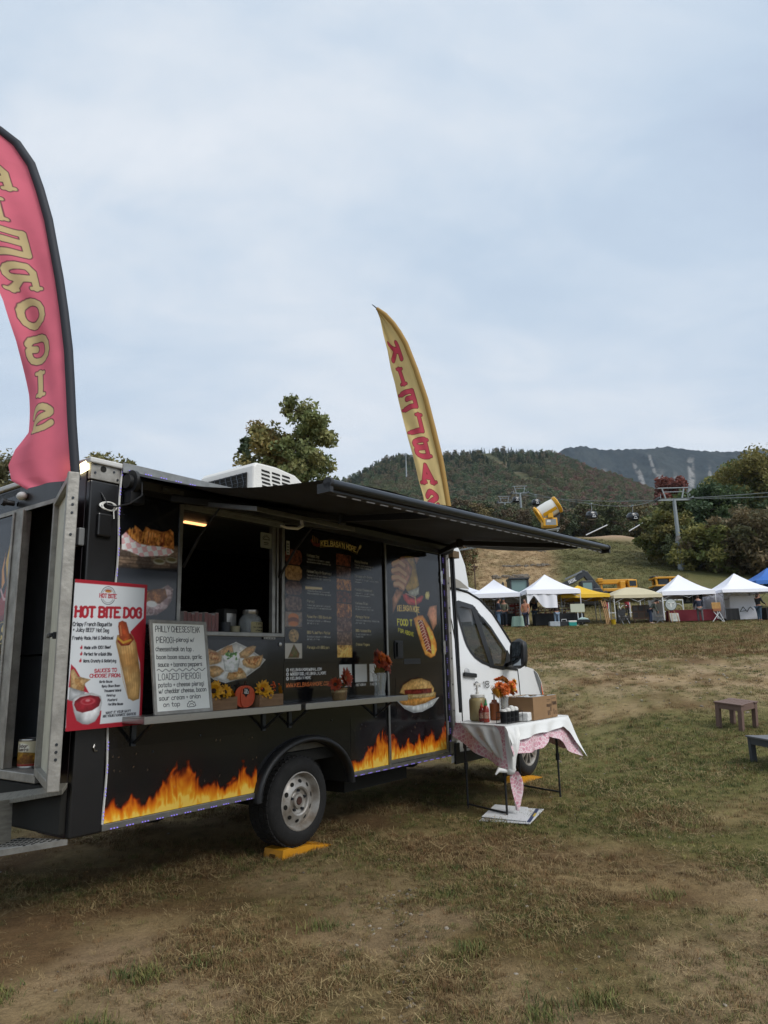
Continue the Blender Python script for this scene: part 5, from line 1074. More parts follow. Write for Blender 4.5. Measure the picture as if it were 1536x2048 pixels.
for i in range(26): r_ = random.Random(i); cv.line([(2.29 + r_.random() * .2, 1.572), (2.29 + r_.random() * .2, 1.65)], .008, r_.choice(['c9a55c', 'b08a44', 'd8bb78']), .8)
T1 = (('Kielbasa Dog', 'Toasted 8 roll with grilled pork kielbasa,', 'sauteed onions, and dark mustard on top'), ('Kielbasa Dog with Sauerkraut', 'Toasted 8 roll with pork kielbasa with', 'sauerkraut and brown spicy mustard on top'), ('', 'Kielbasa bites, Sauerkraut, potato cheddar', 'cheese, sauteed onions, and brown dip mustard'), ('Pierogi', 'Choice of meat (beef or pork), potato and', 'cheese served with sauteed onions and'), ('Pulled Pork BBQ Sandwich', 'Smoked pork shoulder with BBQ sauce', 'served on a roll'), ('BBQ Pulled Pork Platter', 'Smoked pork shoulder with BBQ sauce', 'served with fries'), ('Pierogis with BBQ pork', '', ''))
for i, (a, b_, c_) in enumerate(T1):
    z = rws[i] - .045
    if a: cv.text(a, 1.885, z, .022, '9b8f66' if i > 3 else '7f8078', .17, fit=min(.33, .0135 * len(a)))
    if b_: cv.text(b_, 1.885, z - .030, .0125, '777a7a', .2, fit=.31)
    if c_: cv.text(c_, 1.885, z - .053, .0125, '777a7a', .2, fit=min(.32, .0095 * len(c_)))
cv.poly([(1.865, 2.155), (2.09, 2.165), (2.085, 2.187), (1.862, 2.182)], 'b5aa88')
T2 = (('Potato Pancakes', 'Two crispy potato pancakes served', 'with sour cream or applesauce'), ('Kielbasa with Onions', 'Toasted 8 roll with pork kielbasa, onions,', 'and peppers'), ('Kielbasa Cheesesteak', 'Toasted 8 roll with pork kielbasa,', 'cheese, onions and peppers'), ('Kielbasa Bites', 'Grilled kielbasa bites with', 'sauteed onions and French fries'), ('Pierogis Platter', 'Potato and cheese pierogi, kielbasa bites,', 'and French fries'), ('BBQ Kielbasa Bite', 'Grilled kielbasa bites with', 'French fries'), ('Chicken Fingers', '', ''))
for i, (a, b_, c_) in enumerate(T2):
    z = 2.462 - i * .130 - (.01 if i else 0); cv.text(a, 2.56, z, .022, '9b8f66' if i > 3 else '7f8078', .17, fit=.0135 * len(a))
    if b_: cv.text(b_, 2.56, z - .030, .0125, '777a7a', .2, fit=.0088 * len(b_)); cv.text(c_, 2.56, z - .053, .0125, '777a7a', .2, fit=.0088 * len(c_))
cv.poly([(2.06, 2.61), (2.22, 2.64), (2.45, 2.638), (2.60, 2.60), (2.60, 2.545), (2.45, 2.575), (2.22, 2.578), (2.06, 2.55)], '1d1c1a'); cv.line([(2.06, 2.61), (2.22, 2.64), (2.45, 2.638), (2.60, 2.60), (2.60, 2.545), (2.45, 2.575), (2.22, 2.578), (2.06, 2.55), (2.06, 2.61)], .005, '6b5d3a')
cv.text("KIELBASA'N MORE", 2.075, 2.565, .046, 'c4b274', .17, fit=.51, arc=.018)
cv.line([(1.95, 2.60), (1.98, 2.57), (2.03, 2.565), (2.05, 2.575)], .03, '5a302c'); [cv.line([(1.96 + .022 * k, 2.59), (1.965 + .022 * k, 2.645 - .006 * k)], .008, '8a6a40') for k in range(4)]; cv.line([(2.60, 2.56), (2.635, 2.61)], .012, '8b7f5a'); cv.ell(2.645, 2.62, .026, .016, 'a99d70', rot=.8)
for z in rws[1:-1]: cv.line([(1.85, z + .004), (2.25, z + .004)], .003, '26292f')
cv.C[:] = BG + (cv.C - BG) * 1.32; cv.mesh('menu_print', onwall(-.0025), M_print, T_)
cv = Cv(1.60, 2.99, 1.285, 1.515, 250, BG)
for i, (s, w) in enumerate((('KIELBASA.MORE@GMAIL.COM', .39), ('@GOODFOOD_KIELBASA_N_MORE', .45), ('KIELBASA N MORE', .25))):
    z = 1.455 - .035 * i; cv.ell(1.645, z + .010, .016, .015, 'b9bab8'); cv.ell(1.645, z + .010, .007, .007, '2a2c30'); cv.text(s, 1.68, z, .021, 'b5b6b4', .2, fit=w)
cv.text('WWW.KIELBASANMORE.COM', 1.63, 1.325, .030, 'a9623e', .2, fit=.55)
for x in (2.31, 2.535, 2.755): cv.rect(x, x + .18, 1.335, 1.500, '9b9d9c')
for x, s in ((2.33, 'WEBSITE'), (2.545, 'INSTAGRAM'), (2.765, 'FACEBOOK')): cv.text(s, x, 1.300, .020, 'a5a6a4', .2, fit=.15)
cv.C[:] = BG + (cv.C - BG) * 1.6; cv.mesh('contact_print', onwall(-.0025), M_print, T_)
# side door pictures
cv = Cv(3.06, 4.05, 1.50, 2.62, 170, BG)
cv.poly([(3.10, 2.60), (4.0, 2.60), (4.0, 2.0), (3.95, 1.95), (3.15, 1.85)], '1a1d24', .02)
for a, c, c2_ in (('arm1', '8f6c58', '7a5a49'), ('arm2', '9a6f59', '86604c'), ('slv', '8f7055', '7d6048')): dab(cv, p[a], c, c2_, 8, 3, soft=.006)
dab(cv, p['bottle'], '8f7a46', '7d6a3c', 8, 4, soft=.004); dab(cv, p['hand'], '8d6c5c', '765848', 10, 5, soft=.006)
for q in ([(3.18, 2.50), (3.28, 2.535), (3.38, 2.50)], [(3.17, 2.43), (3.28, 2.455), (3.40, 2.41)], [(3.17, 2.36), (3.27, 2.37), (3.39, 2.33)], [(3.20, 2.295), (3.27, 2.30), (3.35, 2.27)]): cv.line(q, .062, '7f6152'); cv.line([(a_, b_ + .008) for a_, b_ in q], .042, 'ad8a76')
cv.text("KIELBASA'N MORE", p['dtext'][0][0], p['dtext'][0][1], .055, 'a48c55', .18, fit=.40, arc=.01); cv.text('FOOD T', p['dtext'][2][0] - .03, p['dtext'][2][1], .058, '9a9638', .24, fit=.26); cv.text('FOR ABOVE', p['dtext'][4][0], p['dtext'][4][1] - .03, .035, '8d8a34', .24, fit=.27, rise=-.15)
dab(cv, p['kiel'], '9c3f42', '7d2e34', 10, 6, soft=.004); cv.line([(p['kiel'][1][0], p['kiel'][1][1]), (p['kiel'][3][0], p['kiel'][3][1] + .01)], .01, 'b98a86', .8); dab(cv, p['forkhead'], 'a8a06c', '98905c', 8, 6); dab(cv, p['cap'], '8f9490', 'a3a7a3', 8, 7)
dab(cv, p['dbun'], 'a8713a', 'bd8648', 14, 8, soft=.004, edge=('6e4522', .006)); dab(cv, p['dsaus'], '6a2f2c', '833f36', 24, 9, soft=.006)
a0, a1 = p['dsaus'][0], p['dsaus'][4]
for k in range(11):
    t = (k + .5) / 11; x = p['dsaus'][0][0] * (1 - t) + p['dsaus'][5][0] * t; z = p['dsaus'][0][1] * (1 - t) + p['dsaus'][5][1] * t; cv.line([(x, z - .01), (x + .05, z + .014), (x + .085, z - .006)], .009, 'c9a596', .85)
cv.line([(p['cap'][3][0], p['cap'][3][1]), (p['dbun'][1][0] - .01, p['dbun'][1][1])], .010, 'a99a68')
cv.C[:] = BG + (cv.C - BG) * 1.7; cv.mesh('door_print', onwall(-.0085), M_print, sdoor)
cv = Cv(3.17, 3.97, 1.0, 1.36, 185, BG)
dab(cv, p['dplate'], 'a7aaa9', 'b6b8b6', 8, 2); cv.line(p['dplate'] + [p['dplate'][0]], .006, 'c4c6c4', .6); m = dab(cv, p['tbun'], 'a88653', 'c19d66', 20, 3, edge=('82602f', .005))
for k in range(26): x = 3.26 + .022 * k; cv.line([(x, 1.20), (x + .004, 1.31)], .005, '94723f', .35 * float(3.27 < x < 3.83))
dab(cv, p['bbun'], 'ac7a40', 'be8d50', 14, 4, edge=('7d5528', .005)); dab(cv, p['kraut'], 'bda878', '9a8250', 60, 5); dab(cv, p['sse'], '5f2422', '7f3630', 50, 6, soft=.006)
cv.C[:] = BG + (cv.C - BG) * 1.35; cv.mesh('sandwich_print', onwall(-.0085), M_print, sdoor)
# stickers by the window, tape, keyhole
cv = Cv(1.625, 1.665, 2.44, 2.56, 300, 'a5a8a4'); [cv.rect(1.633, 1.657, z, z + .012, '3a3d40') for z in (2.45, 2.475, 2.50, 2.525)]; cv.mesh('window_sticker', onwall(-.004), M_paper, T_)
cv = Cv(1.36, 1.49, 1.715, 1.732, 300, 'b5b6b2'); [cv.rect(1.37 + .03 * k, 1.387 + .03 * k, 1.72, 1.727, '3a3d40') for k in range(4)]; cv.mesh('window_sticker', onwall(-.014), M_paper, T_)
b = MB(); b.lathe([(.016, 0), (.016, .008), (.006, .010), (.001, .010)], 14, Matrix.Translation((1.555, -.001, 1.675)) @ Matrix.Rotation(rad(90), 4, 'X')); b.build('key_lock', M_steel, T_, smooth=40)
b = MB(); b.tube([(-.09, -.006, 1.04), (-.10, -.014, 1.02), (-.09, -.014, 1.0), (-.07, -.008, 1.0)], .005, 5); b.build('rope_hook', M_steel, T_)
for x, z in ((1.0, 1.62), (2.95, 1.05), (.35, .95), (.75, 1.02), (2.2, 1.02), (2.62, .95), (3.25, .88), (3.75, .93)):
    b = MB(); b.cyl((x, -.0005, z), (x, -.007 if x < 3.05 else -.012, z), .007, n=7); b.build('rivet', M_gry, T_)
# rear panel emblem
cv = Cv(-1.55, -.955, 1.50, 2.60, 150, BG)
for q, c in (([(-1.10, 2.10), (-1.12, 2.25), (-1.08, 2.38), (-1.09, 2.25), (-1.06, 2.15)], 'c98a4e'), ([(-1.03, 2.16), (-1.07, 2.30), (-1.02, 2.46), (-1.01, 2.28), (-.99, 2.44), (-.97, 2.52), (-.975, 2.3), (-1.0, 2.12)], 'c9a04a'), ([(-1.4, 2.1), (-1.36, 2.3), (-1.3, 2.5), (-1.29, 2.3), (-1.25, 2.12)], 'd08a42')): cv.poly(q, c)
cv.line([(-1.45, 2.16), (-1.38, 2.02), (-1.25, 1.95), (-1.1, 1.95), (-1.0, 2.02), (-.96, 2.1)], .15, '8e3434'); cv.line([(-1.11, 2.10), (-1.06, 2.03), (-1.0, 2.02)], .02, 'c9a0a0'); cv.line([(-1.45, 2.10), (-1.25, 1.88), (-1.05, 1.89), (-.97, 1.94)], .04, '6d2a2c')
cv.poly([(-1.55, 1.80), (-.955, 1.87), (-.955, 1.73), (-1.55, 1.64)], '17181b'); cv.line([(-1.55, 1.80), (-.955, 1.87)], .008, 'b09660'); cv.line([(-1.55, 1.64), (-.955, 1.72)], .008, 'b09660')
cv.text('KIELBASA', -1.54, 1.675, .10, 'c9b070', .22, fit=.66, serif=True, rise=.12); cv.line([(-1.55, 1.60), (-.955, 1.66)], .05, '4b1f20', .7); cv.text('602', -1.06, 1.535, .045, 'b5b5b0', .2, fit=.09)
cv.mesh('emblem_print', lambda X, Y: (np.full_like(X, -.2275), -X, Y), M_print, T_)
# framed pictures and a can inside the rear doorway (rest on the truck, not part of it)
for z, lb in ((2.50, 'small framed landscape picture, upper one inside the rear doorway'), (2.27, 'small dark framed picture, lower one inside the rear doorway')):
    r = empty('framed_painting', TL(.118, 1.545, z), TA, lb, 'picture'); b = MB(); [b.box(-.02, 0, a0, a1, z0, z1) for a0, a1, z0, z1 in ((-.125, -.11, -.085, .085), (.11, .125, -.085, .085), (-.11, .11, .07, .085), (-.11, .11, -.085, -.07))]; b.build('frame', M_plas, r)
    cv = Cv(-.11, .11, -.07, .07, 120, '2c3430'); cv.C *= (.5 + cv.noise(14, int(z * 10)))[..., None]; cv.mesh('picture', lambda X, Y: (np.full_like(X, -.008), -X, Y), M_paper, r)
r = empty('food_can', TL(-.10, .755, .859), TA, 'large labelled food can standing on the sill inside the rear doorway', 'can')
b = MB(); b.lathe([(.001, 0), (.078, 0), (.08, .006), (.078, .012), (.078, .178), (.08, .184), (.078, .19), (.074, .186), (.001, .184)], 32); b.build('can_body', M_steel, r, smooth=40)
cv = Cv(-.245, .245, .014, .176, 260, 'c9bfa0'); cv.rect(-.25, .25, .014, .03, '8a2c24'); dab(cv, [(-.25, .03), (.25, .03), (.25, .09), (.1, .11), (-.1, .085), (-.25, .1)], 'b98a2e', '7d4f1c', 30, 4)
for x in (-.12, .10): cv.ell(x, .135, .05, .028, 'e0dccb'); cv.text('Sabor', x - .035, .138, .018, '3a2a26', .16, fit=.07, slant=.2); cv.text('Nuestro', x - .04, .115, .018, '3a2a26', .16, fit=.08, slant=.2)
cv.mesh('can_label', lambda X, Y: (-.0795 * np.cos(X / .0795 - .9), .0795 * np.sin(-X / .0795 + .9), Y), M_paper, r)

# ---------------------------------------------------------------- poster and whiteboard
r = empty('poster_board', TL(-.07, -.075, 1.14), TA, 'tall white and red hot dog poster hung on the rear corner of the truck', 'poster')
cv = Cv(-.335, .195, 1.14, 2.065, 290, 'cdd3d8'); cv.C *= (.97 + .05 * cv.noise(5, 3))[..., None]; RED = 'a01f2e'
cv.poly(p['redtri'], RED); cv.poly(p['redleft'], RED); cv.poly(p['redbot'], RED)
cv.rect(-.4, .3, 2.042, 2.1, RED); cv.rect(.176, .3, 1.0, 2.1, RED); cv.rect(-.4, .3, 1.10, 1.16, RED)
dab(cv, p['fries'], 'c9a878', 'a88050', 30, 3); dab(cv, p['bowl2'], 'c5c9cc', 'b0b4b8', 10, 3); dab(cv, p['bowl'], 'd2d4d6', 'b9bcc0', 8, 4, soft=.004); dab(cv, p['sauce'], '9b2430', '8a1c28', 14, 5); cv.ell(-.20, 1.31, .05, .022, 'b5555c', a=.7); cv.ell(-.20, 1.31, .036, .015, '98222e'); cv.ell(-.20, 1.315, .016, .008, 'c88f92', a=.8)
dab(cv, p['bun'], 'c9a46c', 'b98c54', 9, 6, edge=('9c7440', .004))
for k in range(8): cv.line([(-.012 + .019 * k, 1.665), (.012 + .019 * k, 1.55), (.045 + .016 * k, 1.42), (.09 + .010 * k, 1.31)], .0045, 'a37a45', .6)
dab(cv, p['collar'], '9c2a22', 'b5542a', 20, 7); m = dab(cv, p['sausage'], 'b5502a', 'c4682e', 10, 8, edge=('7d2f1c', .004)); cv.line([(.002, 1.78), (.012, 1.72)], .012, 'd08a5c', .6); cv.line([(-.01, 1.70), (.03, 1.672), (.085, 1.69)], .014, 'c79a3a', .9)
t_ = p['ptext']; BK = '23252b'
def ln(i, s, h, c, w=.17, serif=False): a, b_ = t_[i], t_[i + 1]; cv.text(s, a[0], a[1], h, c, w, fit=b_[0] - a[0], serif=serif, rise=(b_[1] - a[1]) / (b_[0] - a[0]))
t_[0] = (-.318, t_[0][1]); ln(0, 'HOT BITE DOG', .062, RED, .27, True); ln(2, 'Crispy French Baguette', .023, BK); ln(4, '+ Juicy BEEF Hot Dog', .023, BK); ln(6, 'Freshly Made, Hot & Delicious!', .020, BK); ln(8, 'Made with 100% Beef', .017, BK, .19); ln(10, 'Perfect for a Quick Bite', .017, BK, .19); ln(12, 'Warm, Crunchy & Satisfying', .017, BK, .19)
ln(14, 'SAUCES TO', .021, RED, .2, True); ln(16, 'CHOOSE FROM:', .021, RED, .2, True)
for i, s in ((18, 'Garlic Sauce'), (20, 'Spicy Boom Boom'), (22, 'Thousand Island'), (24, 'Ketchup'), (26, 'Mustard'), (28, 'Hot Bite Sauce')): ln(i, s, .013, BK, .2)
ln(30, 'WANT IT YOUR WAY?', .013, BK, .2, True); ln(32, 'MIX YOUR FAVORITE SAUCES!', .013, BK, .2, True)
c = t_[36]; th = np.linspace(0, 6.29, 36); cv.line([(c[0] + .052 * math.cos(q), c[1] + .058 * math.sin(q)) for q in th], .004, '55585c'); cv.line([(c[0] + .042 * math.cos(q), c[1] + .047 * math.sin(q)) for q in th], .002, '55585c'); cv.rect(c[0] - .062, c[0] + .062, c[1] - .022, c[1] + .014, 'cdd3d8'); cv.text('HOT BITE', c[0] - .06, c[1] - .014, .024, RED, .2, fit=.12, serif=True); cv.ell(c[0], c[1] + .030, .022, .010, '8a3f2c'); cv.ell(c[0], c[1] + .026, .02, .006, 'b5803c')
for i in (8, 10, 12): x, z = t_[i]; cv.poly([(x - .026, z), (x - .014, z), (x - .012, z + .012), (x - .018, z + .026), (x - .022, z + .014), (x - .028, z + .012)], RED)
cv.mesh('print', lambda X, Y: (X + .07, np.full_like(X, -.006), Y - 1.14), M_paper, r)
b = MB(); b.box(-.264, .264, -.0045, .0045, .001, .924); b.build('board', mat('foam_board', 'c4c6c6', .7), r)
r = empty('whiteboard', TL(.39, -.275, 1.203), TA, 'aluminium framed whiteboard with handwritten specials standing on the shelf', 'whiteboard'); r.rotation_euler = (rad(-9), 0, TA); WBW, WBH = .475, .625
b = MB(); [b.box(*q) for q in ((-WBW / 2, -WBW / 2 + .022, -.008, .008, 0, WBH), (WBW / 2 - .022, WBW / 2, -.008, .008, 0, WBH), (-WBW / 2 + .022, WBW / 2 - .022, -.008, .008, 0, .022), (-WBW / 2 + .022, WBW / 2 - .022, -.008, .008, WBH - .022, WBH))]; b.build('frame', M_alud, r, bevel=.002)
b = MB(); b.box(-WBW / 2 + .021, WBW / 2 - .021, -.003, .006, .02, WBH - .02); b.build('board', mat('whiteboard_enamel', 'ecede6', .25, var=.05, vscale=6), r)
M_ink = mat('black_marker', '1c1e22', .5); strokes = []
for s, x, z, h, w in (('PHILLY CHEESESTEAK', -.195, .545, .040, .37), ('PIEROGI-', -.193, .470, .040, .155), ('pierogi w/', -.030, .480, .028, .15), ('cheesesteak on top ;', -.200, .415, .030, .31), ('boom boom sauce, garlic', -.197, .362, .027, .375), ('sauce + banana peppers', -.190, .312, .027, .365), ('LOADED PIEROGI', -.193, .225, .040, .345), ('potato + cheese pierogi', -.195, .178, .027, .37), ('w/ cheddar cheese, bacon', -.195, .137, .027, .385), ('sour cream + onion', -.195, .093, .027, .335), ('on top', -.165, .050, .027, .13)):
    _, L0 = glyph_strokes(s, 0, 0, h, 1.0); st, _ = glyph_strokes(s, x, z, h, w / L0, .05, .35, seed=len(s)); strokes += st
strokes += [[(-.2 + .4 * i / 48, .287 + .008 * math.sin(i * .95)) for i in range(49)], [(.06 + .035 * math.cos(t), .045 + .03 * max(0, math.sin(t)) + .004 * math.cos(9 * t)) for t in np.linspace(0, math.pi, 22)], [(.025, .045), (.035, .038), (.085, .040), (.097, .045)], [(.04, .045), (.05, .058), (.07, .058), (.082, .046)]]
b = MB(); k = 0
for q in strokes:
    for (x0, z0), (x1, z1) in zip(q[:-1], q[1:]):
        d = Vector((x1 - x0, z1 - z0)); d = d / (d.length or 1); n = Vector((-d.y, d.x)) * .0021; d = d * .0016; k += 1; y = -.0034 - .00003 * (k % 9)
        b.add([(x0 - d.x - n.x, y, z0 - d.y - n.y), (x1 + d.x - n.x, y, z1 + d.y - n.y), (x1 + d.x + n.x, y, z1 + d.y + n.y), (x0 - d.x + n.x, y, z0 - d.y + n.y)], [(0, 1, 2, 3)])
tag(b.build('handwriting', M_ink, r, fix=False), kind='stuff')
# ---------------------------------------------------------------- things on the truck's shelf
M_wood = mat('planter_wood', '8a6a4c', .75, var=.25, vscale=10, stretch=(1, 6, 6))
M_yel = mat('sunflower_petal', 'd9a010', .6, var=.25, vscale=40, col2='b87c08'); M_cent = mat('flower_centre', '3a2414', .9); M_rust_p = mat('rust_petal', 'a8431a', .6, var=.35, vscale=40, col2='7d2a14'); M_org = mat('orange_petal', 'e0741c', .6, var=.3, vscale=40, col2='b0480f'); M_leafg = mat('dry_foliage', '6b6a30', .7, var=.3, vscale=20, col2='7a5a2c'); M_berry = mat('orange_berry', 'c9531c', .4); M_amb = mat('amber_leaf', 'd6951f', .6, var=.3, vscale=20)
def flower(c, d, r, n, rows=2, seed=0, cup=.25):
    """petals round a centre facing d"""
    rg = random.Random(seed); c = Vector(c); d = Vector(d).normalized(); a = d.orthogonal().normalized(); b_ = d.cross(a); m = MB()
    for k in range(rows):
        for i in range(n):
            t = 2 * math.pi * (i + .5 * k) / n + rg.uniform(-.1, .1); o = a * math.cos(t) + b_ * math.sin(t); s = d.cross(o); L_ = r * rg.uniform(.85, 1.12) * (1 - .18 * k); w = r * .19 * rg.uniform(.8, 1.2); u = cup + .35 * k + rg.uniform(-.12, .12)
            m.add([c + o * r * .22 - s * w * .5, c + o * r * .22 + s * w * .5, c + o * L_ * .62 + s * w + d * L_ * .62 * u, c + o * L_ + d * L_ * (u * .8), c + o * L_ * .62 - s * w + d * L_ * .62 * u], [(0, 1, 2, 4), (4, 2, 3)])
    return m
def disc(c, d, r, h=.35):
    d = Vector(d).normalized(); return MB().lathe([(r, 0), (r * .9, r * h * .6), (r * .5, r * h), (.0005, r * h * .8)], 12, Matrix.Translation(c) @ d.to_track_quat('Z', 'Y').to_matrix().to_4x4())
def add_flower(parent, c, d, r, n, m, seed, cm=None, rows=2):
    o = flower(c, d, r, n, rows, seed).build('flower', m, parent, fix=False); disc(c, d, r * .26).build('flower_centre', cm or M_cent, o, smooth=50, fix=False); return o
def sprigs(c, n, r, h, seed, m=None):
    rg = random.Random(seed); b = MB()
    for i in range(n):
        a = rg.uniform(0, 6.28); q = Vector((math.cos(a) * rg.random(), math.sin(a) * rg.random(), 0)) * r; p0 = Vector(c) + q * .5; p1 = Vector(c) + q * 1.4 + Vector((0, 0, h * rg.uniform(.5, 1.1))); s = Vector((-math.sin(a), math.cos(a), .3)) * r * .16
        mid = p0.lerp(p1, .55); b.add([p0, mid + s, p1, mid - s], [(0, 1, 2, 3)])
    return b
for x, lb, fl in ((.755, 'wooden planter box of yellow sunflowers between whiteboard and orange pumpkin', ((-.07, -.03, .135, -.6, -.9, .3, .075), (.02, -.05, .125, .2, -1, .3, .062), (.085, -.02, .115, .9, -.6, .5, .065), (-.10, .0, .08, -1, -.5, -.1, .06))), (1.225, 'wooden planter box with sunflowers and orange berries right of the pumpkin', ((-.075, -.04, .125, -.3, -1, .35, .072), (.115, -.02, .11, .9, -.7, .2, .06), (-.02, -.05, .09, .1, -1, .0, .05)))):
    r = empty('flower_box', TL(x, -.185, 1.2005), TA, lb, 'planter'); bx = MB(); w, dp, h = .125, .062, .088
    for q in ((-w, w, -dp, -dp + .008, 0, h), (-w, w, dp - .008, dp, 0, h), (-w, -w + .008, -dp + .008, dp - .008, 0, h), (w - .008, w, -dp + .008, dp - .008, 0, h), (-w + .008, w - .008, -dp + .008, dp - .008, .004, .06)): bx.box(*q)
    bx.build('box', M_wood, r, bevel=.002)
    sprigs((-.02, 0, .06), 26, .09, .07, int(x * 10)).build('foliage', M_leafg, r, fix=False)
    for i, (fx, fy, fz, dx, dy, dz, rr) in enumerate(fl): add_flower(r, (fx, fy, fz), (dx, dy, dz), rr, 13, M_yel, i)
    if x > 1:
        for i in range(18):
            q = random.Random(i); MB().ball((.06 + q.uniform(-.035, .03) + (.0 if i > 4 else -.13), -.03 + q.uniform(-.02, .02), .135 + q.uniform(-.03, .045)), .008, n=6, k=4).build('berry', M_berry, r, smooth=60)
r = empty('pumpkin_sign', TL(.985, -.21, 1.2005), TA, 'orange wooden pumpkin cutout with a black leaf standing on the shelf', 'decoration')
def oval(cx, cz, rx, rz, n=24, p=2.4): return [(cx + rx * math.copysign(abs(math.cos(t)) ** (2 / p), math.cos(t)), cz + rz * math.copysign(abs(math.sin(t)) ** (2 / p), math.sin(t))) for t in np.linspace(0, 2 * math.pi, n, False)]
M_pump = mat('pumpkin_orange', 'c8502a', .6, var=.15, vscale=30)
b = MB(); b.prism(oval(0, .082, .097, .080), -.004, .006); b.build('body', M_pump, r, bevel=.002)
b = MB(); b.prism(oval(0, .080, .050, .078), -.012, -.0045); b.build('front_segment', M_pump, r, bevel=.002)
b = MB(); b.bar((0, .001, .158), (.004, .001, .192), .012, .008); b.build('stem', M_cent, r)
b = MB(); b.prism([(-.032, .14), (-.02, .135), (-.012, .148), (0, .142), (.012, .148), (.02, .135), (.032, .14), (.028, .115), (.036, .105), (.015, .095), (0, .075), (-.015, .095), (-.036, .105), (-.028, .115)], -.0145, -.0125); lf = b.build('leaf', M_dark, r)
ribbon_text('lettering', 'FALL', .014, M_whitep, lf, (-.018, -.0146, .122), (1, 0, 0), (0, 0, 1), .2, fit=.034); ribbon_text('lettering', 'FEELS', .014, M_whitep, lf, (-.021, -.0146, .103), (1, 0, 0), (0, 0, 1), .2, fit=.042)
r = empty('burlap_pot', TL(2.075, -.2, 1.2005), TA, 'burlap wrapped pot with a large rust coloured sunflower on the shelf', 'flower pot'); M_bur = mat('burlap', '8f7650', .9, var=.25, vscale=50, bump=.6, bscale=160)
b = MB(); b.lathe([(.001, 0), (.056, 0), (.062, .02), (.066, .06), (.072, .10), (.066, .098), (.06, .06), (.001, .05)], 24); b.build('pot', M_bur, r, smooth=50)
b = MB(); b.lathe([(.0675, .066), (.069, .072), (.0695, .082), (.068, .084)], 24); b.build('ribbon', mat('jute_ribbon', 'b5a27c', .9), r); b = MB(); b.bar((.008, -.071, .08), (.004, -.07, .015), .014, .002, (0, 1, 0)); b.build('tag', M_wood, r)
sprigs((0, 0, .09), 22, .07, .10, 5).build('foliage', M_leafg, r, fix=False); add_flower(r, (.022, -.05, .185), (.15, -1, .15), .088, 20, M_rust_p, 3, mat('tan_centre', '4a2a20', .9, col2='8a7440', vscale=60)); add_flower(r, (-.075, -.02, .135), (-.8, -.7, .1), .065, 14, M_rust_p, 5)
r = empty('glass_vase', TL(2.69, -.17, 1.2005), TA, 'clear glass vase with red and orange flowers at the shelf end by the side door', 'vase')
b = MB(); b.lathe([(.001, 0), (.052, 0), (.055, .01), (.048, .05), (.058, .12), (.068, .19), (.066, .215), (.062, .215), (.064, .19), (.054, .12), (.044, .05), (.05, .014), (.001, .012)], 24); b.build('vase', M_clear, r, smooth=60)
b = MB(); [b.tube([(.02 * math.cos(i), .02 * math.sin(i), .02), (.03 * math.cos(i * 1.7), .03 * math.sin(i * 1.7), .30)], .004, 5) for i in range(7)]; b.build('stems', M_leafg, r, fix=False)
sprigs((0, 0, .19), 26, .09, .10, 9).build('foliage', M_leafg, r, fix=False)
for i, (x, y, z, rr, m) in enumerate(((-.06, -.04, .31, .075, M_rust_p), (.07, -.03, .32, .08, M_org), (.0, -.06, .27, .06, M_rust_p), (.0, .02, .37, .07, M_rust_p), (.06, -.05, .24, .05, M_rust_p), (-.03, -.05, .36, .055, M_org))): add_flower(r, (x, y, z), (x * 6, -1, .5), rr, 15, m, 20 + i, rows=3)
# tip jar and cups inside the window
r = empty('tip_jar', TL(1.40, .19, 1.736), TA, 'lidded glass tip jar with a handwritten paper behind the serving window', 'jar')
b = MB(); b.lathe([(.001, 0), (.085, 0), (.095, .01), (.098, .12), (.09, .16), (.06, .19), (.06, .2), (.055, .2), (.055, .19), (.084, .155), (.09, .12), (.088, .015), (.001, .012)], 24); b.build('glass', M_clear, r, smooth=60)
b = MB(); b.lathe([(.064, .195), (.066, .2), (.066, .225), (.06, .23), (.001, .232)], 20); b.build('lid', M_steel, r, smooth=40)
b = MB(); b.grid([[(.1 * math.sin(t), -.1 * math.cos(t), z) for t in np.linspace(-.7, .8, 8)] for z in (.03, .125)]); b.build('note', mat('cream_paper', 'b5ac84', .8), r, smooth=60)
st = MB(); k = 0
for s, x, z, h, w in (('TIPS', -.03, .10, .018, .07), ('for a better', -.05, .075, .013, .10), ('after us', -.03, .05, .013, .075)):
    _, L0 = glyph_strokes(s, 0, 0, h, 1.); q, _ = glyph_strokes(s, x, z, h, w / L0, 0, .2)
    for l in q:
        for (x0, z0), (x1, z1) in zip(l[:-1], l[1:]): st.bar((.1015 * math.sin(x0 / .1), -.1015 * math.cos(x0 / .1), z0), (.1015 * math.sin(x1 / .1), -.1015 * math.cos(x1 / .1), z1), .0028, .0006, (0, 1, 0))
tag(st.build('handwriting', M_ink, r, fix=False), kind='stuff')
for i, (x, h_) in enumerate(((1.24, .09), (1.14, .12))):
    b = MB(); b.lathe([(.001, 0), (.035, 0), (.042, h_), (.038, h_), (.032, .006), (.001, .006)], 18); tag(b.build('cup', mat('cup_%d' % i, ('b0a888', '3a3d42')[i], .5), loc=TL(x, .2, 1.736), smooth=50), ('pale paper cup left of the tip jar inside the window', 'dark tumbler farther left of the tip jar inside the window')[i], 'cup')

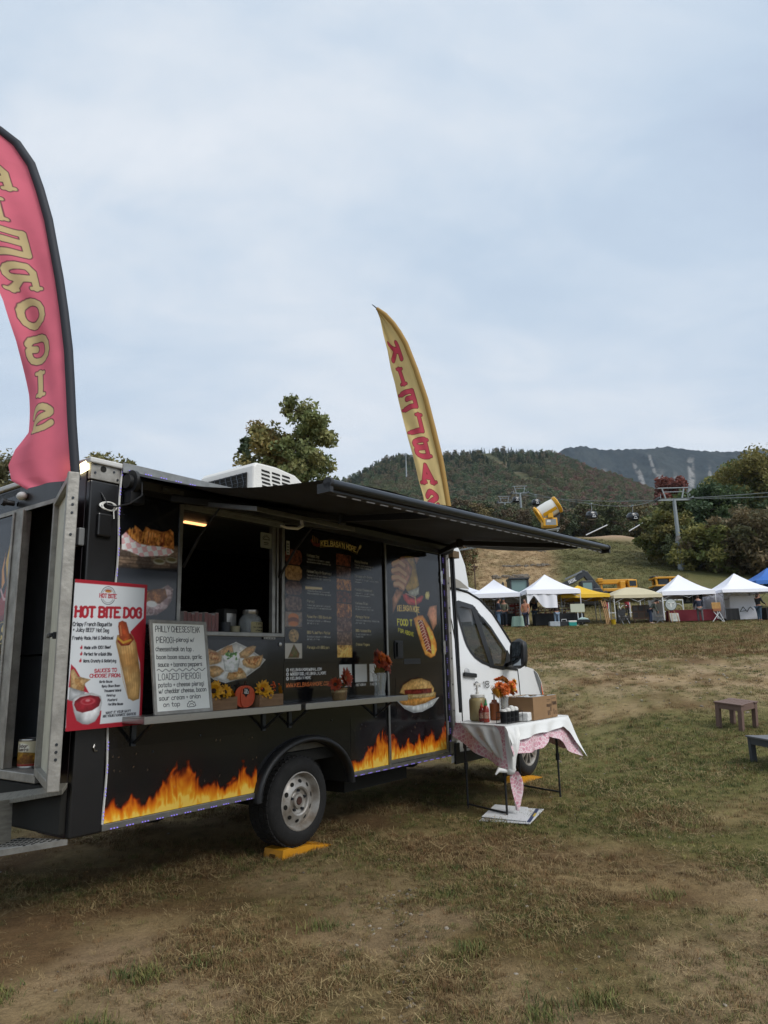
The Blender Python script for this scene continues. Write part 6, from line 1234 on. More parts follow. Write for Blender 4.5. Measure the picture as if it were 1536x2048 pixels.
for i, (x, n_, lb) in enumerate(((.80, 5, 'left row of red striped paper food boxes inside the serving window'), (1.0, 4, 'right row of red striped paper food boxes inside the serving window'))):
    r = empty('food_boxes', TL(x, .24, 1.736), TA, lb, 'boxes')
    for k in range(n_):
        o = MB().box(-.09 + .036 * k, -.058 + .036 * k, -.06, .06, 0, .19 - .008 * (k % 3)).build('paper_box', mat('box_white', 'b5aca8', .6), r)
        for q in range(3): MB().box(-.089 + .036 * k + .011 * q, -.083 + .036 * k + .011 * q, -.0612, -.0602, .002, .185 - .008 * (k % 3)).build('red_stripe', mat('stripe_red', '8a2f34', .6), o)
r = empty('napkin_dispenser', TL(1.26, .33, 1.736), TA, 'dark napkin dispenser standing behind the tip jar', 'dispenser'); MB().box(-.07, .07, -.06, .06, 0, .24).build('case', M_plas, r, bevel=.01); MB().box(-.05, .05, -.063, -.061, .06, .20).build('face_plate', M_steel, r)

# ---------------------------------------------------------------- condiment table beside the cab
tbl = empty('folding_table', TL(4.54, -.52, 0), TA, 'folding table with black metal legs standing beside the cab door', 'table')
def tl(x, y, z): return (x - 4.54, y + .52, z)
FLc, FRc, BRc, BLc = (3.72, -.90), (5.26, -.90), (5.46, -.16), (3.95, -.20); ZT = .872
b = MB(); b.add([tl(*q, z) for z in (ZT - .04, ZT) for q in (FLc, FRc, BRc, BLc)], [(0, 3, 2, 1), (4, 5, 6, 7), (0, 1, 5, 4), (1, 2, 6, 5), (2, 3, 7, 6), (3, 0, 4, 7)]); b.build('tabletop', M_whitep, tbl, bevel=.01)
legs = [(3.80, -.83), (5.12, -.80), (5.34, -.21), (4.03, -.26)]
for (x, y) in legs:
    b = MB(); b.cyl(tl(x, y, .42), tl(x, y, ZT - .041), .0145, n=10); b.cyl(tl(x, y, 0), tl(x, y, .44), .011, n=10); b.cyl(tl(x, y, .40), tl(x, y, .47), .022, n=10); b.cyl(tl(x, y, 0), tl(x, y, .012), .017, n=10); b.build('leg', M_plas, tbl, smooth=40)
for i, j in ((0, 3), (1, 2)): b = MB(); b.cyl(tl(*legs[i], .06), tl(*legs[j], .06), .010, n=8); b.build('cross_bar', M_plas, tbl, smooth=40)
M_pink = None
def pink():
    m = bpy.data.materials.new('pink_print_plastic'); m.use_nodes = True; t = m.node_tree; p_ = t.nodes['Principled BSDF']; p_.inputs['Roughness'].default_value = .35
    tcn = t.nodes.new('ShaderNodeTexCoord'); v = t.nodes.new('ShaderNodeTexVoronoi'); v.feature = 'DISTANCE_TO_EDGE'; v.inputs['Scale'].default_value = 26; v2 = t.nodes.new('ShaderNodeTexVoronoi'); v2.inputs['Scale'].default_value = 26; t.links.new(tcn.outputs['Object'], v.inputs['Vector']); t.links.new(tcn.outputs['Object'], v2.inputs['Vector'])
    r1 = t.nodes.new('ShaderNodeValToRGB'); r1.color_ramp.elements[0].position = .05; r1.color_ramp.elements[1].position = .11; r1.color_ramp.elements[0].color = (*hx('d9cccb'), 1); r1.color_ramp.elements[1].color = (1, 1, 1, 1); t.links.new(v.outputs['Distance'], r1.inputs[0])
    r2 = t.nodes.new('ShaderNodeValToRGB'); r2.color_ramp.elements[0].color = (*hx('b87486'), 1); r2.color_ramp.elements[1].color = (*hx('d6b2ba'), 1); t.links.new(v2.outputs['Color'], r2.inputs[0])
    mx_ = t.nodes.new('ShaderNodeMix'); mx_.data_type = 'RGBA'; lt = t.nodes.new('ShaderNodeMath'); lt.operation = 'GREATER_THAN'; lt.inputs[1].default_value = .085; t.links.new(v.outputs['Distance'], lt.inputs[0]); t.links.new(lt.outputs[0], mx_.inputs['Factor']); mx_.inputs['A'].default_value = (*hx('d6c6c8'), 1); t.links.new(r2.outputs[0], mx_.inputs['B']); t.links.new(mx_.outputs['Result'], p_.inputs['Base Color']); return m
M_pink = pink(); M_cloth = mat('white_plastic_cloth', 'd9dad8', .38, bump=.25, bscale=14)
cl = empty('tablecloth', TL(4.54, -.52, ZT), TA, 'white plastic cloth over a pink printed one, knotted at one table leg', 'tablecloth')
def cl_(x, y, z): return (x - 4.54, y + .52, z - ZT)
L2 = lambda a, b, t: tuple(a[i] + (b[i] - a[i]) * t for i in range(len(a)))
P = [[cl_(*(lambda q: (q[0], q[1], ZT + .003 + .004 * math.sin(9 * u + 3 * v) * math.sin(7 * v)))(L2(L2(FLc, FRc, u), L2(BLc, BRc, u), v))) for u in np.linspace(-.006, 1.006, 28)] for v in np.linspace(-.01, 1.01, 12)]
MB().grid(P).build('top_sheet', M_cloth, cl, smooth=80, fix=False)
K = (3.80, -.865, .47)
def drape(edge, low, name, m, out=.02, n=44, k=10, amp=.02, fr=30, ph=0., par=cl):
    """hang a sheet from the table edge edge(s) down to low(s) -> (offset outwards, z, shift along)"""
    P = []
    for i in range(k + 1):
        t = i / k; row = []
        for j in range(n + 1):
            s = j / n; (x, y, nx_, ny_) = edge(s); o, z, sh = low(s); d = out * min(1, t * 6) + o * t ** 1.2 + amp * t * math.sin(fr * s + ph + 2 * t)
            row.append(cl_(x + nx_ * d + sh * t, y + ny_ * d, ZT + .004 + (z - ZT) * t - .004 * math.sin(math.pi * t)))
        P.append(row)
    return MB().grid(P).build(name, m, par, smooth=80, fix=False)
fe = lambda s: (*L2(FLc, FRc, s), .0, -1.0); re_ = lambda s: (*L2(FRc, BRc, s), .95, -.3); le = lambda s: (*L2(BLc, FLc, s), -.95, .25); be = lambda s: (*L2(BLc, BRc, s), 0, 1.0)
drape(fe, lambda s: (float(np.interp(s, (0, .8, .92, 1), (.05, .05, .08, .11))), float(np.interp(s, (0, .12, .3, .45, .58, .72, .85, 1), (.60, .60, .585, .60, .70, .655, .52, .43))), float(np.interp(s, (0, .8, 1), (0, 0, .02)))), 'printed_sheet', M_pink, .006, amp=.025, fr=24)
drape(fe, lambda s: (float(np.interp(s, (0, .8, .92, 1), (.04, .04, .08, .15))), float(np.interp(s, (0, .1, .25, .45, .6, .8, .9, 1), (.70, .72, .735, .755, .745, .775, .70, .42))), float(np.interp(s, (0, .8, 1), (0, 0, .04)))), 'white_sheet', M_cloth, .016, amp=.018, fr=24)
drape(re_, lambda s: (.08, float(np.interp(s, (0, .25, .6, 1), (.48, .50, .55, .6))), 0), 'printed_sheet', M_pink, .010, amp=.02, fr=12)
drape(re_, lambda s: (.10, float(np.interp(s, (0, .25, .6, 1), (.47, .50, .56, .62))), 0), 'white_sheet', M_cloth, .020, amp=.02, fr=12)
drape(be, lambda s: (.03, .68, 0), 'white_sheet', M_cloth, .01, amp=.012, fr=30)
drape(le, lambda s: (.03 - .05 * s, float(np.interp(s, (0, .2, .5, .8, 1), (.74, .66, .575, .50, .47))), .0), 'printed_sheet', M_pink, .006, amp=.02, fr=14)
P = []
for i in range(15):
    t = i / 14; row = []
    for j in range(41):
        s = j / 40; e = L2(L2(BLc, FLc, .12), FLc, s / .62) if s < .62 else L2(FLc, FRc, (s - .62) / .38 * .17)
        w = (1 - t) ** .85; kx, ky = K[0] + .035 * math.cos(6.28 * s), K[1] + .035 * math.sin(6.28 * s) - .03
        bul = .04 * math.sin(math.pi * t) + .02 * math.sin(26 * s) * math.sin(math.pi * min(1, t * 1.2)) + .022 * min(1, t * 8)
        nx_, ny_ = (-.95, .1) if s < .5 else (-.4, -.9)
        row.append(cl_(kx + (e[0] - kx) * w + nx_ * bul, ky + (e[1] - ky) * w + ny_ * bul, K[2] + (ZT + .005 - K[2]) * w))
    P.append(row)
MB().grid(P).build('gathered_sheet', M_cloth, cl, smooth=80, fix=False)
b = MB(); b.tube([cl_(K[0], K[1] - .03, K[2] + .03), cl_(K[0], K[1] - .03, K[2] - .01), cl_(K[0], K[1] - .03, K[2] - .05)], [.045, .055, .03], 12); b.tube([cl_(K[0] - .02, K[1] - .02, K[2] - .02), cl_(K[0] - .11, K[1] + .04, K[2] + .0), cl_(K[0] - .14, K[1] + .06, K[2] - .04)], [.018, .024, .008], 8); b.build('knot', M_cloth, cl, smooth=60)
P = []
for i in range(13):
    t = i / 12; w = .10 * math.sin(math.pi * min(1, .12 + t * .93)) ** .8 + .008; cxx = K[0] + .03 + .06 * math.sin(t * 2.2)
    P.append([cl_(cxx + (s - .35) * w * 1.4, K[1] - .04 - .02 * math.sin(9 * s + 3 * t) - (s - .5) * w * .8, K[2] - .03 - .36 * t) for s in np.linspace(0, 1, 9)])
MB().grid(P).build('tail', M_pink, cl, smooth=80, fix=False)
ZC = ZT + .008
def on_table(name, x, y, label, cat): return empty(name, TL(x, y, ZC), TA, label, cat)
r = on_table('mustard_jug', 4.22, -.33, 'large beige mustard jug with a white pump at the left end of the table', 'sauce jug')
b = MB(); b.lathe([(.001, 0), (.085, 0), (.095, .012), (.096, .20), (.09, .225), (.07, .24), (.001, .24)], 28); b.build('jug', mat('mustard_plastic', 'a3946a', .4, var=.08, vscale=8), r, smooth=40)
b = MB(); b.lathe([(.074, .238), (.078, .242), (.078, .265), (.07, .272), (.02, .274), (.018, .30), (.011, .302), (.011, .37), (.001, .372)], 20); b.bar((-.05, 0, .378), (.065, 0, .378), .025, .02); b.cyl((.06, 0, .375), (.068, 0, .345), .008, n=8); b.build('pump', M_whitep, r, smooth=40)
r = on_table('sauce_pump_bottle', 4.33, -.47, 'second white pump bottle half hidden behind the red sauce bottles', 'sauce jug')
b = MB(); b.lathe([(.001, 0), (.05, 0), (.055, .01), (.055, .17), (.03, .19), (.028, .21), (.01, .212), (.01, .27), (.001, .27)], 18); b.build('bottle', mat('orange_sauce', '9c5a34', .35), r, smooth=40); b = MB(); b.bar((-.03, 0, .276), (.045, 0, .276), .02, .016); b.cyl((0, 0, .21), (0, 0, .268), .011, n=8); b.build('pump', M_whitep, r)
for x, y, c, cc, h_, lb in ((4.03, -.53, '8e2b1e', '2f7d46', .20, 'red hot sauce bottle with a green nozzle cap beside the mustard jug'), (4.10, -.44, '6b2420', 'a8321f', .17, 'dark red sauce bottle between mustard jug and green capped bottle')):
    r = on_table('sauce_bottle', x, y, lb, 'sauce bottle'); b = MB(); b.lathe([(.001, 0), (.030, 0), (.033, .006), (.033, h_ * .62), (.026, h_ * .75), (.015, h_ * .82), (.015, h_ * .86), (.001, h_ * .86)], 18); b.build('bottle', mat('sauce_' + c, c, .25), r, smooth=40)
    b = MB(); b.lathe([(.018, h_ * .84), (.018, h_ * .93), (.010, h_ * .96), (.005, h_ * 1.12), (.001, h_ * 1.12)], 14); b.build('cap', mat('cap_' + cc, cc, .4), r, smooth=40); b = MB(); b.lathe([(.0336, h_ * .2), (.0336, h_ * .5)], 18); b.build('label', mat('sauce_label', 'b5a08c', .5, col2='8a2c22', vscale=60), r)
r = on_table('flower_vase', 4.30, -.60, 'glass vase of orange flowers and yellow leaves on the condiment table', 'vase')
b = MB(); b.lathe([(.001, 0), (.045, 0), (.048, .01), (.044, .10), (.052, .21), (.058, .24), (.054, .24), (.048, .21), (.04, .10), (.043, .014), (.001, .012)], 22); b.build('vase', M_clear, r, smooth=60)
b = MB(); [b.tube([(.02 * math.cos(i), .02 * math.sin(i), .02), (.03 * math.cos(i * 1.7), .03 * math.sin(i * 1.7), .27)], .004, 5) for i in range(8)]; b.build('stems', M_leafg, r, fix=False)
sprigs((-.07, 0, .23), 26, .10, .16, 11).build('foliage', M_amb, r, fix=False)
for i in range(16): q = random.Random(i); a = i * .9; add_flower(r, (.03 + .10 * math.cos(a) * (i > 0), -.02 + .08 * math.sin(a) * (i > 0), .34 + q.uniform(-.08, .08)), (math.cos(a) * .8, math.sin(a) * .8 - .6, .7), .062, 12, M_org if i % 3 else M_amb, 40 + i, rows=3)
MB().ball((-.03, -.07, .10), .035, (1, .7, 1.1), 8, 6).build('bow', mat('pink_bow', 'b04a68', .6), r, smooth=50)
r = on_table('cup_caddy', 4.05, -.79, 'black wire caddy holding stacks of black cups and white lids', 'caddy')
b = MB()
for i in range(5):
    x = -.17 + .085 * i; b.bar((x, -.06, 0), (x, -.06, .115), .004, .004); b.bar((x, .06, 0), (x, .06, .115), .004, .004); b.bar((x, -.06, .003), (x, .06, .003), .004, .004); b.bar((x, -.06, .112), (x, .06, .112), .004, .004)
for z in (.003, .058, .112): b.bar((-.17, -.06, z), (.17, -.06, z), .004, .004); b.bar((-.17, .06, z), (.17, .06, z), .004, .004)
b.build('wire_frame', M_plas, r)
for i in range(4):
    x = -.127 + .085 * i; b = MB(); n = 13; prof = [(.001, .005)]
    for k in range(n): prof += [(.031, .006 + k * .0085), (.037, .012 + k * .0085), (.031, .0135 + k * .0085)]
    b.lathe(prof + [(.001, .006 + n * .0085)], 16); b.build('black_cups', mat('black_cup', '26272a', .4), r, smooth=30, loc=(x, 0, 0)); hh = (.02, .03, .045, .032)[i]
    b = MB(); b.lathe([(.034, .116), (.034, .116 + hh * .6), (.026, .116 + hh), (.012, .118 + hh * 1.1), (.001, .118 + hh * 1.1)], 16); b.build('white_lids', M_whitep, r, smooth=40, loc=(x, 0, 0))
tag(MB().box(-.075, .075, -.06, .06, 0, .085).build('napkin_stack', mat('white_napkin', 'd8d9d8', .9, bump=.3, bscale=60), loc=TL(4.33, -.82, ZC), rot=(0, 0, TA + .15), bevel=.012), 'stack of white napkins between the cup caddy and the cardboard box', 'napkins')
r = on_table('cardboard_box', 4.68, -.71, 'open cardboard cutlery box at the right end of the table', 'box'); M_card = mat('cardboard', '8f7150', .85, var=.1, vscale=6); bw, bd, bh = .30, .19, .235
b = MB(); [b.box(*q) for q in ((-bw, bw, -bd, -bd + .006, 0, bh), (-bw, bw, bd - .006, bd, 0, bh), (-bw, -bw + .006, -bd + .006, bd - .006, 0, bh), (bw - .006, bw, -bd + .006, bd - .006, 0, bh), (-bw + .006, bw - .006, -bd + .006, bd - .006, .002, .01))]; b.build('carton', M_card, r)
b = MB(); P = [[(x, y, bh - .03 + .035 * random.Random(i * 31 + j).random()) for j, x in enumerate(np.linspace(-bw + .007, bw - .007, 16))] for i, y in enumerate(np.linspace(-bd + .007, bd - .007, 9))]; b.grid(P); b.build('wrapped_cutlery', mat('clear_wrap', 'b9bcbc', .25, var=.4, vscale=30), r)
M_bk = mat('brown_print', '4a3626', .8)
ribbon_text('lettering', 'KNIVES', .026, M_bk, r, (.03, -bd - .001, .12), (1, 0, 0), (0, 0, 1), .2, fit=.11); ribbon_text('lettering', 'FORKS', .030, M_bk, r, (.17, -bd - .001, .135), (1, 0, 0), (0, 0, 1), .22, fit=.11)
b = MB(); [b.box(x, x + w_, -bd - .0012, -bd - .0004, z, z + h_) for x, z, w_, h_ in ((.05, .03, .02, .05), (.09, .03, .02, .05), (.20, .03, .02, .06), (.25, .03, .02, .04), (.04, .19, .09, .006), (.17, .20, .10, .006), (.04, .175, .07, .004), (.155, .0, .002, .23), (.12, .07, .02, .04))]; b.build('print_marks', M_bk, r)

# ---------------------------------------------------------------- on the ground
M_chock = mat('yellow_plastic', 'c98a12', .5, var=.15, vscale=12, bump=.1, bscale=30)
def chock(x, y, lb, w=.105):
    r = empty('levelling_ramp', TL(x, y, 0), TA, lb, 'ramp')
    pr = [(-.20, 0), (-.185, .075), (-.10, .078), (-.06, .062), (.10, .062), (.16, .05), (.42, .004), (.42, 0)]
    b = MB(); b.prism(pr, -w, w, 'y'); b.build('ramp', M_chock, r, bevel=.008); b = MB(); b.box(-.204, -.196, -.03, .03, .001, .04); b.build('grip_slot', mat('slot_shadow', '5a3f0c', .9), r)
    for k in range(5): b = MB(); b.box(.17 + .045 * k, .18 + .045 * k, -w * .8, w * .8, .046 - .0078 * k * 1.18, .054 - .0078 * k * 1.18); b.build('grip_rib', M_chock, r)
    return r
chock(1.77, .085, 'yellow levelling ramp under the rear wheel'); chock(5.95, .09, 'yellow levelling ramp under the front wheel behind the table')
r = empty('flattened_carton', TL(3.95, -.80, .022), TA + .25, 'flattened white printed carton under the table leg', 'cardboard'); M_wc = mat('white_card', 'c4c6c8', .6, var=.08, vscale=4)
b = MB(); b.box(-.40, .30, -.26, .22, 0, .010); b.build('sheet', M_wc, r, bevel=.003); b = MB(); b.add([(-.36, -.22, .012), (.30, -.10, .012), (.30, .24, .024), (-.30, .22, .020), (-.36, -.22, .018), (.30, -.10, .018), (.30, .24, .030), (-.30, .22, .026)], [(0, 3, 2, 1), (4, 5, 6, 7), (0, 1, 5, 4), (1, 2, 6, 5), (2, 3, 7, 6), (3, 0, 4, 7)]); b.build('flap', M_wc, r)
b = MB(); b.bar((-.36, -.24, .0115), (.28, -.2, .0115), .035, .001); b.build('blue_stripe', mat('navy_print', '2f3a5c', .6), r); b = MB(); b.bar((-.10, -.235, .0125), (.06, -.225, .0125), .02, .001); b.build('yellow_mark', mat('yellow_print', 'b8a02c', .6), r)
M_btab = mat('brown_poly_lumber', '6b554c', .7, var=.12, vscale=14, stretch=(1, 5, 1)); M_gtab = mat('grey_poly_lumber', '66676a', .65, var=.1, vscale=14, stretch=(5, 1, 1)); M_gtab2 = mat('dark_grey_lumber', '3d4044', .7)
def side_table(name, loc, rz, wx, wy, h, ns, m, m2, lb, cat):
    r = empty(name, loc, rz, lb, cat)
    for sx in (-1, 1):
        for sy in (-1, 1): b = MB(); b.box(sx * wx / 2 - sx * .07, sx * wx / 2, sy * wy / 2 - sy * .07, sy * wy / 2, 0, h - .023); b.build('leg', m2, r, bevel=.004)
    for sy in (-1, 1): b = MB(); b.box(-wx / 2 + .072, wx / 2 - .072, sy * wy / 2 - sy * .03, sy * wy / 2 - sy * .004, h - .11, h - .023); b.build('apron', m2, r, bevel=.003)
    for sx in (-1, 1): b = MB(); b.box(sx * wx / 2 - sx * .03, sx * wx / 2 - sx * .004, -wy / 2 + .072, wy / 2 - .072, h - .11, h - .023); b.build('apron', m2, r, bevel=.003)
    for sx in (-1, 1): b = MB(); b.box(sx * wx / 2 - sx * .10, sx * (wx / 2 + .015), -wy / 2 - .015, wy / 2 + .015, h - .022, h); b.build('end_board', m, r, bevel=.004)
    sw = wy / ns
    for k in range(ns): b = MB(); b.box(-wx / 2 + .102, wx / 2 - .102, -wy / 2 + k * sw + .006, -wy / 2 + (k + 1) * sw - .006, h - .022, h - .001); b.build('slat', m, r, bevel=.003)
    return r
_st = side_table('side_table', (5.84, 12.6, h0(5.84, 12.6)), rad(35), .50, .46, .44, 7, M_btab, M_btab, 'small brown slatted side table standing alone on the grass', 'table'); _st.rotation_euler = (rad(7), 0, rad(35)); _st.rotation_mode = 'ZYX'
side_table('coffee_table', (5.58, 9.85, 0), rad(2), 1.35, .95, .42, 8, M_gtab, M_gtab2, 'dark grey slatted low table cut off by the right edge of the photo', 'table')
b = MB(); b.ball((0, 0, .09), .16, (1.3, 1, .62), 14, 8); tag(b.build('sandbag', mat('sandbag_cloth', '7d7768', .9, var=.2, vscale=12, bump=.4, bscale=30), loc=TL(-.62, .62, .40 - .4), smooth=60), 'grey weight bag at the foot of the rear steps', 'sandbag')

# ---------------------------------------------------------------- feather flags
def flag(name, lb, lead, trail, bgc, edge, txt, ink, inkedge, base, Y, seed, depth, tband, outline):
    r = empty(name, base, 0, lb, 'flag'); bx_, by_, bz_ = base; lt = np.linspace(0, 1, len(lead)); tt = np.linspace(0, 1, len(trail)); ld = np.array(lead); td = np.array(trail)
    def cs(t, tab, par): return np.stack([np.interp(t, par, tab[:, 0]), np.interp(t, par, tab[:, 1])], -1)
    ht = ld[-1, 1] - ld[0, 1]; FW = .44; cv = Cv(0, FW, 0, ht, 210, bgc); X, Yv = cv.X / FW, cv.Y / ht
    n = len(txt); h = ht * (tband[1] - tband[0]) / n
    for i, ch in enumerate(txt):
        zc = ht * tband[1] - h * (i + .9); st, L0 = glyph_strokes(ch, 0, 0, h * .64, 1.0); wd = .18; k = wd / max(L0, .08) if ch != 'I' else 1.0; x0 = .08 if ch != 'I' else .16
        for c_, w_ in ((inkedge, .235), (ink, .19)):
            for q in st:
                pts = [(FW - x0 - (wd if ch != 'I' else .02) + a * k, zc + b_) for a, b_ in q]; cv.line(pts, h * w_, c_)
                if ch in 'PIERLBA':
                    for e in (pts[0], pts[-1]):
                        if abs(e[1] - zc) < .02 or abs(e[1] - zc - h * .64) < .02: cv.line([(e[0] - h * .14, e[1]), (e[0] + h * .14, e[1])], h * (w_ - .08), c_)
    cv.rect(-.1, .02, -.1, ht + .1, outline, .8); cv.C *= (.93 + .12 * cv.noise(5, seed))[..., None]
    def fn(xs, ys):
        u = xs / FW; t = ys / ht; zz = ld[0, 1] + t * ht; zb = zz - .05 * (1 - t) * u; p_ = np.stack([np.interp(zz, ld[:, 1], ld[:, 0]) * (1 - u) + np.interp(zb, td[:, 1], td[:, 0]) * u, zz * (1 - u) + zb * u], 1)
        dy = depth * (.10 * np.sin(u * 5 + t * 9 + seed) * u + .05 * np.sin(u * 11 - t * 14) * u + .22 * u * np.sin(t * 5 + seed))
        return (p_[:, 0] - bx_, Y + dy - by_, p_[:, 1] - bz_)
    o = cv.mesh('banner', fn, M_flagm, r); me = o.data; me.polygons.foreach_set('use_smooth', [True] * len(me.polygons))
    b = MB(); pts = [(x - bx_ + .006, Y - by_, z - bz_) for x, z in lead]; b.tube(pts, [.032] * (len(pts) - 1) + [.022], 8); b.build('pole_sleeve', edge, r, smooth=60)
    b = MB(); b.tube([(0, 0, 0), (pts[0][0], pts[0][1], pts[0][2] + .02)], .014, 8); b.tube([pts[-1], tuple(Vector(pts[-1]) + (Vector(pts[-1]) - Vector(pts[-2])).normalized() * .08)], [.008, .005], 6); b.build('pole', M_gry, r, smooth=50)
    return r
M_flagm = attr_mat('flag_cloth', 'Col', rough=.75, spec=.2, trans_leaf=.42)
M_slv = mat('dark_sleeve', '23262e', .7); M_slt = mat('tan_sleeve', '9c7b3c', .7)
bpos = TL(-.30, .06, 2.55)
flag('feather_flag', 'red feather flag with tan letters rising above the rear of the truck', [(-2.04, 2.74), (-2.09, 3.12), (-2.12, 3.40), (-2.15, 3.66), (-2.20, 3.95), (-2.25, 4.20), (-2.36, 4.67), (-2.44, 4.92), (-2.52, 5.13), (-2.64, 5.31), (-2.78, 5.43), (-2.98, 5.48)],
     [(-2.38, 2.69), (-2.50, 2.76), (-2.55, 2.88), (-2.53, 3.00), (-2.46, 3.13), (-2.47, 3.40), (-2.52, 3.75), (-2.58, 4.0), (-2.68, 4.25), (-2.82, 4.6), (-2.93, 4.95), (-3.02, 5.3), (-3.0, 5.47)], 'e8788c', M_slv, 'PIEROGIS', 'd6c090', '4a2a3a', tuple(bpos), 4.60, 1, .5, (.13, .87), 'e8788c')
bpos = TL(4.315, -.045, 1.0)
flag('feather_flag', 'yellow tan feather flag with red letters rising behind the front of the truck', [(.745, 2.85), (.755, 3.29), (.72, 3.6), (.687, 3.87), (.615, 4.25), (.536, 4.64), (.43, 5.02), (.315, 5.37), (.24, 5.52), (.167, 5.64), (.07, 5.76), (-.028, 5.85)],
     [(.52, 2.85), (.46, 3.39), (.41, 3.6), (.374, 3.82), (.31, 4.13), (.255, 4.45), (.177, 4.91), (.13, 5.1), (.096, 5.31), (.05, 5.5), (.013, 5.71), (-.03, 5.84)], 'd4bd84', M_slt, 'KIELBASA', 'c04a5a', '6a2a2c', tuple(bpos), 8.26, 4, .55, (.02, .88), '4a463e')
# ---------------------------------------------------------------- the market: canopies
M_tw = mat('white_canopy', 'e2e3ea', .6, var=.03, vscale=1.5, bump=.15, bscale=3); M_ty = mat('yellow_canopy', 'd6ab10', .6, var=.06, vscale=2, bump=.15, bscale=3); M_tb = mat('beige_canopy', 'bdb394', .6, var=.06, vscale=2, bump=.15, bscale=3); M_tbl = mat('blue_canopy', '1f5fae', .6, var=.06, vscale=2); M_pole = mat('white_tube', 'd0d2d4', .4); M_pog = mat('grey_tube', '7b7e82', .4, .5)
def tent(lb, X, Y, w, d, he, ha, m, rz=0., walls='', val=.28, pole=M_pole, dome=False, frame=True):
    z = float(gz(X, Y)); r = empty('canopy_tent', (X, Y, z), rz, lb, 'canopy tent'); hw, hd = w / 2, d / 2; cs = [(-hw, -hd), (hw, -hd), (hw, hd), (-hw, hd)]; b = MB()
    for i in range(4):
        (x0, y0), (x1, y1) = cs[i], cs[(i + 1) % 4]; P = []
        for k in range(7):
            t = k / 6; q = 1 - t; hh = he + (ha - he) * ((t ** 1.35) if not dome else math.sin(t * math.pi / 2)); P.append([(x0 * q + (x1 - x0) * q * s, y0 * q + (y1 - y0) * q * s, hh - .05 * math.sin(math.pi * s) * q * (1 - q) * 3) for s in np.linspace(0, 1, 7)])
        b.grid(P)
    b.build('canopy', m, r, smooth=50)
    for i in range(4):
        (x0, y0), (x1, y1) = cs[i], cs[(i + 1) % 4]; b = MB(); P = [[(x0 + (x1 - x0) * s + .015 * (y1 - y0) / d * k, y0 + (y1 - y0) * s - .015 * (x1 - x0) / w * k, he - val * k / 2 * (1 - .04 * math.sin(s * 9)) + .002) for s in np.linspace(0, 1, 9)] for k in range(3)]; b.grid(P); b.build('valance', m, r, smooth=60)
    for x, y in cs: b = MB(); b.box(x * .985 - .02, x * .985 + .02, y * .985 - .02, y * .985 + .02, 0, he - .02); b.build('leg', pole, r)
    if frame:
        for i in range(4):
            (x0, y0), (x1, y1) = cs[i], cs[(i + 1) % 4]; b = MB(); a = lambda s, h: ((x0 + (x1 - x0) * s) * .97, (y0 + (y1 - y0) * s) * .97, h); b.bar(a(.02, he - .45), a(.25, he - .12), .02, .02); b.bar(a(.25, he - .12), a(.5, he - .42), .02, .02); b.bar(a(.5, he - .42), a(.75, he - .12), .02, .02); b.bar(a(.75, he - .12), a(.98, he - .45), .02, .02); b.build('scissor_bar', pole, r)
    for c in walls:
        if c == 'o':   # curtain tied open at the front right
            P = [[(hw * (-.98 + 1.10 * s), -hd * .99 + .03 * math.sin(20 * s), he - val - (he - val) * t * float(np.interp(s, (0, .06, .22, .5, .6, 1), (.45, .25, .04, .42, .46, .46)))) for s in np.linspace(0, 1, 25)] for t in np.linspace(0, 1, 5)]
        else:
            (x0, y0), (x1, y1) = {'l': (cs[3], cs[0]), 'r': (cs[1], cs[2]), 'b': (cs[2], cs[3])}[c]
            P = [[((x0 + (x1 - x0) * s) * .975 + .02 * math.sin(14 * s + 2 * t), (y0 + (y1 - y0) * s) * .975 + .02 * math.cos(12 * s), .03 + (he - .2) * t) for s in np.linspace(0, 1, 21)] for t in np.linspace(0, 1, 5)]
        MB().grid(P).build('side_wall', m, r, smooth=60)
    return r
tent('white canopy tent at the left end, half hidden behind the cab roof', 4.7, 48.5, 3.2, 3.0, 2.0, 2.85, M_tw, .1, 'b')
tent('white canopy tent at the left with its ridge above the van mirror', 7.0, 46.6, 3.1, 3.0, 1.92, 2.95, M_tw, -.12, 'br')
tent('tall white canopy tent with a tied open curtain, left of the yellow one', 10.1, 45.6, 3.4, 3.0, 2.1, 3.2, M_tw, .10, 'o')
tent('bright yellow canopy tent', 12.4, 46.6, 3.1, 3.0, 1.72, 2.42, M_ty, .03, '', .22, M_pog)
tent('beige dome topped canopy tent', 15.55, 46.2, 3.05, 3.0, 1.62, 2.22, M_tb, .02, '', .2, M_pole, True)
tent('white peaked canopy tent right of the beige one', 18.85, 46.3, 3.25, 3.0, 1.78, 2.95, M_tw, -.05, 'lo'[:1], .26)
tent('white peaked canopy tent with a logo backdrop at the right edge', 22.4, 46.2, 3.3, 3.0, 1.80, 2.95, M_tw, .03, 'lb', .2, M_pog)
tent('blue canopy tent peeking out behind the right white one', 29.0, 54.5, 3.6, 3.2, 2.0, 3.1, M_tbl, .0, '')
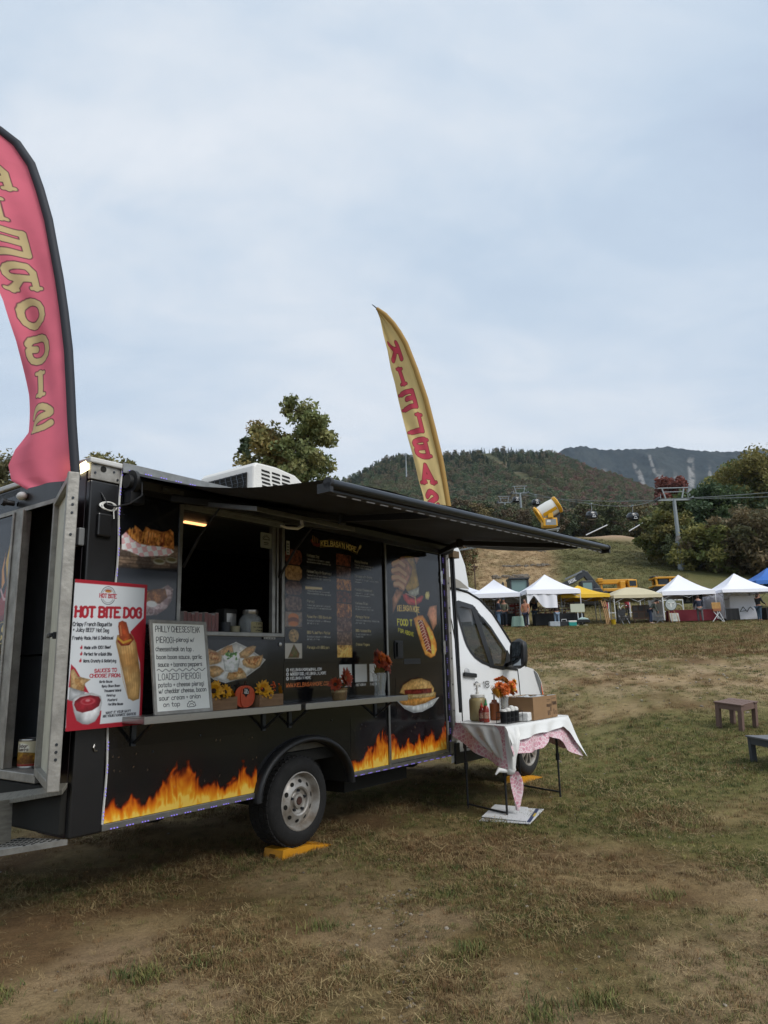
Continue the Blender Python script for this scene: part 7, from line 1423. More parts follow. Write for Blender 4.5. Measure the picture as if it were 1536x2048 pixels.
# ---------------------------------------------------------------- stall goods
def gl(px): return .9858 * (px - 768) / 1438 - .0037
def GP(px, Y, up=0.): X = gl(px) * Y; return (X, Y, float(gz(X, Y)) + up)
M_blkc = mat('black_tablecloth', '17181b', .8, bump=.2, bscale=6); M_redc = mat('dark_red_tablecloth', '6d1726', .75, bump=.2, bscale=6); M_teal = mat('mint_tablecloth', '8fa89a', .75, bump=.2, bscale=6); M_frame = mat('brown_stained_wood', '4a3528', .7); M_tan = mat('tan_pine', 'a58258', .7, var=.2, vscale=6)
def cloth_table(lb, px, Y, w, d, h, m, rz=0.):
    r = empty('stall_table', GP(px, Y), rz, lb, 'table'); b = MB(); b.box(-w / 2, w / 2, -d / 2, d / 2, h - .03, h); b.build('tabletop', M_whitep, r)
    for sx in (-1, 1):
        for sy in (-1, 1): b = MB(); b.box(sx * (w / 2 - .08), sx * (w / 2 - .05), sy * (d / 2 - .08), sy * (d / 2 - .05), 0, h - .032); b.build('leg', M_pog, r)
    n = 60; ring = []
    for i in range(n):
        t = 4 * i / n; k = int(t); s = t - k; cs = [(-1, -1), (1, -1), (1, 1), (-1, 1)]; a, c = cs[k], cs[(k + 1) % 4]; ring.append(((a[0] + (c[0] - a[0]) * s) * (w / 2 + .01), (a[1] + (c[1] - a[1]) * s) * (d / 2 + .01)))
    P = [[(0, 0, h + .004)] * n, [(x, y, h + .004) for x, y in ring]] + [[(x * (1 + .03 * q * math.sin(i * 1.3)), y * (1 + .05 * q * math.sin(i * 1.3 + 1)), h - (h - .03) * q) for i, (x, y) in enumerate(ring)] for q in (.3, .65, 1)]
    MB().grid(P, 0, True).build('cloth', m, r, smooth=50); return r
cloth_table('black clothed table under the tall white tent left of the yellow one', 1094, 45.2, 1.5, .7, .72, M_blkc); cloth_table('black clothed table under the yellow tent', 1141, 45.0, 1.6, .7, .72, M_blkc); cloth_table('black table at the back left stall behind the two men', 1008, 46.5, 1.9, .7, .72, M_blkc)
cloth_table('dark red clothed table under the white tent right of the beige one', 1386, 45.6, 2.9, .7, .72, M_redc, -.03); cloth_table('black clothed table beside the logo backdrop', 1462, 45.4, .85, .7, .74, M_blkc); cloth_table('black clothed table at the right edge in front of the dark hoodie', 1540, 45.2, .6, .7, .74, M_blkc)
r = empty('round_table', GP(1037, 44.0), 0, 'small round table under a mint cloth next to the peach sweater', 'table'); b = MB(); n = 40; b.grid([[(0, 0, .66)] * n, [(.34 * math.cos(t), .34 * math.sin(t), .66) for t in np.linspace(0, 6.283, n, False)]] + [[((.35 + .06 * q + .03 * q * math.sin(7 * t)) * math.cos(t), (.35 + .06 * q + .03 * q * math.sin(7 * t)) * math.sin(t), .66 - .60 * q) for t in np.linspace(0, 6.283, n, False)] for q in (.15, .5, 1)], 0, True); b.build('cloth', M_teal, r, smooth=50); b = MB(); b.cyl((0, 0, 0), (0, 0, .64), .03); b.build('pedestal', M_pog, r)
def rack(lb, px, Y, w, h, z0, rows, colset, m=M_frame, seed=0, name='display_rack', cat='rack', dens=1.):
    """upright rack with shelves of small goods"""
    rg = random.Random(seed); r = empty(name, GP(px, Y), 0, lb, cat)
    for x in (-w / 2, w / 2): b = MB(); b.box(x - .02, x + .02, -.12, .12, 0, z0 + h); b.build('upright', m, r)
    for k in range(rows + 1):
        z = z0 + h * k / rows; b = MB(); b.box(-w / 2 + .021, w / 2 - .021, -.13, .13, z - .012, z); b.build('shelf', m, r)
        if k == rows: break
        x = -w / 2 + .04
        while x < w / 2 - .08:
            ww = rg.uniform(.04, .11); hh = rg.uniform(.35, .8) * h / rows * .95; c = rg.choice(colset)
            if rg.random() < dens: MB().box(x, x + ww, -.10 + rg.uniform(0, .04), .06, z + .001, z + hh).build('goods', mat('goods_' + c, c, .6), r, bevel=.008)
            x += ww + rg.uniform(.01, .04)
    return r
rack('dark shelf rack of small pale goods behind the man in navy', 982, 47.3, .75, .95, .75, 4, ('a39a86', '8a7d68', 'b8b2a4', '6b5a48'), seed=1); rack('rack of red and white ornaments in the left white tent', 1024, 46.3, .5, .95, .45, 4, ('8a2a26', 'b5aaa0', '6e2a24', 'a3907c'), mat('red_rack', '6a2a24', .7), 2); rack('narrow red brown display stand beside the ornament rack', 1038, 46.2, .35, .9, .5, 5, ('8a3a2c', '9a7a60', '7a4a34'), mat('red_rack', '6a2a24', .7), 3)
rack('low shelf of stacked boxes on the black table in the tall white tent', 1095, 45.4, 1.0, .42, .74, 3, ('7d4a42', 'b3aaa2', '8f6a5c', '5d3a34'), seed=4); rack('rack crowded with white and brown trinkets under the yellow tent', 1132, 45.9, 1.2, .75, .72, 4, ('a59a8c', '6b4f40', 'c4beb4', '7d5a48', '54423a'), seed=5)
rack('black framed rack of prints left under the beige tent', 1248, 45.2, .72, .95, .22, 2, ('2a2c30', '3a3a3c', '4a4642'), M_plas, 6)
r = empty('picture_board', GP(1285, 45.4), 0, 'dark brown standing board with framed pictures under the beige tent', 'display board'); b = MB(); b.box(-.55, .55, -.03, .03, .25, 1.12); b.build('panel', M_frame, r); [MB().box(x - .03, x + .03, -.035, .035, 0, .25).build('foot', M_frame, r) for x in (-.45, .45)]
for i in range(6): x = -.36 + .36 * (i % 3); z = .36 + .40 * (i // 3); MB().box(x - .14, x + .14, -.045, -.031, z, z + .30).build('picture', mat('dark_print_%d' % (i % 2), ('2c2622', '3d342c')[i % 2], .4), r, bevel=.01)
def sheet_sign(name, lb, cat, px, Y, w, z0, z1, m, legs=True, tilt=0., col=M_tan):
    r = empty(name, GP(px, Y), 0, lb, cat); b = MB(); b.add([(-w / 2, -.01, z0), (w / 2, -.01, z0), (w / 2, tilt, z1), (-w / 2, tilt, z1), (-w / 2, .01, z0), (w / 2, .01, z0), (w / 2, tilt + .02, z1), (-w / 2, tilt + .02, z1)], [(0, 1, 2, 3), (7, 6, 5, 4), (0, 4, 5, 1), (1, 5, 6, 2), (2, 6, 7, 3), (3, 7, 4, 0)]); b.build('panel', m, r)
    if legs:
        for x in (-w * .3, w * .3): b = MB(); b.bar((x * .8, .03 + tilt, z1 + .05), (x * 1.25, -.06, 0), .03, .03); b.build('leg', col, r)
        b = MB(); b.bar((0, .05 + tilt, z1), (0, .45, 0), .03, .03); b.build('leg', col, r)
    return r
sg = sheet_sign('notice_board', 'pale sign board on a post in front of the yellow tent', 'sign', 1158, 44.2, .86, .83, 1.33, mat('pale_sign', 'b5b8a4', .6), False); MB().box(-.02, .02, .011, .05, 0, .9).build('post', M_pole, sg)
sheet_sign('picture_easel', 'small easel with a pale print below the round sign', 'easel', 1352, 44.3, .55, .12, .62, mat('pale_print', 'b3b5ac', .6, var=.5, vscale=5), True, .12)
r = empty('round_sign', GP(1346, 44.8), 0, 'round white sign with a grey horned skull on an easel', 'sign'); b = MB(); b.lathe([(.36, 0), (.37, .01), (.36, .03), (.001, .03)], 32, Matrix.Translation((0, 0, 1.12)) @ Matrix.Rotation(rad(90), 4, 'X')); b.build('disc', mat('dark_ring', '3a3f40', .5), r, smooth=40); b = MB(); b.lathe([(.33, 0), (.33, .035), (.001, .036)], 32, Matrix.Translation((0, 0, 1.12)) @ Matrix.Rotation(rad(90), 4, 'X')); b.build('face', mat('disc_face', 'a9b0ae', .5), r)
b = MB(); b.prism([(-.06, 1.22), (.06, 1.22), (.05, 1.08), (.03, .95), (-.03, .95), (-.05, 1.08)], -.045, -.037); b.tube([(-.05, -.042, 1.2), (-.17, -.042, 1.24), (-.2, -.042, 1.12), (-.12, -.042, 1.06)], [.03, .03, .025, .01], 6); b.tube([(.05, -.042, 1.2), (.17, -.042, 1.24), (.2, -.042, 1.12), (.12, -.042, 1.06)], [.03, .03, .025, .01], 6); b.build('skull_motif', mat('motif_white', 'd5d6d0', .6), r); [MB().bar((x * .3, .06, 1.3), (x, -.1, 0), .03, .03).build('leg', M_tan, r) for x in (-.25, .25)]
for px, w, lb in ((1381, .56, 'dark framed print of a pale dress hanging in the white tent'), (1402, .6, 'grey framed print hanging behind the bent man in the white tent')):
    r = empty('hanging_picture', GP(px, 46.9, 1.05), 0, lb, 'picture'); MB().box(-w / 2, w / 2, -.015, .015, 0, .68).build('frame', M_plas, r); MB().box(-w / 2 + .05, w / 2 - .05, -.022, -.016, .05, .63).build('print', mat('print_%d' % px, '2f3b3a' if px < 1390 else '4a4e50', .5, var=.5, vscale=4), r)
    if px < 1390: MB().prism([(-.13, .1), (.13, .1), (.05, .38), (.06, .5), (-.06, .5), (-.05, .38)], -.026, -.023).build('dress_motif', mat('motif_grey', '8b9492', .6), r)
MB_ = MB(); MB_.box(-.45, .45, -.01, .01, 0, 1.3); tag(MB_.build('banner_cloth', M_tw, loc=GP(1404, 47.2, .35)), 'white hanging cloth behind the prints in the white tent', 'cloth')
r = sheet_sign('box_easel', 'wooden box easel with crossed pale legs beside the red table', 'easel', 1437, 44.4, .55, .82, 1.20, mat('orange_wood', 'b58a4c', .6, var=.3, vscale=4), False); MB().box(-.24, .24, -.06, .10, .66, .818).build('drawer', mat('red_brown_wood', '8d5a3a', .7), r)
for a in ((-.36, .32), (.32, -.36), (.38, .22)): MB().bar((a[0], -.05, 0), (a[1] * .6, .0, .66), .035, .035).build('leg', M_pole, r)
r = empty('logo_backdrop', GP(1497, 46.0), 0, 'white backdrop cloth with a black mountain line logo', 'banner'); b = MB(); b.grid([[(x, .03 * math.sin(5 * x + z), z) for x in np.linspace(-1.0, .85, 14)] for z in np.linspace(.03, 1.5, 5)]); b.build('cloth', M_tw, r, smooth=60); b = MB(); q = [(-.45, .52), (-.22, .82), (.0, .5), (.0, .5), (.10, .66), (.24, .80), (.42, .58)]; [b.bar((x0, -.05, z0), (x1, -.05, z1), .035, .01, (0, 1, 0)) for (x0, z0), (x1, z1) in zip(q[:-1], q[1:]) if (x0, z0) != (x1, z1)]; b.bar((-.45, -.05, .52), (-.05, -.05, .58), .03, .01, (0, 1, 0)); b.build('logo', M_dark, r)
tag(MB().box(-.31, .31, -.2, .2, 0, .30).build('storage_tote', mat('clear_tote', 'a7aeb4', .3, var=.3, vscale=5), loc=GP(1109, 43.9), bevel=.03), 'clear plastic storage tote on the grass left of the teal cooler', 'tote')
r = empty('storage_crate', GP(1129, 43.9), 0, 'black crate on the grass between clear tote and teal cooler', 'crate'); MB().box(-.27, .27, -.2, .2, 0, .30).build('crate', M_plas, r, bevel=.02); MB().tube([(-.15, 0, .30), (-.14, 0, .42), (.14, 0, .42), (.15, 0, .30)], .02, 6).build('handle', M_pole, r)
r = empty('cool_box', GP(1144.5, 43.8), .1, 'teal cooler with a white lid on the grass', 'cooler'); MB().box(-.24, .24, -.17, .17, 0, .24).build('body', mat('teal_plastic', '15857c', .4), r, bevel=.03); MB().box(-.25, .25, -.18, .18, .242, .33).build('lid', M_whitep, r, bevel=.03)
r = empty('low_display', GP(1163, 44.0), 0, 'low black bench with folded cloths right of the teal cooler', 'display'); MB().box(-.5, .5, -.22, .22, .2, .36).build('bench', M_blkc, r, bevel=.02); [MB().box(x - .12, x + .12, -.24, -.1, 0, .06).build('tray', mat('pale_tray', 'b5aa94', .7), r, bevel=.01) for x in (-.32, .2)]; MB().prism([(-.2, .361), (.45, .361), (.38, .44), (.05, .52), (-.1, .46)], -.18, .15).build('folded_cloth', mat('pale_cloth', 'a9c0bc', .8), r, bevel=.03)
for i, (px, ln) in enumerate(((1211, 1.5), (1214.5, 1.45), (1218, 1.5))):
    o = empty('wooden_post', GP(px, 44.2), 0, ('leftmost', 'middle', 'rightmost')[i] + ' of three carved wooden posts leaning at the yellow tent', 'post'); MB().tube([(.10, .0, 0), (.04, .1, ln * .5), (-.06, .25, ln)], [.05, .045, .04], 8).build('shaft', M_tan, o, smooth=50); MB().lathe([(.05, 0), (.055, .03), (.05, .06)], 10, Matrix.Translation((.0, .17, ln * .72))).build('ring_band', M_frame, o, smooth=50)
r = empty('bucket', GP(1228, 44.1), 0, 'yellow bucket on the grass beside the leaning posts', 'bucket'); MB().lathe([(.001, 0), (.11, 0), (.15, .32), (.16, .33), (.14, .33), (.10, .02), (.001, .02)], 18).build('pail', mat('bucket_yellow', 'c2a21c', .5), r, smooth=40); MB().tube([(-.15, 0, .32), (-.1, 0, .42), (.1, 0, .42), (.15, 0, .32)], .008, 5).build('handle', M_pog, r)
def chair(lb, px, Y, m, rz):
    r = empty('folding_chair', GP(px, Y), rz, lb, 'chair'); MB().box(-.24, .24, -.22, .22, .42, .45).build('seat', m, r, bevel=.01); MB().box(-.24, .24, .20, .23, .55, .85).build('backrest', m, r, bevel=.01)
    for x in (-.23, .23): MB().bar((x, -.22, 0), (x, .22, .6), .025, .025).build('leg', M_pog, r); MB().bar((x * .95, .24, 0), (x * .95, -.2, .43), .025, .025).build('leg', M_pog, r); MB().bar((x, .22, .45), (x, .22, .86), .025, .025).build('back_post', M_pog, r)
chair('black folding chair in front of the print rack', 1250, 44.3, M_plas, .3); chair('pale folding chair being set up by the stooping woman', 1321, 44.5, mat('pale_slat', '9a948c', .6), 1.2)
# white railing behind the stalls
r = empty('pipe_railing', GP(1285, 50), 0, 'white pipe railing with arched panels behind the beige tent', 'railing')
for x in np.linspace(-2.2, 4.4, 10): MB().cyl((x, 0, 0), (x, 0, 1.15), .035, n=8).build('post', M_pole, r, smooth=50)
for z in (.35, 1.12): MB().cyl((-2.2, 0, z), (4.4, 0, z), .03, n=8).build('rail', M_pole, r, smooth=50)
for x in (-1.1, .9, 2.6): MB().tube([(x + .35 * math.cos(t), .02, .37 + .5 * math.sin(t)) for t in np.linspace(0, math.pi, 10)], .02, 6).build('arch', M_pole, r, smooth=50)

# ---------------------------------------------------------------- people
def skin_mesh(V, E, R, name):
    me = bpy.data.meshes.new(name); me.from_pydata(V, E, []); o = bpy.data.objects.new(name, me); COL.objects.link(o)
    m = o.modifiers.new('skin', 'SKIN'); m.use_smooth_shade = True
    for i, r_ in enumerate(R): me.skin_vertices[0].data[i].radius = (r_, r_) if not isinstance(r_, tuple) else r_
    me.skin_vertices[0].data[0].use_root = True
    s = o.modifiers.new('sub', 'SUBSURF'); s.levels = 1; s.render_levels = 1
    dg = bpy.context.evaluated_depsgraph_get(); ev = bpy.data.meshes.new_from_object(o.evaluated_get(dg)); bpy.data.objects.remove(o, do_unlink=True); bpy.data.meshes.remove(me); ev.name = name; return ev
M_sk = mat('skin', '9a6f5a', .55); HAIR = {'brown': mat('brown_hair', '3a2a20', .8), 'blond': mat('blond_hair', '8a7048', .8), 'dark': mat('dark_hair', '1e1815', .8)}
def person(lb, px, Y, H, rz, top, leg, hair='brown', hlen=0., lean=0., cap=None, arms=((.1, -.05), (.1, -.05)), step=.05, shoes='26231f', sleeve=1.0, capri=False):
    """arms: for each side (elbow bend forward, hand forward) in body lengths"""
    r = empty('person', GP(px, Y), rz, lb, 'person'); s = H / 1.75; hip = .93; sh = 1.44
    def up(y, z):   # tilt above the hip
        a = lean; dz = z - hip; return (y * math.cos(a) - dz * math.sin(a), hip + y * math.sin(a) + dz * math.cos(a)) if z > hip else (y, z)
    def pt(x, y, z): yy, zz = up(y, z); return (x * s, yy * s, zz * s)
    V = [pt(0, 0, .95), pt(0, .0, 1.12), pt(0, .01, 1.32), pt(0, 0, 1.46), pt(0, -.01, 1.53), pt(0, -.02, 1.62), pt(0, -.025, 1.70)]; R = [.15, .135, .155, .10, .055, .085, .085]; R = [(r_, r_ * .75) if i < 3 else r_ for i, r_ in enumerate(R)]; E = [(i, i + 1) for i in range(6)]
    AV = []; LV = []
    for k, sx in enumerate((-1, 1)):
        eb, hd = arms[k]; i = len(V); V += [pt(.19 * sx, 0, 1.42), pt(.25 * sx, -eb, 1.16), pt(.22 * sx, -hd - .02, 1.16 - max(.02, .24 - abs(hd) * .55)), pt(.215 * sx, -hd - .08, 1.10 - max(.02, .28 - abs(hd) * .55))]; R += [.062, .046, .036, .034]; E += [(3, i), (i, i + 1), (i + 1, i + 2), (i + 2, i + 3)]; AV.append(i)
    for k, sx in enumerate((-1, 1)):
        i = len(V); st = step * (1 if k else -1); V += [pt(.10 * sx, 0, .86), pt(.105 * sx, -st * .6 - .02, .50), pt(.105 * sx, -st, .09), pt(.11 * sx, -st - .13, .04)]; R += [.095, .065, .045, .038]; E += [(0, i), (i, i + 1), (i + 1, i + 2), (i + 2, i + 3)]; LV.append(i)
    R = [tuple(q * s for q in r_) if isinstance(r_, tuple) else r_ * s for r_ in R]
    me = skin_mesh(V, E, R, 'body'); me.materials.append(M_sk); link('body', me, r)
    def garment(nm, idx, ed, grow, c):
        mp = {j: n for n, j in enumerate(idx)}; g = skin_mesh([V[j] for j in idx], [(mp[a], mp[b_]) for a, b_ in ed], [(tuple(q * grow for q in R[j]) if isinstance(R[j], tuple) else R[j] * grow) for j in idx], nm); g.materials.append(mat('cloth_' + c, c, .85, var=.15, vscale=9)); link(nm, g, r)
    a0, a1 = AV; garment('jacket', [0, 1, 2, 3, a0, a0 + 1, a0 + 2, a1, a1 + 1, a1 + 2], [(0, 1), (1, 2), (2, 3), (3, a0), (a0, a0 + 1), (a0 + 1, a0 + 2), (3, a1), (a1, a1 + 1), (a1 + 1, a1 + 2)], 1.22, top)
    l0, l1 = LV; 
    if capri:
        for l in LV: V[l + 2] = V[l + 2]
    garment('trousers', [0, l0, l0 + 1, l0 + 2, l1, l1 + 1, l1 + 2], [(0, l0), (l0, l0 + 1), (l0 + 1, l0 + 2), (0, l1), (l1, l1 + 1), (l1 + 1, l1 + 2)], 1.2, leg)
    for l in LV: q = Vector(V[l + 3]); MB().ball((q.x, q.y + .05 * s, .045 * s), .06 * s, (.75, 1.9, .72), 8, 5).build('shoe', mat('shoe_' + shoes, shoes, .6), r, smooth=60)
    h = Vector(pt(0, .0, 1.665)); f = Vector(pt(0, -.115, 1.64)); hm = HAIR[hair]
    b = MB(); b.ball((h.x, h.y + .012 * s, h.z + .025 * s), .105 * s, (.95, 1.05, 1.0), 10, 6); b.build('hair', hm, r, smooth=60)
    if hlen: q0 = Vector(pt(0, .06, 1.62)); q1 = Vector(pt(0, .09, 1.62 - hlen)); MB().tube([q0, q0.lerp(q1, .5), q1], [.09 * s, .10 * s, .05 * s], 8).build('long_hair', hm, r, smooth=60)
    b = MB(); b.ball(f, .072 * s, (.95, .62, 1.25), 10, 6); b.add([f + Vector((-.012, -.04, .012)) * s, f + Vector((.012, -.04, .012)) * s, f + Vector((0, -.062, -.012)) * s], [(0, 1, 2)]); b.build('face', M_sk, r, smooth=60)
    if cap: b = MB(); b.lathe([(.112 * s, 0), (.108 * s, .05 * s), (.07 * s, .09 * s), (.001, .10 * s)], 12, Matrix.Translation(h + Vector((0, 0, .045 * s)))); b.prism([(-.08 * s, -.09 * s), (.08 * s, -.09 * s), (.06 * s, -.19 * s), (-.06 * s, -.19 * s)], h.z + .047 * s - 0, h.z + .06 * s, 'z'); b.build('cap', mat('cap_' + cap, cap, .8), r, smooth=50)
    return r
person('man in navy jacket, jeans and cap at the left white tent', 998, 44.6, 1.78, rad(80), '1f2735', '5d7590', 'dark', 0, .05, '3a3230', ((.1, .2), (.05, .05)))
person('person in grey green top and dark trousers facing the man in navy', 1010, 45.2, 1.72, rad(-15), '5a5c4c', '1f2733', 'brown', 0, .0, '6b7480', ((.1, .22), (.1, .24)))
person('woman in peach sweater and dark leggings by the tent pole', 1053, 43.3, 1.68, rad(-30), 'b57a5e', '20263a', 'brown', .22, 0, None, ((.06, .0), (.02, .03)), .10)
person('person in dark top and jeans with blond hair inside the tall white tent', 1071, 46.4, 1.66, rad(190), '1d2028', '5b6f88', 'blond', .2, .12, None, ((.12, .3), (.12, .3)))
person('long haired person in brown jacket and light jeans at the stall table', 1115, 44.3, 1.58, rad(195), '2e2420', '7d8fa3', 'brown', .3, .08, None, ((.1, .28), (.1, .3)))
person('stooping woman in grey green jacket and cap under the beige tent', 1303, 44.4, 1.62, rad(75), '4c524a', '24324a', 'dark', 0, .75, '1d1f22', ((.28, .45), (.3, .48)), .06, 'b0a596', capri=True)
person('bent man in navy jacket and grey trousers at the red table', 1403, 44.4, 1.66, rad(172), '20283a', '5c5a5c', 'brown', 0, .22, None, ((.15, .36), (.15, .36)), .10)
person('person in black hoodie, jeans and cap at the right edge', 1521, 44.4, 1.70, rad(110), '191a1d', '3f5468', 'brown', .15, .10, '2a2624', ((.12, .35), (.12, .33)), .03)

# ---------------------------------------------------------------- machines parked behind the stalls
M_exd = mat('dark_grey_machine', '2c3034', .45, var=.15, vscale=2); M_exy = mat('yellow_machine', 'c98f16', .45, var=.15, vscale=2); M_wdk = mat('dark_window', '1a2226', .1)
def machine_base(r, x0, x1, zb, ztop, m, y0=-1.2, y1=1.2):
    for y in (y0, y1): MB().prism([(x0, zb + .35), (x0 + .3, zb), (x1 - .3, zb), (x1, zb + .35), (x1 - .25, zb + .7), (x0 + .25, zb + .7)], y - .25, y + .25).build('track', M_dark, r, bevel=.04)
    MB().box(x0 + .4, x1 - .4, y0 + .3, y1 - .3, zb + .72, ztop).build('housing', m, r, bevel=.06)
Ye = 58; r = empty('excavator', (15.9, Ye, float(gz(15.9, Ye))), 0, 'dark grey excavator with raised folded boom behind the stalls', 'excavator'); zb = float(gz(15.9, Ye)); rel = lambda x, z: (x - 15.9, z - zb)
machine_base(r, -1.6, 1.6, 0, 1.35, M_exd)
b = MB(); b.prism([rel(14.0, 7.35), rel(14.15, 7.62), rel(15.2, 8.05), rel(15.85, 8.62), rel(16.1, 8.62), rel(16.05, 8.1), rel(15.2, 7.6), rel(14.3, 7.25)], -.22, .22); bo = b.build('boom', M_exd, r, bevel=.04); MB().bar((*rel(14.4, 7.9)[:1], -.28, rel(14.4, 7.9)[1]), (rel(15.8, 8.5)[0], -.28, rel(15.8, 8.5)[1]), .12, .12).build('ram', M_pog, bo)
ribbon_text('lettering', 'DEERE', .22, M_pole, bo, (rel(14.75, 7.55)[0], -.225, rel(14.75, 7.55)[1]), (.9, 0, .38), (-.38, 0, .9), .2, fit=.62)
b = MB(); b.prism([rel(15.85, 8.62), rel(16.3, 8.5), rel(17.5, 6.75), rel(17.3, 6.6), rel(16.4, 7.5), rel(15.9, 8.2)], -.18, .18); b.build('stick', M_exd, r, bevel=.04)
b = MB(); b.prism([rel(17.2, 6.75), rel(17.6, 6.9), rel(17.9, 6.3), rel(17.4, 5.95), rel(17.1, 6.3)], -.45, .45); b.build('bucket', M_exd, r, bevel=.04)
cx, cz = rel(15.45, 6.6); MB().box(cx, cx + .95, -1.15, -.35, cz - .3, cz + 1.05).build('cab', M_exd, r, bevel=.05); MB().box(cx + .12, cx + .83, -1.165, -1.151, cz + .25, cz + .88).build('cab_window', mat('pale_window', '6f8886', .1), r)
r = empty('wheel_loader', (11.0, 60, float(gz(11.0, 60))), 0, 'dark machine cab showing between the two left white tents', 'loader'); machine_base(r, -1.5, 1.5, 0, 1.0, M_exd)
for x in (-.72, .72): MB().box(x - .07, x + .07, -.7, .7, 1.0, 2.05).build('pillar', M_exd, r)
MB().box(-.85, .85, -.8, .8, 2.05, 2.2).build('cab_roof', M_exd, r, bevel=.03); MB().box(-.64, .64, -.6, .6, 1.02, 2.04).build('cab_glass', mat('pale_window', '6f8886', .1), r); MB().box(-1.35, -1.2, -.3, -.1, 1.2, 1.9).build('exhaust', M_exd, r)
r = empty('mobile_crane', (19.6, 61, float(gz(19.6, 61))), 0, 'yellow crane with a level boom behind the beige tent', 'crane'); machine_base(r, -1.9, 2.0, 0, 1.0, M_exy); z1 = 8.05 - float(gz(19.6, 61))
MB().box(-1.6, 1.35, -.2, .2, z1 - .30, z1 + .08).build('boom', M_exy, r, bevel=.04); MB().box(-1.72, -1.25, -.28, .28, z1 - .12, z1 + .2).build('boom_head', M_exy, r, bevel=.05); MB().box(-1.42, -1.28, -.1, .1, z1 - 1.0, z1 - .3).build('hook_block', M_exy, r, bevel=.04); MB().box(.1, .55, -.5, .5, 1.0, z1 - .1).build('turret', M_exy, r, bevel=.06); MB().box(.75, 1.5, -.6, .3, 1.0, z1 + .0).build('cab', M_exy, r, bevel=.06); MB().box(.85, 1.4, -.62, -.605, z1 - .55, z1 - .12).build('cab_window', M_wdk, r)
r = empty('bulldozer', (25.4, 65, float(gz(25.4, 65))), 0, 'yellow machine cab with dark windows behind the right stalls', 'bulldozer'); zz = float(gz(25.4, 65)); machine_base(r, -1.8, 2.4, 0, .9, M_exy); t0 = 8.55 - zz; b0 = 7.1 - zz
for x in (-1.0, -.1, .75): MB().bar((x, -.7, b0 - .6), (x - (.25 if x < -.5 else -.12), -.7, t0 - .1), .16, .16).build('pillar', M_exy, r)
for x in (-1.0, .75): MB().bar((x, .7, b0 - .6), (x, .7, t0 - .1), .16, .16).build('pillar', M_exy, r)
MB().box(-1.35, 1.05, -.85, .85, t0 - .1, t0 + .08).build('cab_roof', M_exy, r, bevel=.04); MB().box(-.95, .72, -.62, .62, b0 - .6, t0 - .11).build('cab_glass', M_wdk, r); MB().box(-1.4, -.9, -.5, .5, t0 + .081, t0 + .2).build('roof_lamps', M_exd, r, bevel=.03)
r = empty('hose_arch', GP(1234, 56), 0, 'red hose like arch beside the yellow crane', 'hose'); b = MB(); b.tube([(-.75, 0, 0), (-.62, 0, .7), (-.2, 0, 1.05), (.5, 0, 1.15), (.9, 0, .9), (1.0, 0, 0)], .2, 10); b.build('hose', mat('red_rubber', 'a8323c', .5), r, smooth=60)

# ---------------------------------------------------------------- lift towers, cables, cabins
M_galv = mat('galvanised_steel', '8d9496', .5, .5, var=.15, vscale=3); M_brn = mat('weathered_steel', '6d6862', .6, .3)
def lift_tower(lb, X, Y, ztop, aw, s, zb=None, fat=1.0):
    zb = float(gz(X, Y)) - .3 if zb is None else zb; r = empty('lift_tower', (X, Y, zb), 0, lb, 'pylon'); h = ztop - zb; hj = min(h * .36, 4.2 * s)
    MB().cyl((0, 0, 0), (0, 0, hj), .47 * s * fat, .42 * s * fat, 18).build('base_tube', M_galv, r, smooth=40); MB().lathe([(.44 * s * fat, hj), (.49 * s * fat, hj + .03), (.43 * s * fat, hj + .08), (.28 * s * fat, hj + .7 * s)], 18).build('collar', M_brn, r, smooth=40); MB().cyl((0, 0, hj + .68 * s), (0, 0, h - 1.6 * s), .27 * s * fat, .22 * s * fat, 16).build('upper_tube', M_galv, r, smooth=40)
    MB().box(-aw, aw, -.10 * s, .10 * s, h - .12 * s, h).build('top_bar', M_galv, r); MB().box(-aw * .62, aw * .62, -.06 * s, .06 * s, h - .62 * s, h - .54 * s).build('middle_bar', M_galv, r); MB().box(-aw * 1.1, aw * 1.1, -.14 * s, .14 * s, h - 1.75 * s, h - 1.55 * s).build('crossarm', M_galv, r)
    for q in (-1, 1):
        MB().bar((q * aw * .72, 0, h - .12 * s), (q * aw * .52, 0, h - 1.56 * s), .14 * s, .14 * s).build('strut', M_galv, r)
        for k in range(4): y = (k - 1.5) * .45 * s; MB().lathe([(.001, -.06 * s), (.19 * s, -.06 * s), (.17 * s, 0), (.19 * s, .06 * s), (.001, .06 * s)], 14, Matrix.Translation((q * aw * 1.12, y, h - 1.5 * s)) @ Matrix.Rotation(rad(90), 4, 'Y')).build('sheave', M_exd, r, smooth=40)
        MB().box(q * aw * 1.05 - .04, q * aw * 1.05 + .04, -.95 * s, .95 * s, h - 1.62 * s, h - 1.40 * s).build('sheave_beam', M_galv, r); MB().bar((q * aw * .9, -.2 * s, h - 1.55 * s), (q * aw * .9, -.2 * s, h - .85 * s), .05 * s, .05 * s).build('ladder_post', M_galv, r)
    return r
lift_tower('tall grey lift pylon in front of the wood at the right', 37.2, 90, 22.94, 1.95, 1.0)
lift_tower('taller of the two far lift pylons left of the snow gun', 35.1, 180, 45.86, 1.9, 1.15); lift_tower('shorter of the two far lift pylons left of the snow gun', 31.0, 180, 43.3, 1.65, 1.05); lift_tower('small low lift pylon just above the awning edge', 39.3, 185, 38.0, 1.5, .8)
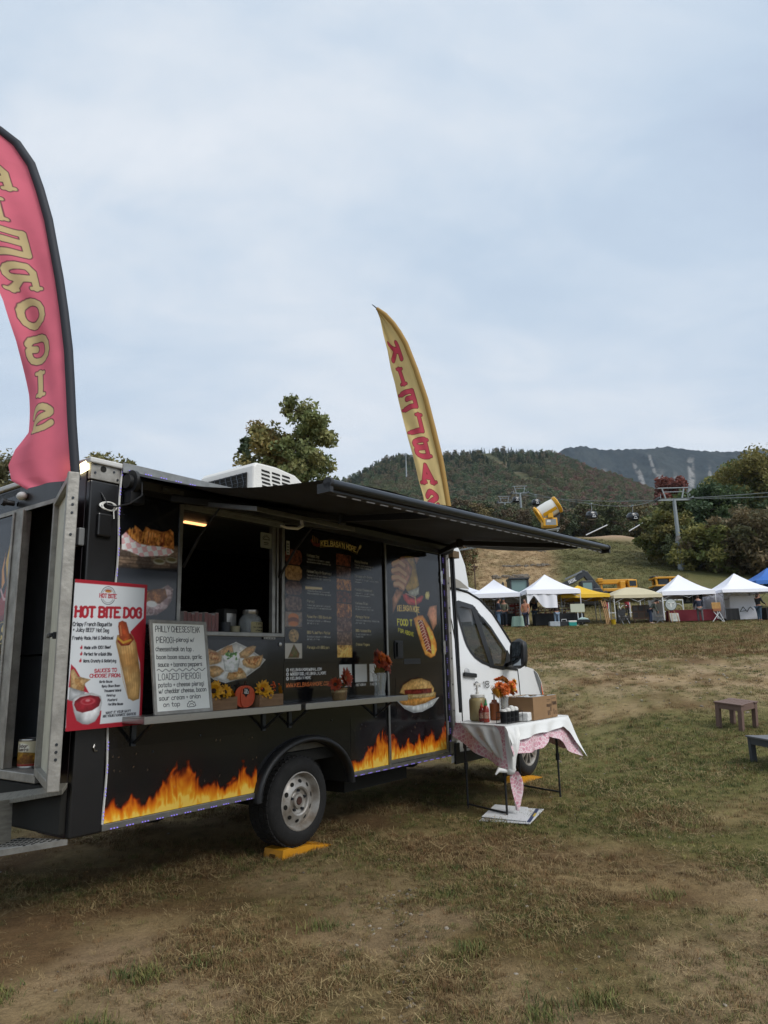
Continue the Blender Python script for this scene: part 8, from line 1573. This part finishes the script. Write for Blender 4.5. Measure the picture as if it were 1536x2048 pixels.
def cable(lb, pts):
    pts = [Vector(p_) for p_ in pts]; q = []
    for a, b_ in zip(pts[:-1], pts[1:]): q += [a.lerp(b_, t) - Vector((0, 0, .012 * (b_ - a).length * 4 * t * (1 - t) * .5)) for t in np.linspace(0, 1, 8, False)]
    tag(MB().tube(q + [pts[-1]], .05, 5).build('lift_cable', mat('cable_steel', '6f7473', .6), smooth=50), lb, 'cable')
cable('lift cable carrying the two near cabins left of the tall pylon', [(37.2, 180, 44.1), (41.275, 140, 31.92), (39.51, 112, 25.33), (34.95, 90, 21.45)])
cable('lift cable running above the near cabins to the tall pylon', [(33.0, 180, 44.1), (38.2, 135, 31.6), (39.4, 90, 21.45)])
cable('lift cable leaving the tall pylon towards the right edge, lower strand', [(39.4, 90, 21.45), (43.6, 70, 17.1)]); cable('lift cable leaving the tall pylon towards the right edge, upper strand', [(34.95, 90, 21.45), (41.0, 70, 17.55), (45, 60, 15.6)])
cable('far lift cable descending left from the far pylons', [(37.2, 180, 44.1), (35.78, 165, 39.9), (33.5, 150, 36.5)])
def cabin(lb, X, Y, zh, zc, s=1.0):
    r = empty('gondola_cabin', (X, Y, zc), rad(15), lb, 'gondola'); w = 1.02 * s; b = MB(); P = []
    for z, k in ((-.85, .62), (-.72, .86), (-.2, 1.0), (.25, .98), (.62, .84), (.80, .62)): P.append([(w * k * math.copysign(abs(math.cos(t)) ** .5, math.cos(t)), w * .85 * k * math.copysign(abs(math.sin(t)) ** .5, math.sin(t)), z * s) for t in np.linspace(0, 6.283, 20, False)])
    b.grid(P, 0, True); b.add(P[0], [tuple(range(20))]); b.add(P[-1], [tuple(range(20))]); b.build('shell', mat('black_cabin', '15171a', .25), r, smooth=40)
    MB().grid([[(w * k * 1.012 * math.copysign(abs(math.cos(t)) ** .5, math.cos(t)), w * .85 * k * 1.012 * math.copysign(abs(math.sin(t)) ** .5, math.sin(t)), z * s) for t in np.linspace(0, 6.283, 20, False)] for z, k in ((.10, .985), (.58, .86))], 0, True).build('window_band', mat('cabin_window', '4c555b', .08), r, smooth=40)
    b = MB(); q = [(-.28, -.32), (-.05, .05), (.06, -.12), (.14, -.02), (.32, -.32)]; [b.bar((x0 * s, -w * .885, z0 * s), (x1 * s, -w * .885, z1 * s), .09 * s, .02, (0, 1, 0)) for (x0, z0), (x1, z1) in zip(q[:-1], q[1:])]; b.bar((-.4 * s, -w * .885, -.45 * s), (.4 * s, -w * .885, -.45 * s), .10 * s, .02, (0, 1, 0)); b.build('emblem', M_pole, r)
    dz = zh - zc; MB().tube([(0, 0, .78 * s), (.16 * s, 0, dz * .6), (.10 * s, 0, dz - .1), (0, 0, dz)], .06 * s, 8).build('hanger', M_galv, r, smooth=50); MB().box(-.12 * s, .12 * s, -.4 * s, .4 * s, dz - .1, dz + .14).build('grip', M_galv, r, bevel=.03); MB().box(w * 1.0, w * 1.12, -.1, .1, -.55 * s, -.15 * s).build('ski_rack', M_pole, r)
cabin('near gondola cabin hanging right of the snow gun', 41.2, 140, 31.9, 29.6, 1.0); cabin('gondola cabin hanging closest to the tall grey pylon', 39.45, 112, 25.3, 23.55, .84); cabin('far gondola cabin beside the two far pylons', 33.2, 176, 43.0, 41.4, .85); cabin('far gondola cabin just left of the snow gun', 35.75, 165, 39.8, 38.1, .9)
# ---------------------------------------------------------------- snow gun on its lattice arm
Ys = 45.0; r = empty('snow_gun', (10.5, Ys, 9.8), 0, 'yellow and white fan snow gun on a lattice arm', 'snow gun'); ax = Vector((1.5, -.25, .82)).normalized(); c0 = Vector((.0, 0, 1.15)); Mx = Matrix.Translation(c0) @ ax.to_track_quat('Z', 'Y').to_matrix().to_4x4(); M_sgw = mat('white_gun_shell', 'd6d6d0', .4); M_sgy = mat('yellow_gun_shell', 'd29a14', .4)
MB().lathe([(.44, -.62), (.50, -.58), (.53, -.3), (.54, .1), (.50, .52), (.47, .52), (.47, -.4), (.44, -.55)], 32, Mx).build('barrel', M_sgw, r, smooth=40)
MB().lathe([(.50, .50), (.56, .56), (.58, .70), (.55, .74), (.47, .72), (.46, .5)], 32, Mx).build('nozzle_ring', M_sgy, r, smooth=40); MB().lathe([(.47, -.60), (.60, -.64), (.64, -.72), (.60, -.78), (.44, -.76), (.43, -.6)], 32, Mx).build('intake_ring', M_sgy, r, smooth=40); MB().lathe([(.001, .30), (.15, .34), (.46, .36)], 24, Mx).build('fan', M_dark, r, smooth=40)
for k in range(18): a = k / 18 * 2 * math.pi; q = Mx @ Vector((.52 * math.cos(a), .52 * math.sin(a), .75)); MB().ball(q, .035, (1, 1, 1), 6, 4).build('nozzle', M_galv, r)
for k, (a0, a1) in enumerate(((3.35, 3.75), (4.55, 4.75))): MB().grid([[Mx @ Vector((.552 * math.cos(a), .552 * math.sin(a), z)) for a in np.linspace(a0, a1, 5)] for z in np.linspace(-.5, .45, 6)]).build('shell_stripe', M_sgy, r, smooth=60)
for y in (-.42, .42): MB().prism([(-.16, .55), (.2, .55), (.13, 1.2), (-.07, 1.2)], y - .05, y + .05).build('yoke', M_sgy, r, bevel=.03)
MB().box(-.46, .46, -.36, .36, .02, .58).build('control_box', M_sgy, r, bevel=.06); MB().box(-.30, .36, -.375, -.361, .10, .48).build('control_panel', mat('grey_panel', '878b8c', .4), r); MB().box(-.22, .02, -.382, -.376, .28, .44).build('panel_label', M_pole, r); MB().prism([(.30, .58), (.72, 1.0), (.62, .35), (.5, .1)], -.2, .2).build('hose_cover', M_exd, r, bevel=.05)
la = empty('lattice_arm', (10.5, Ys + .0, 9.75), 0, 'galvanised lattice arm and mast carrying the snow gun', 'mast')
E0, E1 = Vector((.6, 0, -.05)), Vector((-9.3, .0, -1.35))
for dy, dz in ((-.22, 0), (.22, 0), (0, -.42)): MB().cyl(E0 + Vector((0, dy, dz * .6)), E1 + Vector((0, dy, dz)), .05, n=8).build('chord', M_galv, la, smooth=50)
for k in range(18):
    a = E0.lerp(E1, k / 18); c = E0.lerp(E1, (k + 1) / 18); 
    for dy in (-.22, .22): MB().cyl(a + Vector((0, dy, 0)), a.lerp(c, .5) + Vector((0, 0, -.40)), .022, n=6).build('lattice_bar', M_galv, la); MB().cyl(a.lerp(c, .5) + Vector((0, 0, -.40)), c + Vector((0, dy, 0)), .022, n=6).build('lattice_bar', M_galv, la)
MB().cyl((-9.3, 0, -7.6), (-9.3, 0, -.9), .25, .2, 14).build('mast', M_galv, la, smooth=40)
# small things on the slopes
for i, (a, c, lb) in enumerate((((42.6, 150, 27.4), (47.3, 150, 29.45), 'slanted pale pipe on the slope right of the snow gun'), ((51.75, 150, 28.0), (55.6, 150, 30.1), 'slanted pale pipe on the slope just left of the wood'))): tag(MB().tube([a, c], .12, 8).build('snow_pipe', M_pole, smooth=50), lb, 'pipe')
X, Y = 18.55, 120; tag(MB().lathe([(.001, 0), (.32, 0), (.32, 1.15), (.26, 1.2), (.001, 1.2)], 14).build('slope_marker', mat('red_pad', 'c2252c', .5), loc=(X, Y, float(gz(X, Y)) - .1), smooth=40), 'red padded marker at the top left of the earth track', 'marker')
r = empty('radio_mast', (14.1, 420, 112.5), 0, 'thin lattice radio mast on the left hill beside the yellow flag', 'mast'); MB().tube([(0, 0, 0), (0, 0, 15)], [.5, .2], 6).build('tower', M_galv, r); MB().box(-.8, .8, -.4, .4, 13.6, 14.8).build('aerial_head', M_galv, r)
X, Y = 8.70, 70; r = empty('utility_pole', (X, Y, float(gz(X, Y))), 0, 'thin pole with a crossbar just right of the cab wind deflector', 'pole'); MB().tube([(0, 0, 0), (0, 0, 10.99 - float(gz(X, Y)))], .06, 8).build('shaft', M_frame, r); MB().box(-.35, .35, -.04, .04, 10.7 - float(gz(X, Y)), 10.8 - float(gz(X, Y))).build('crossbar', M_frame, r)
def rock_rows():
    rg = random.Random(4); b = MB()
    for a0, a1, Y in ((.175, .225, 118), (.165, .228, 92), (.150, .20, 82)):
        for k in range(44):
            a = a0 + (a1 - a0) * rg.random(); y = Y + rg.uniform(-.9, .9); x = a * y; s = rg.uniform(.10, .32); b.ball((x, y, float(gz(x, y)) + s * .2), s, (1.2, 1, .7), 6, 4)
    tag(b.build('rocks', mat('slope_rock', '6d655a', .9, var=.3, vscale=2), fix=False), 'rows of dark stones lying across the earth ski track', 'rocks', kind='stuff')
rock_rows()
# ---------------------------------------------------------------- air between here and the mountains
hz = bpy.data.materials.new('thin_haze'); hz.use_nodes = True; t = hz.node_tree; t.nodes.remove(t.nodes['Principled BSDF']); pv = t.nodes.new('ShaderNodeVolumePrincipled'); pv.inputs['Color'].default_value = (.80, .88, 1.0, 1); pv.inputs['Density'].default_value = HAZE; pv.inputs['Anisotropy'].default_value = 0.2; t.links.new(pv.outputs[0], t.nodes['Material Output'].inputs['Volume'])
tag(MB().box(-3300, 3300, -400, 3700, -6, 900).build('haze', hz), 'thin pale blue haze softening the far hills', 'haze', kind='stuff')
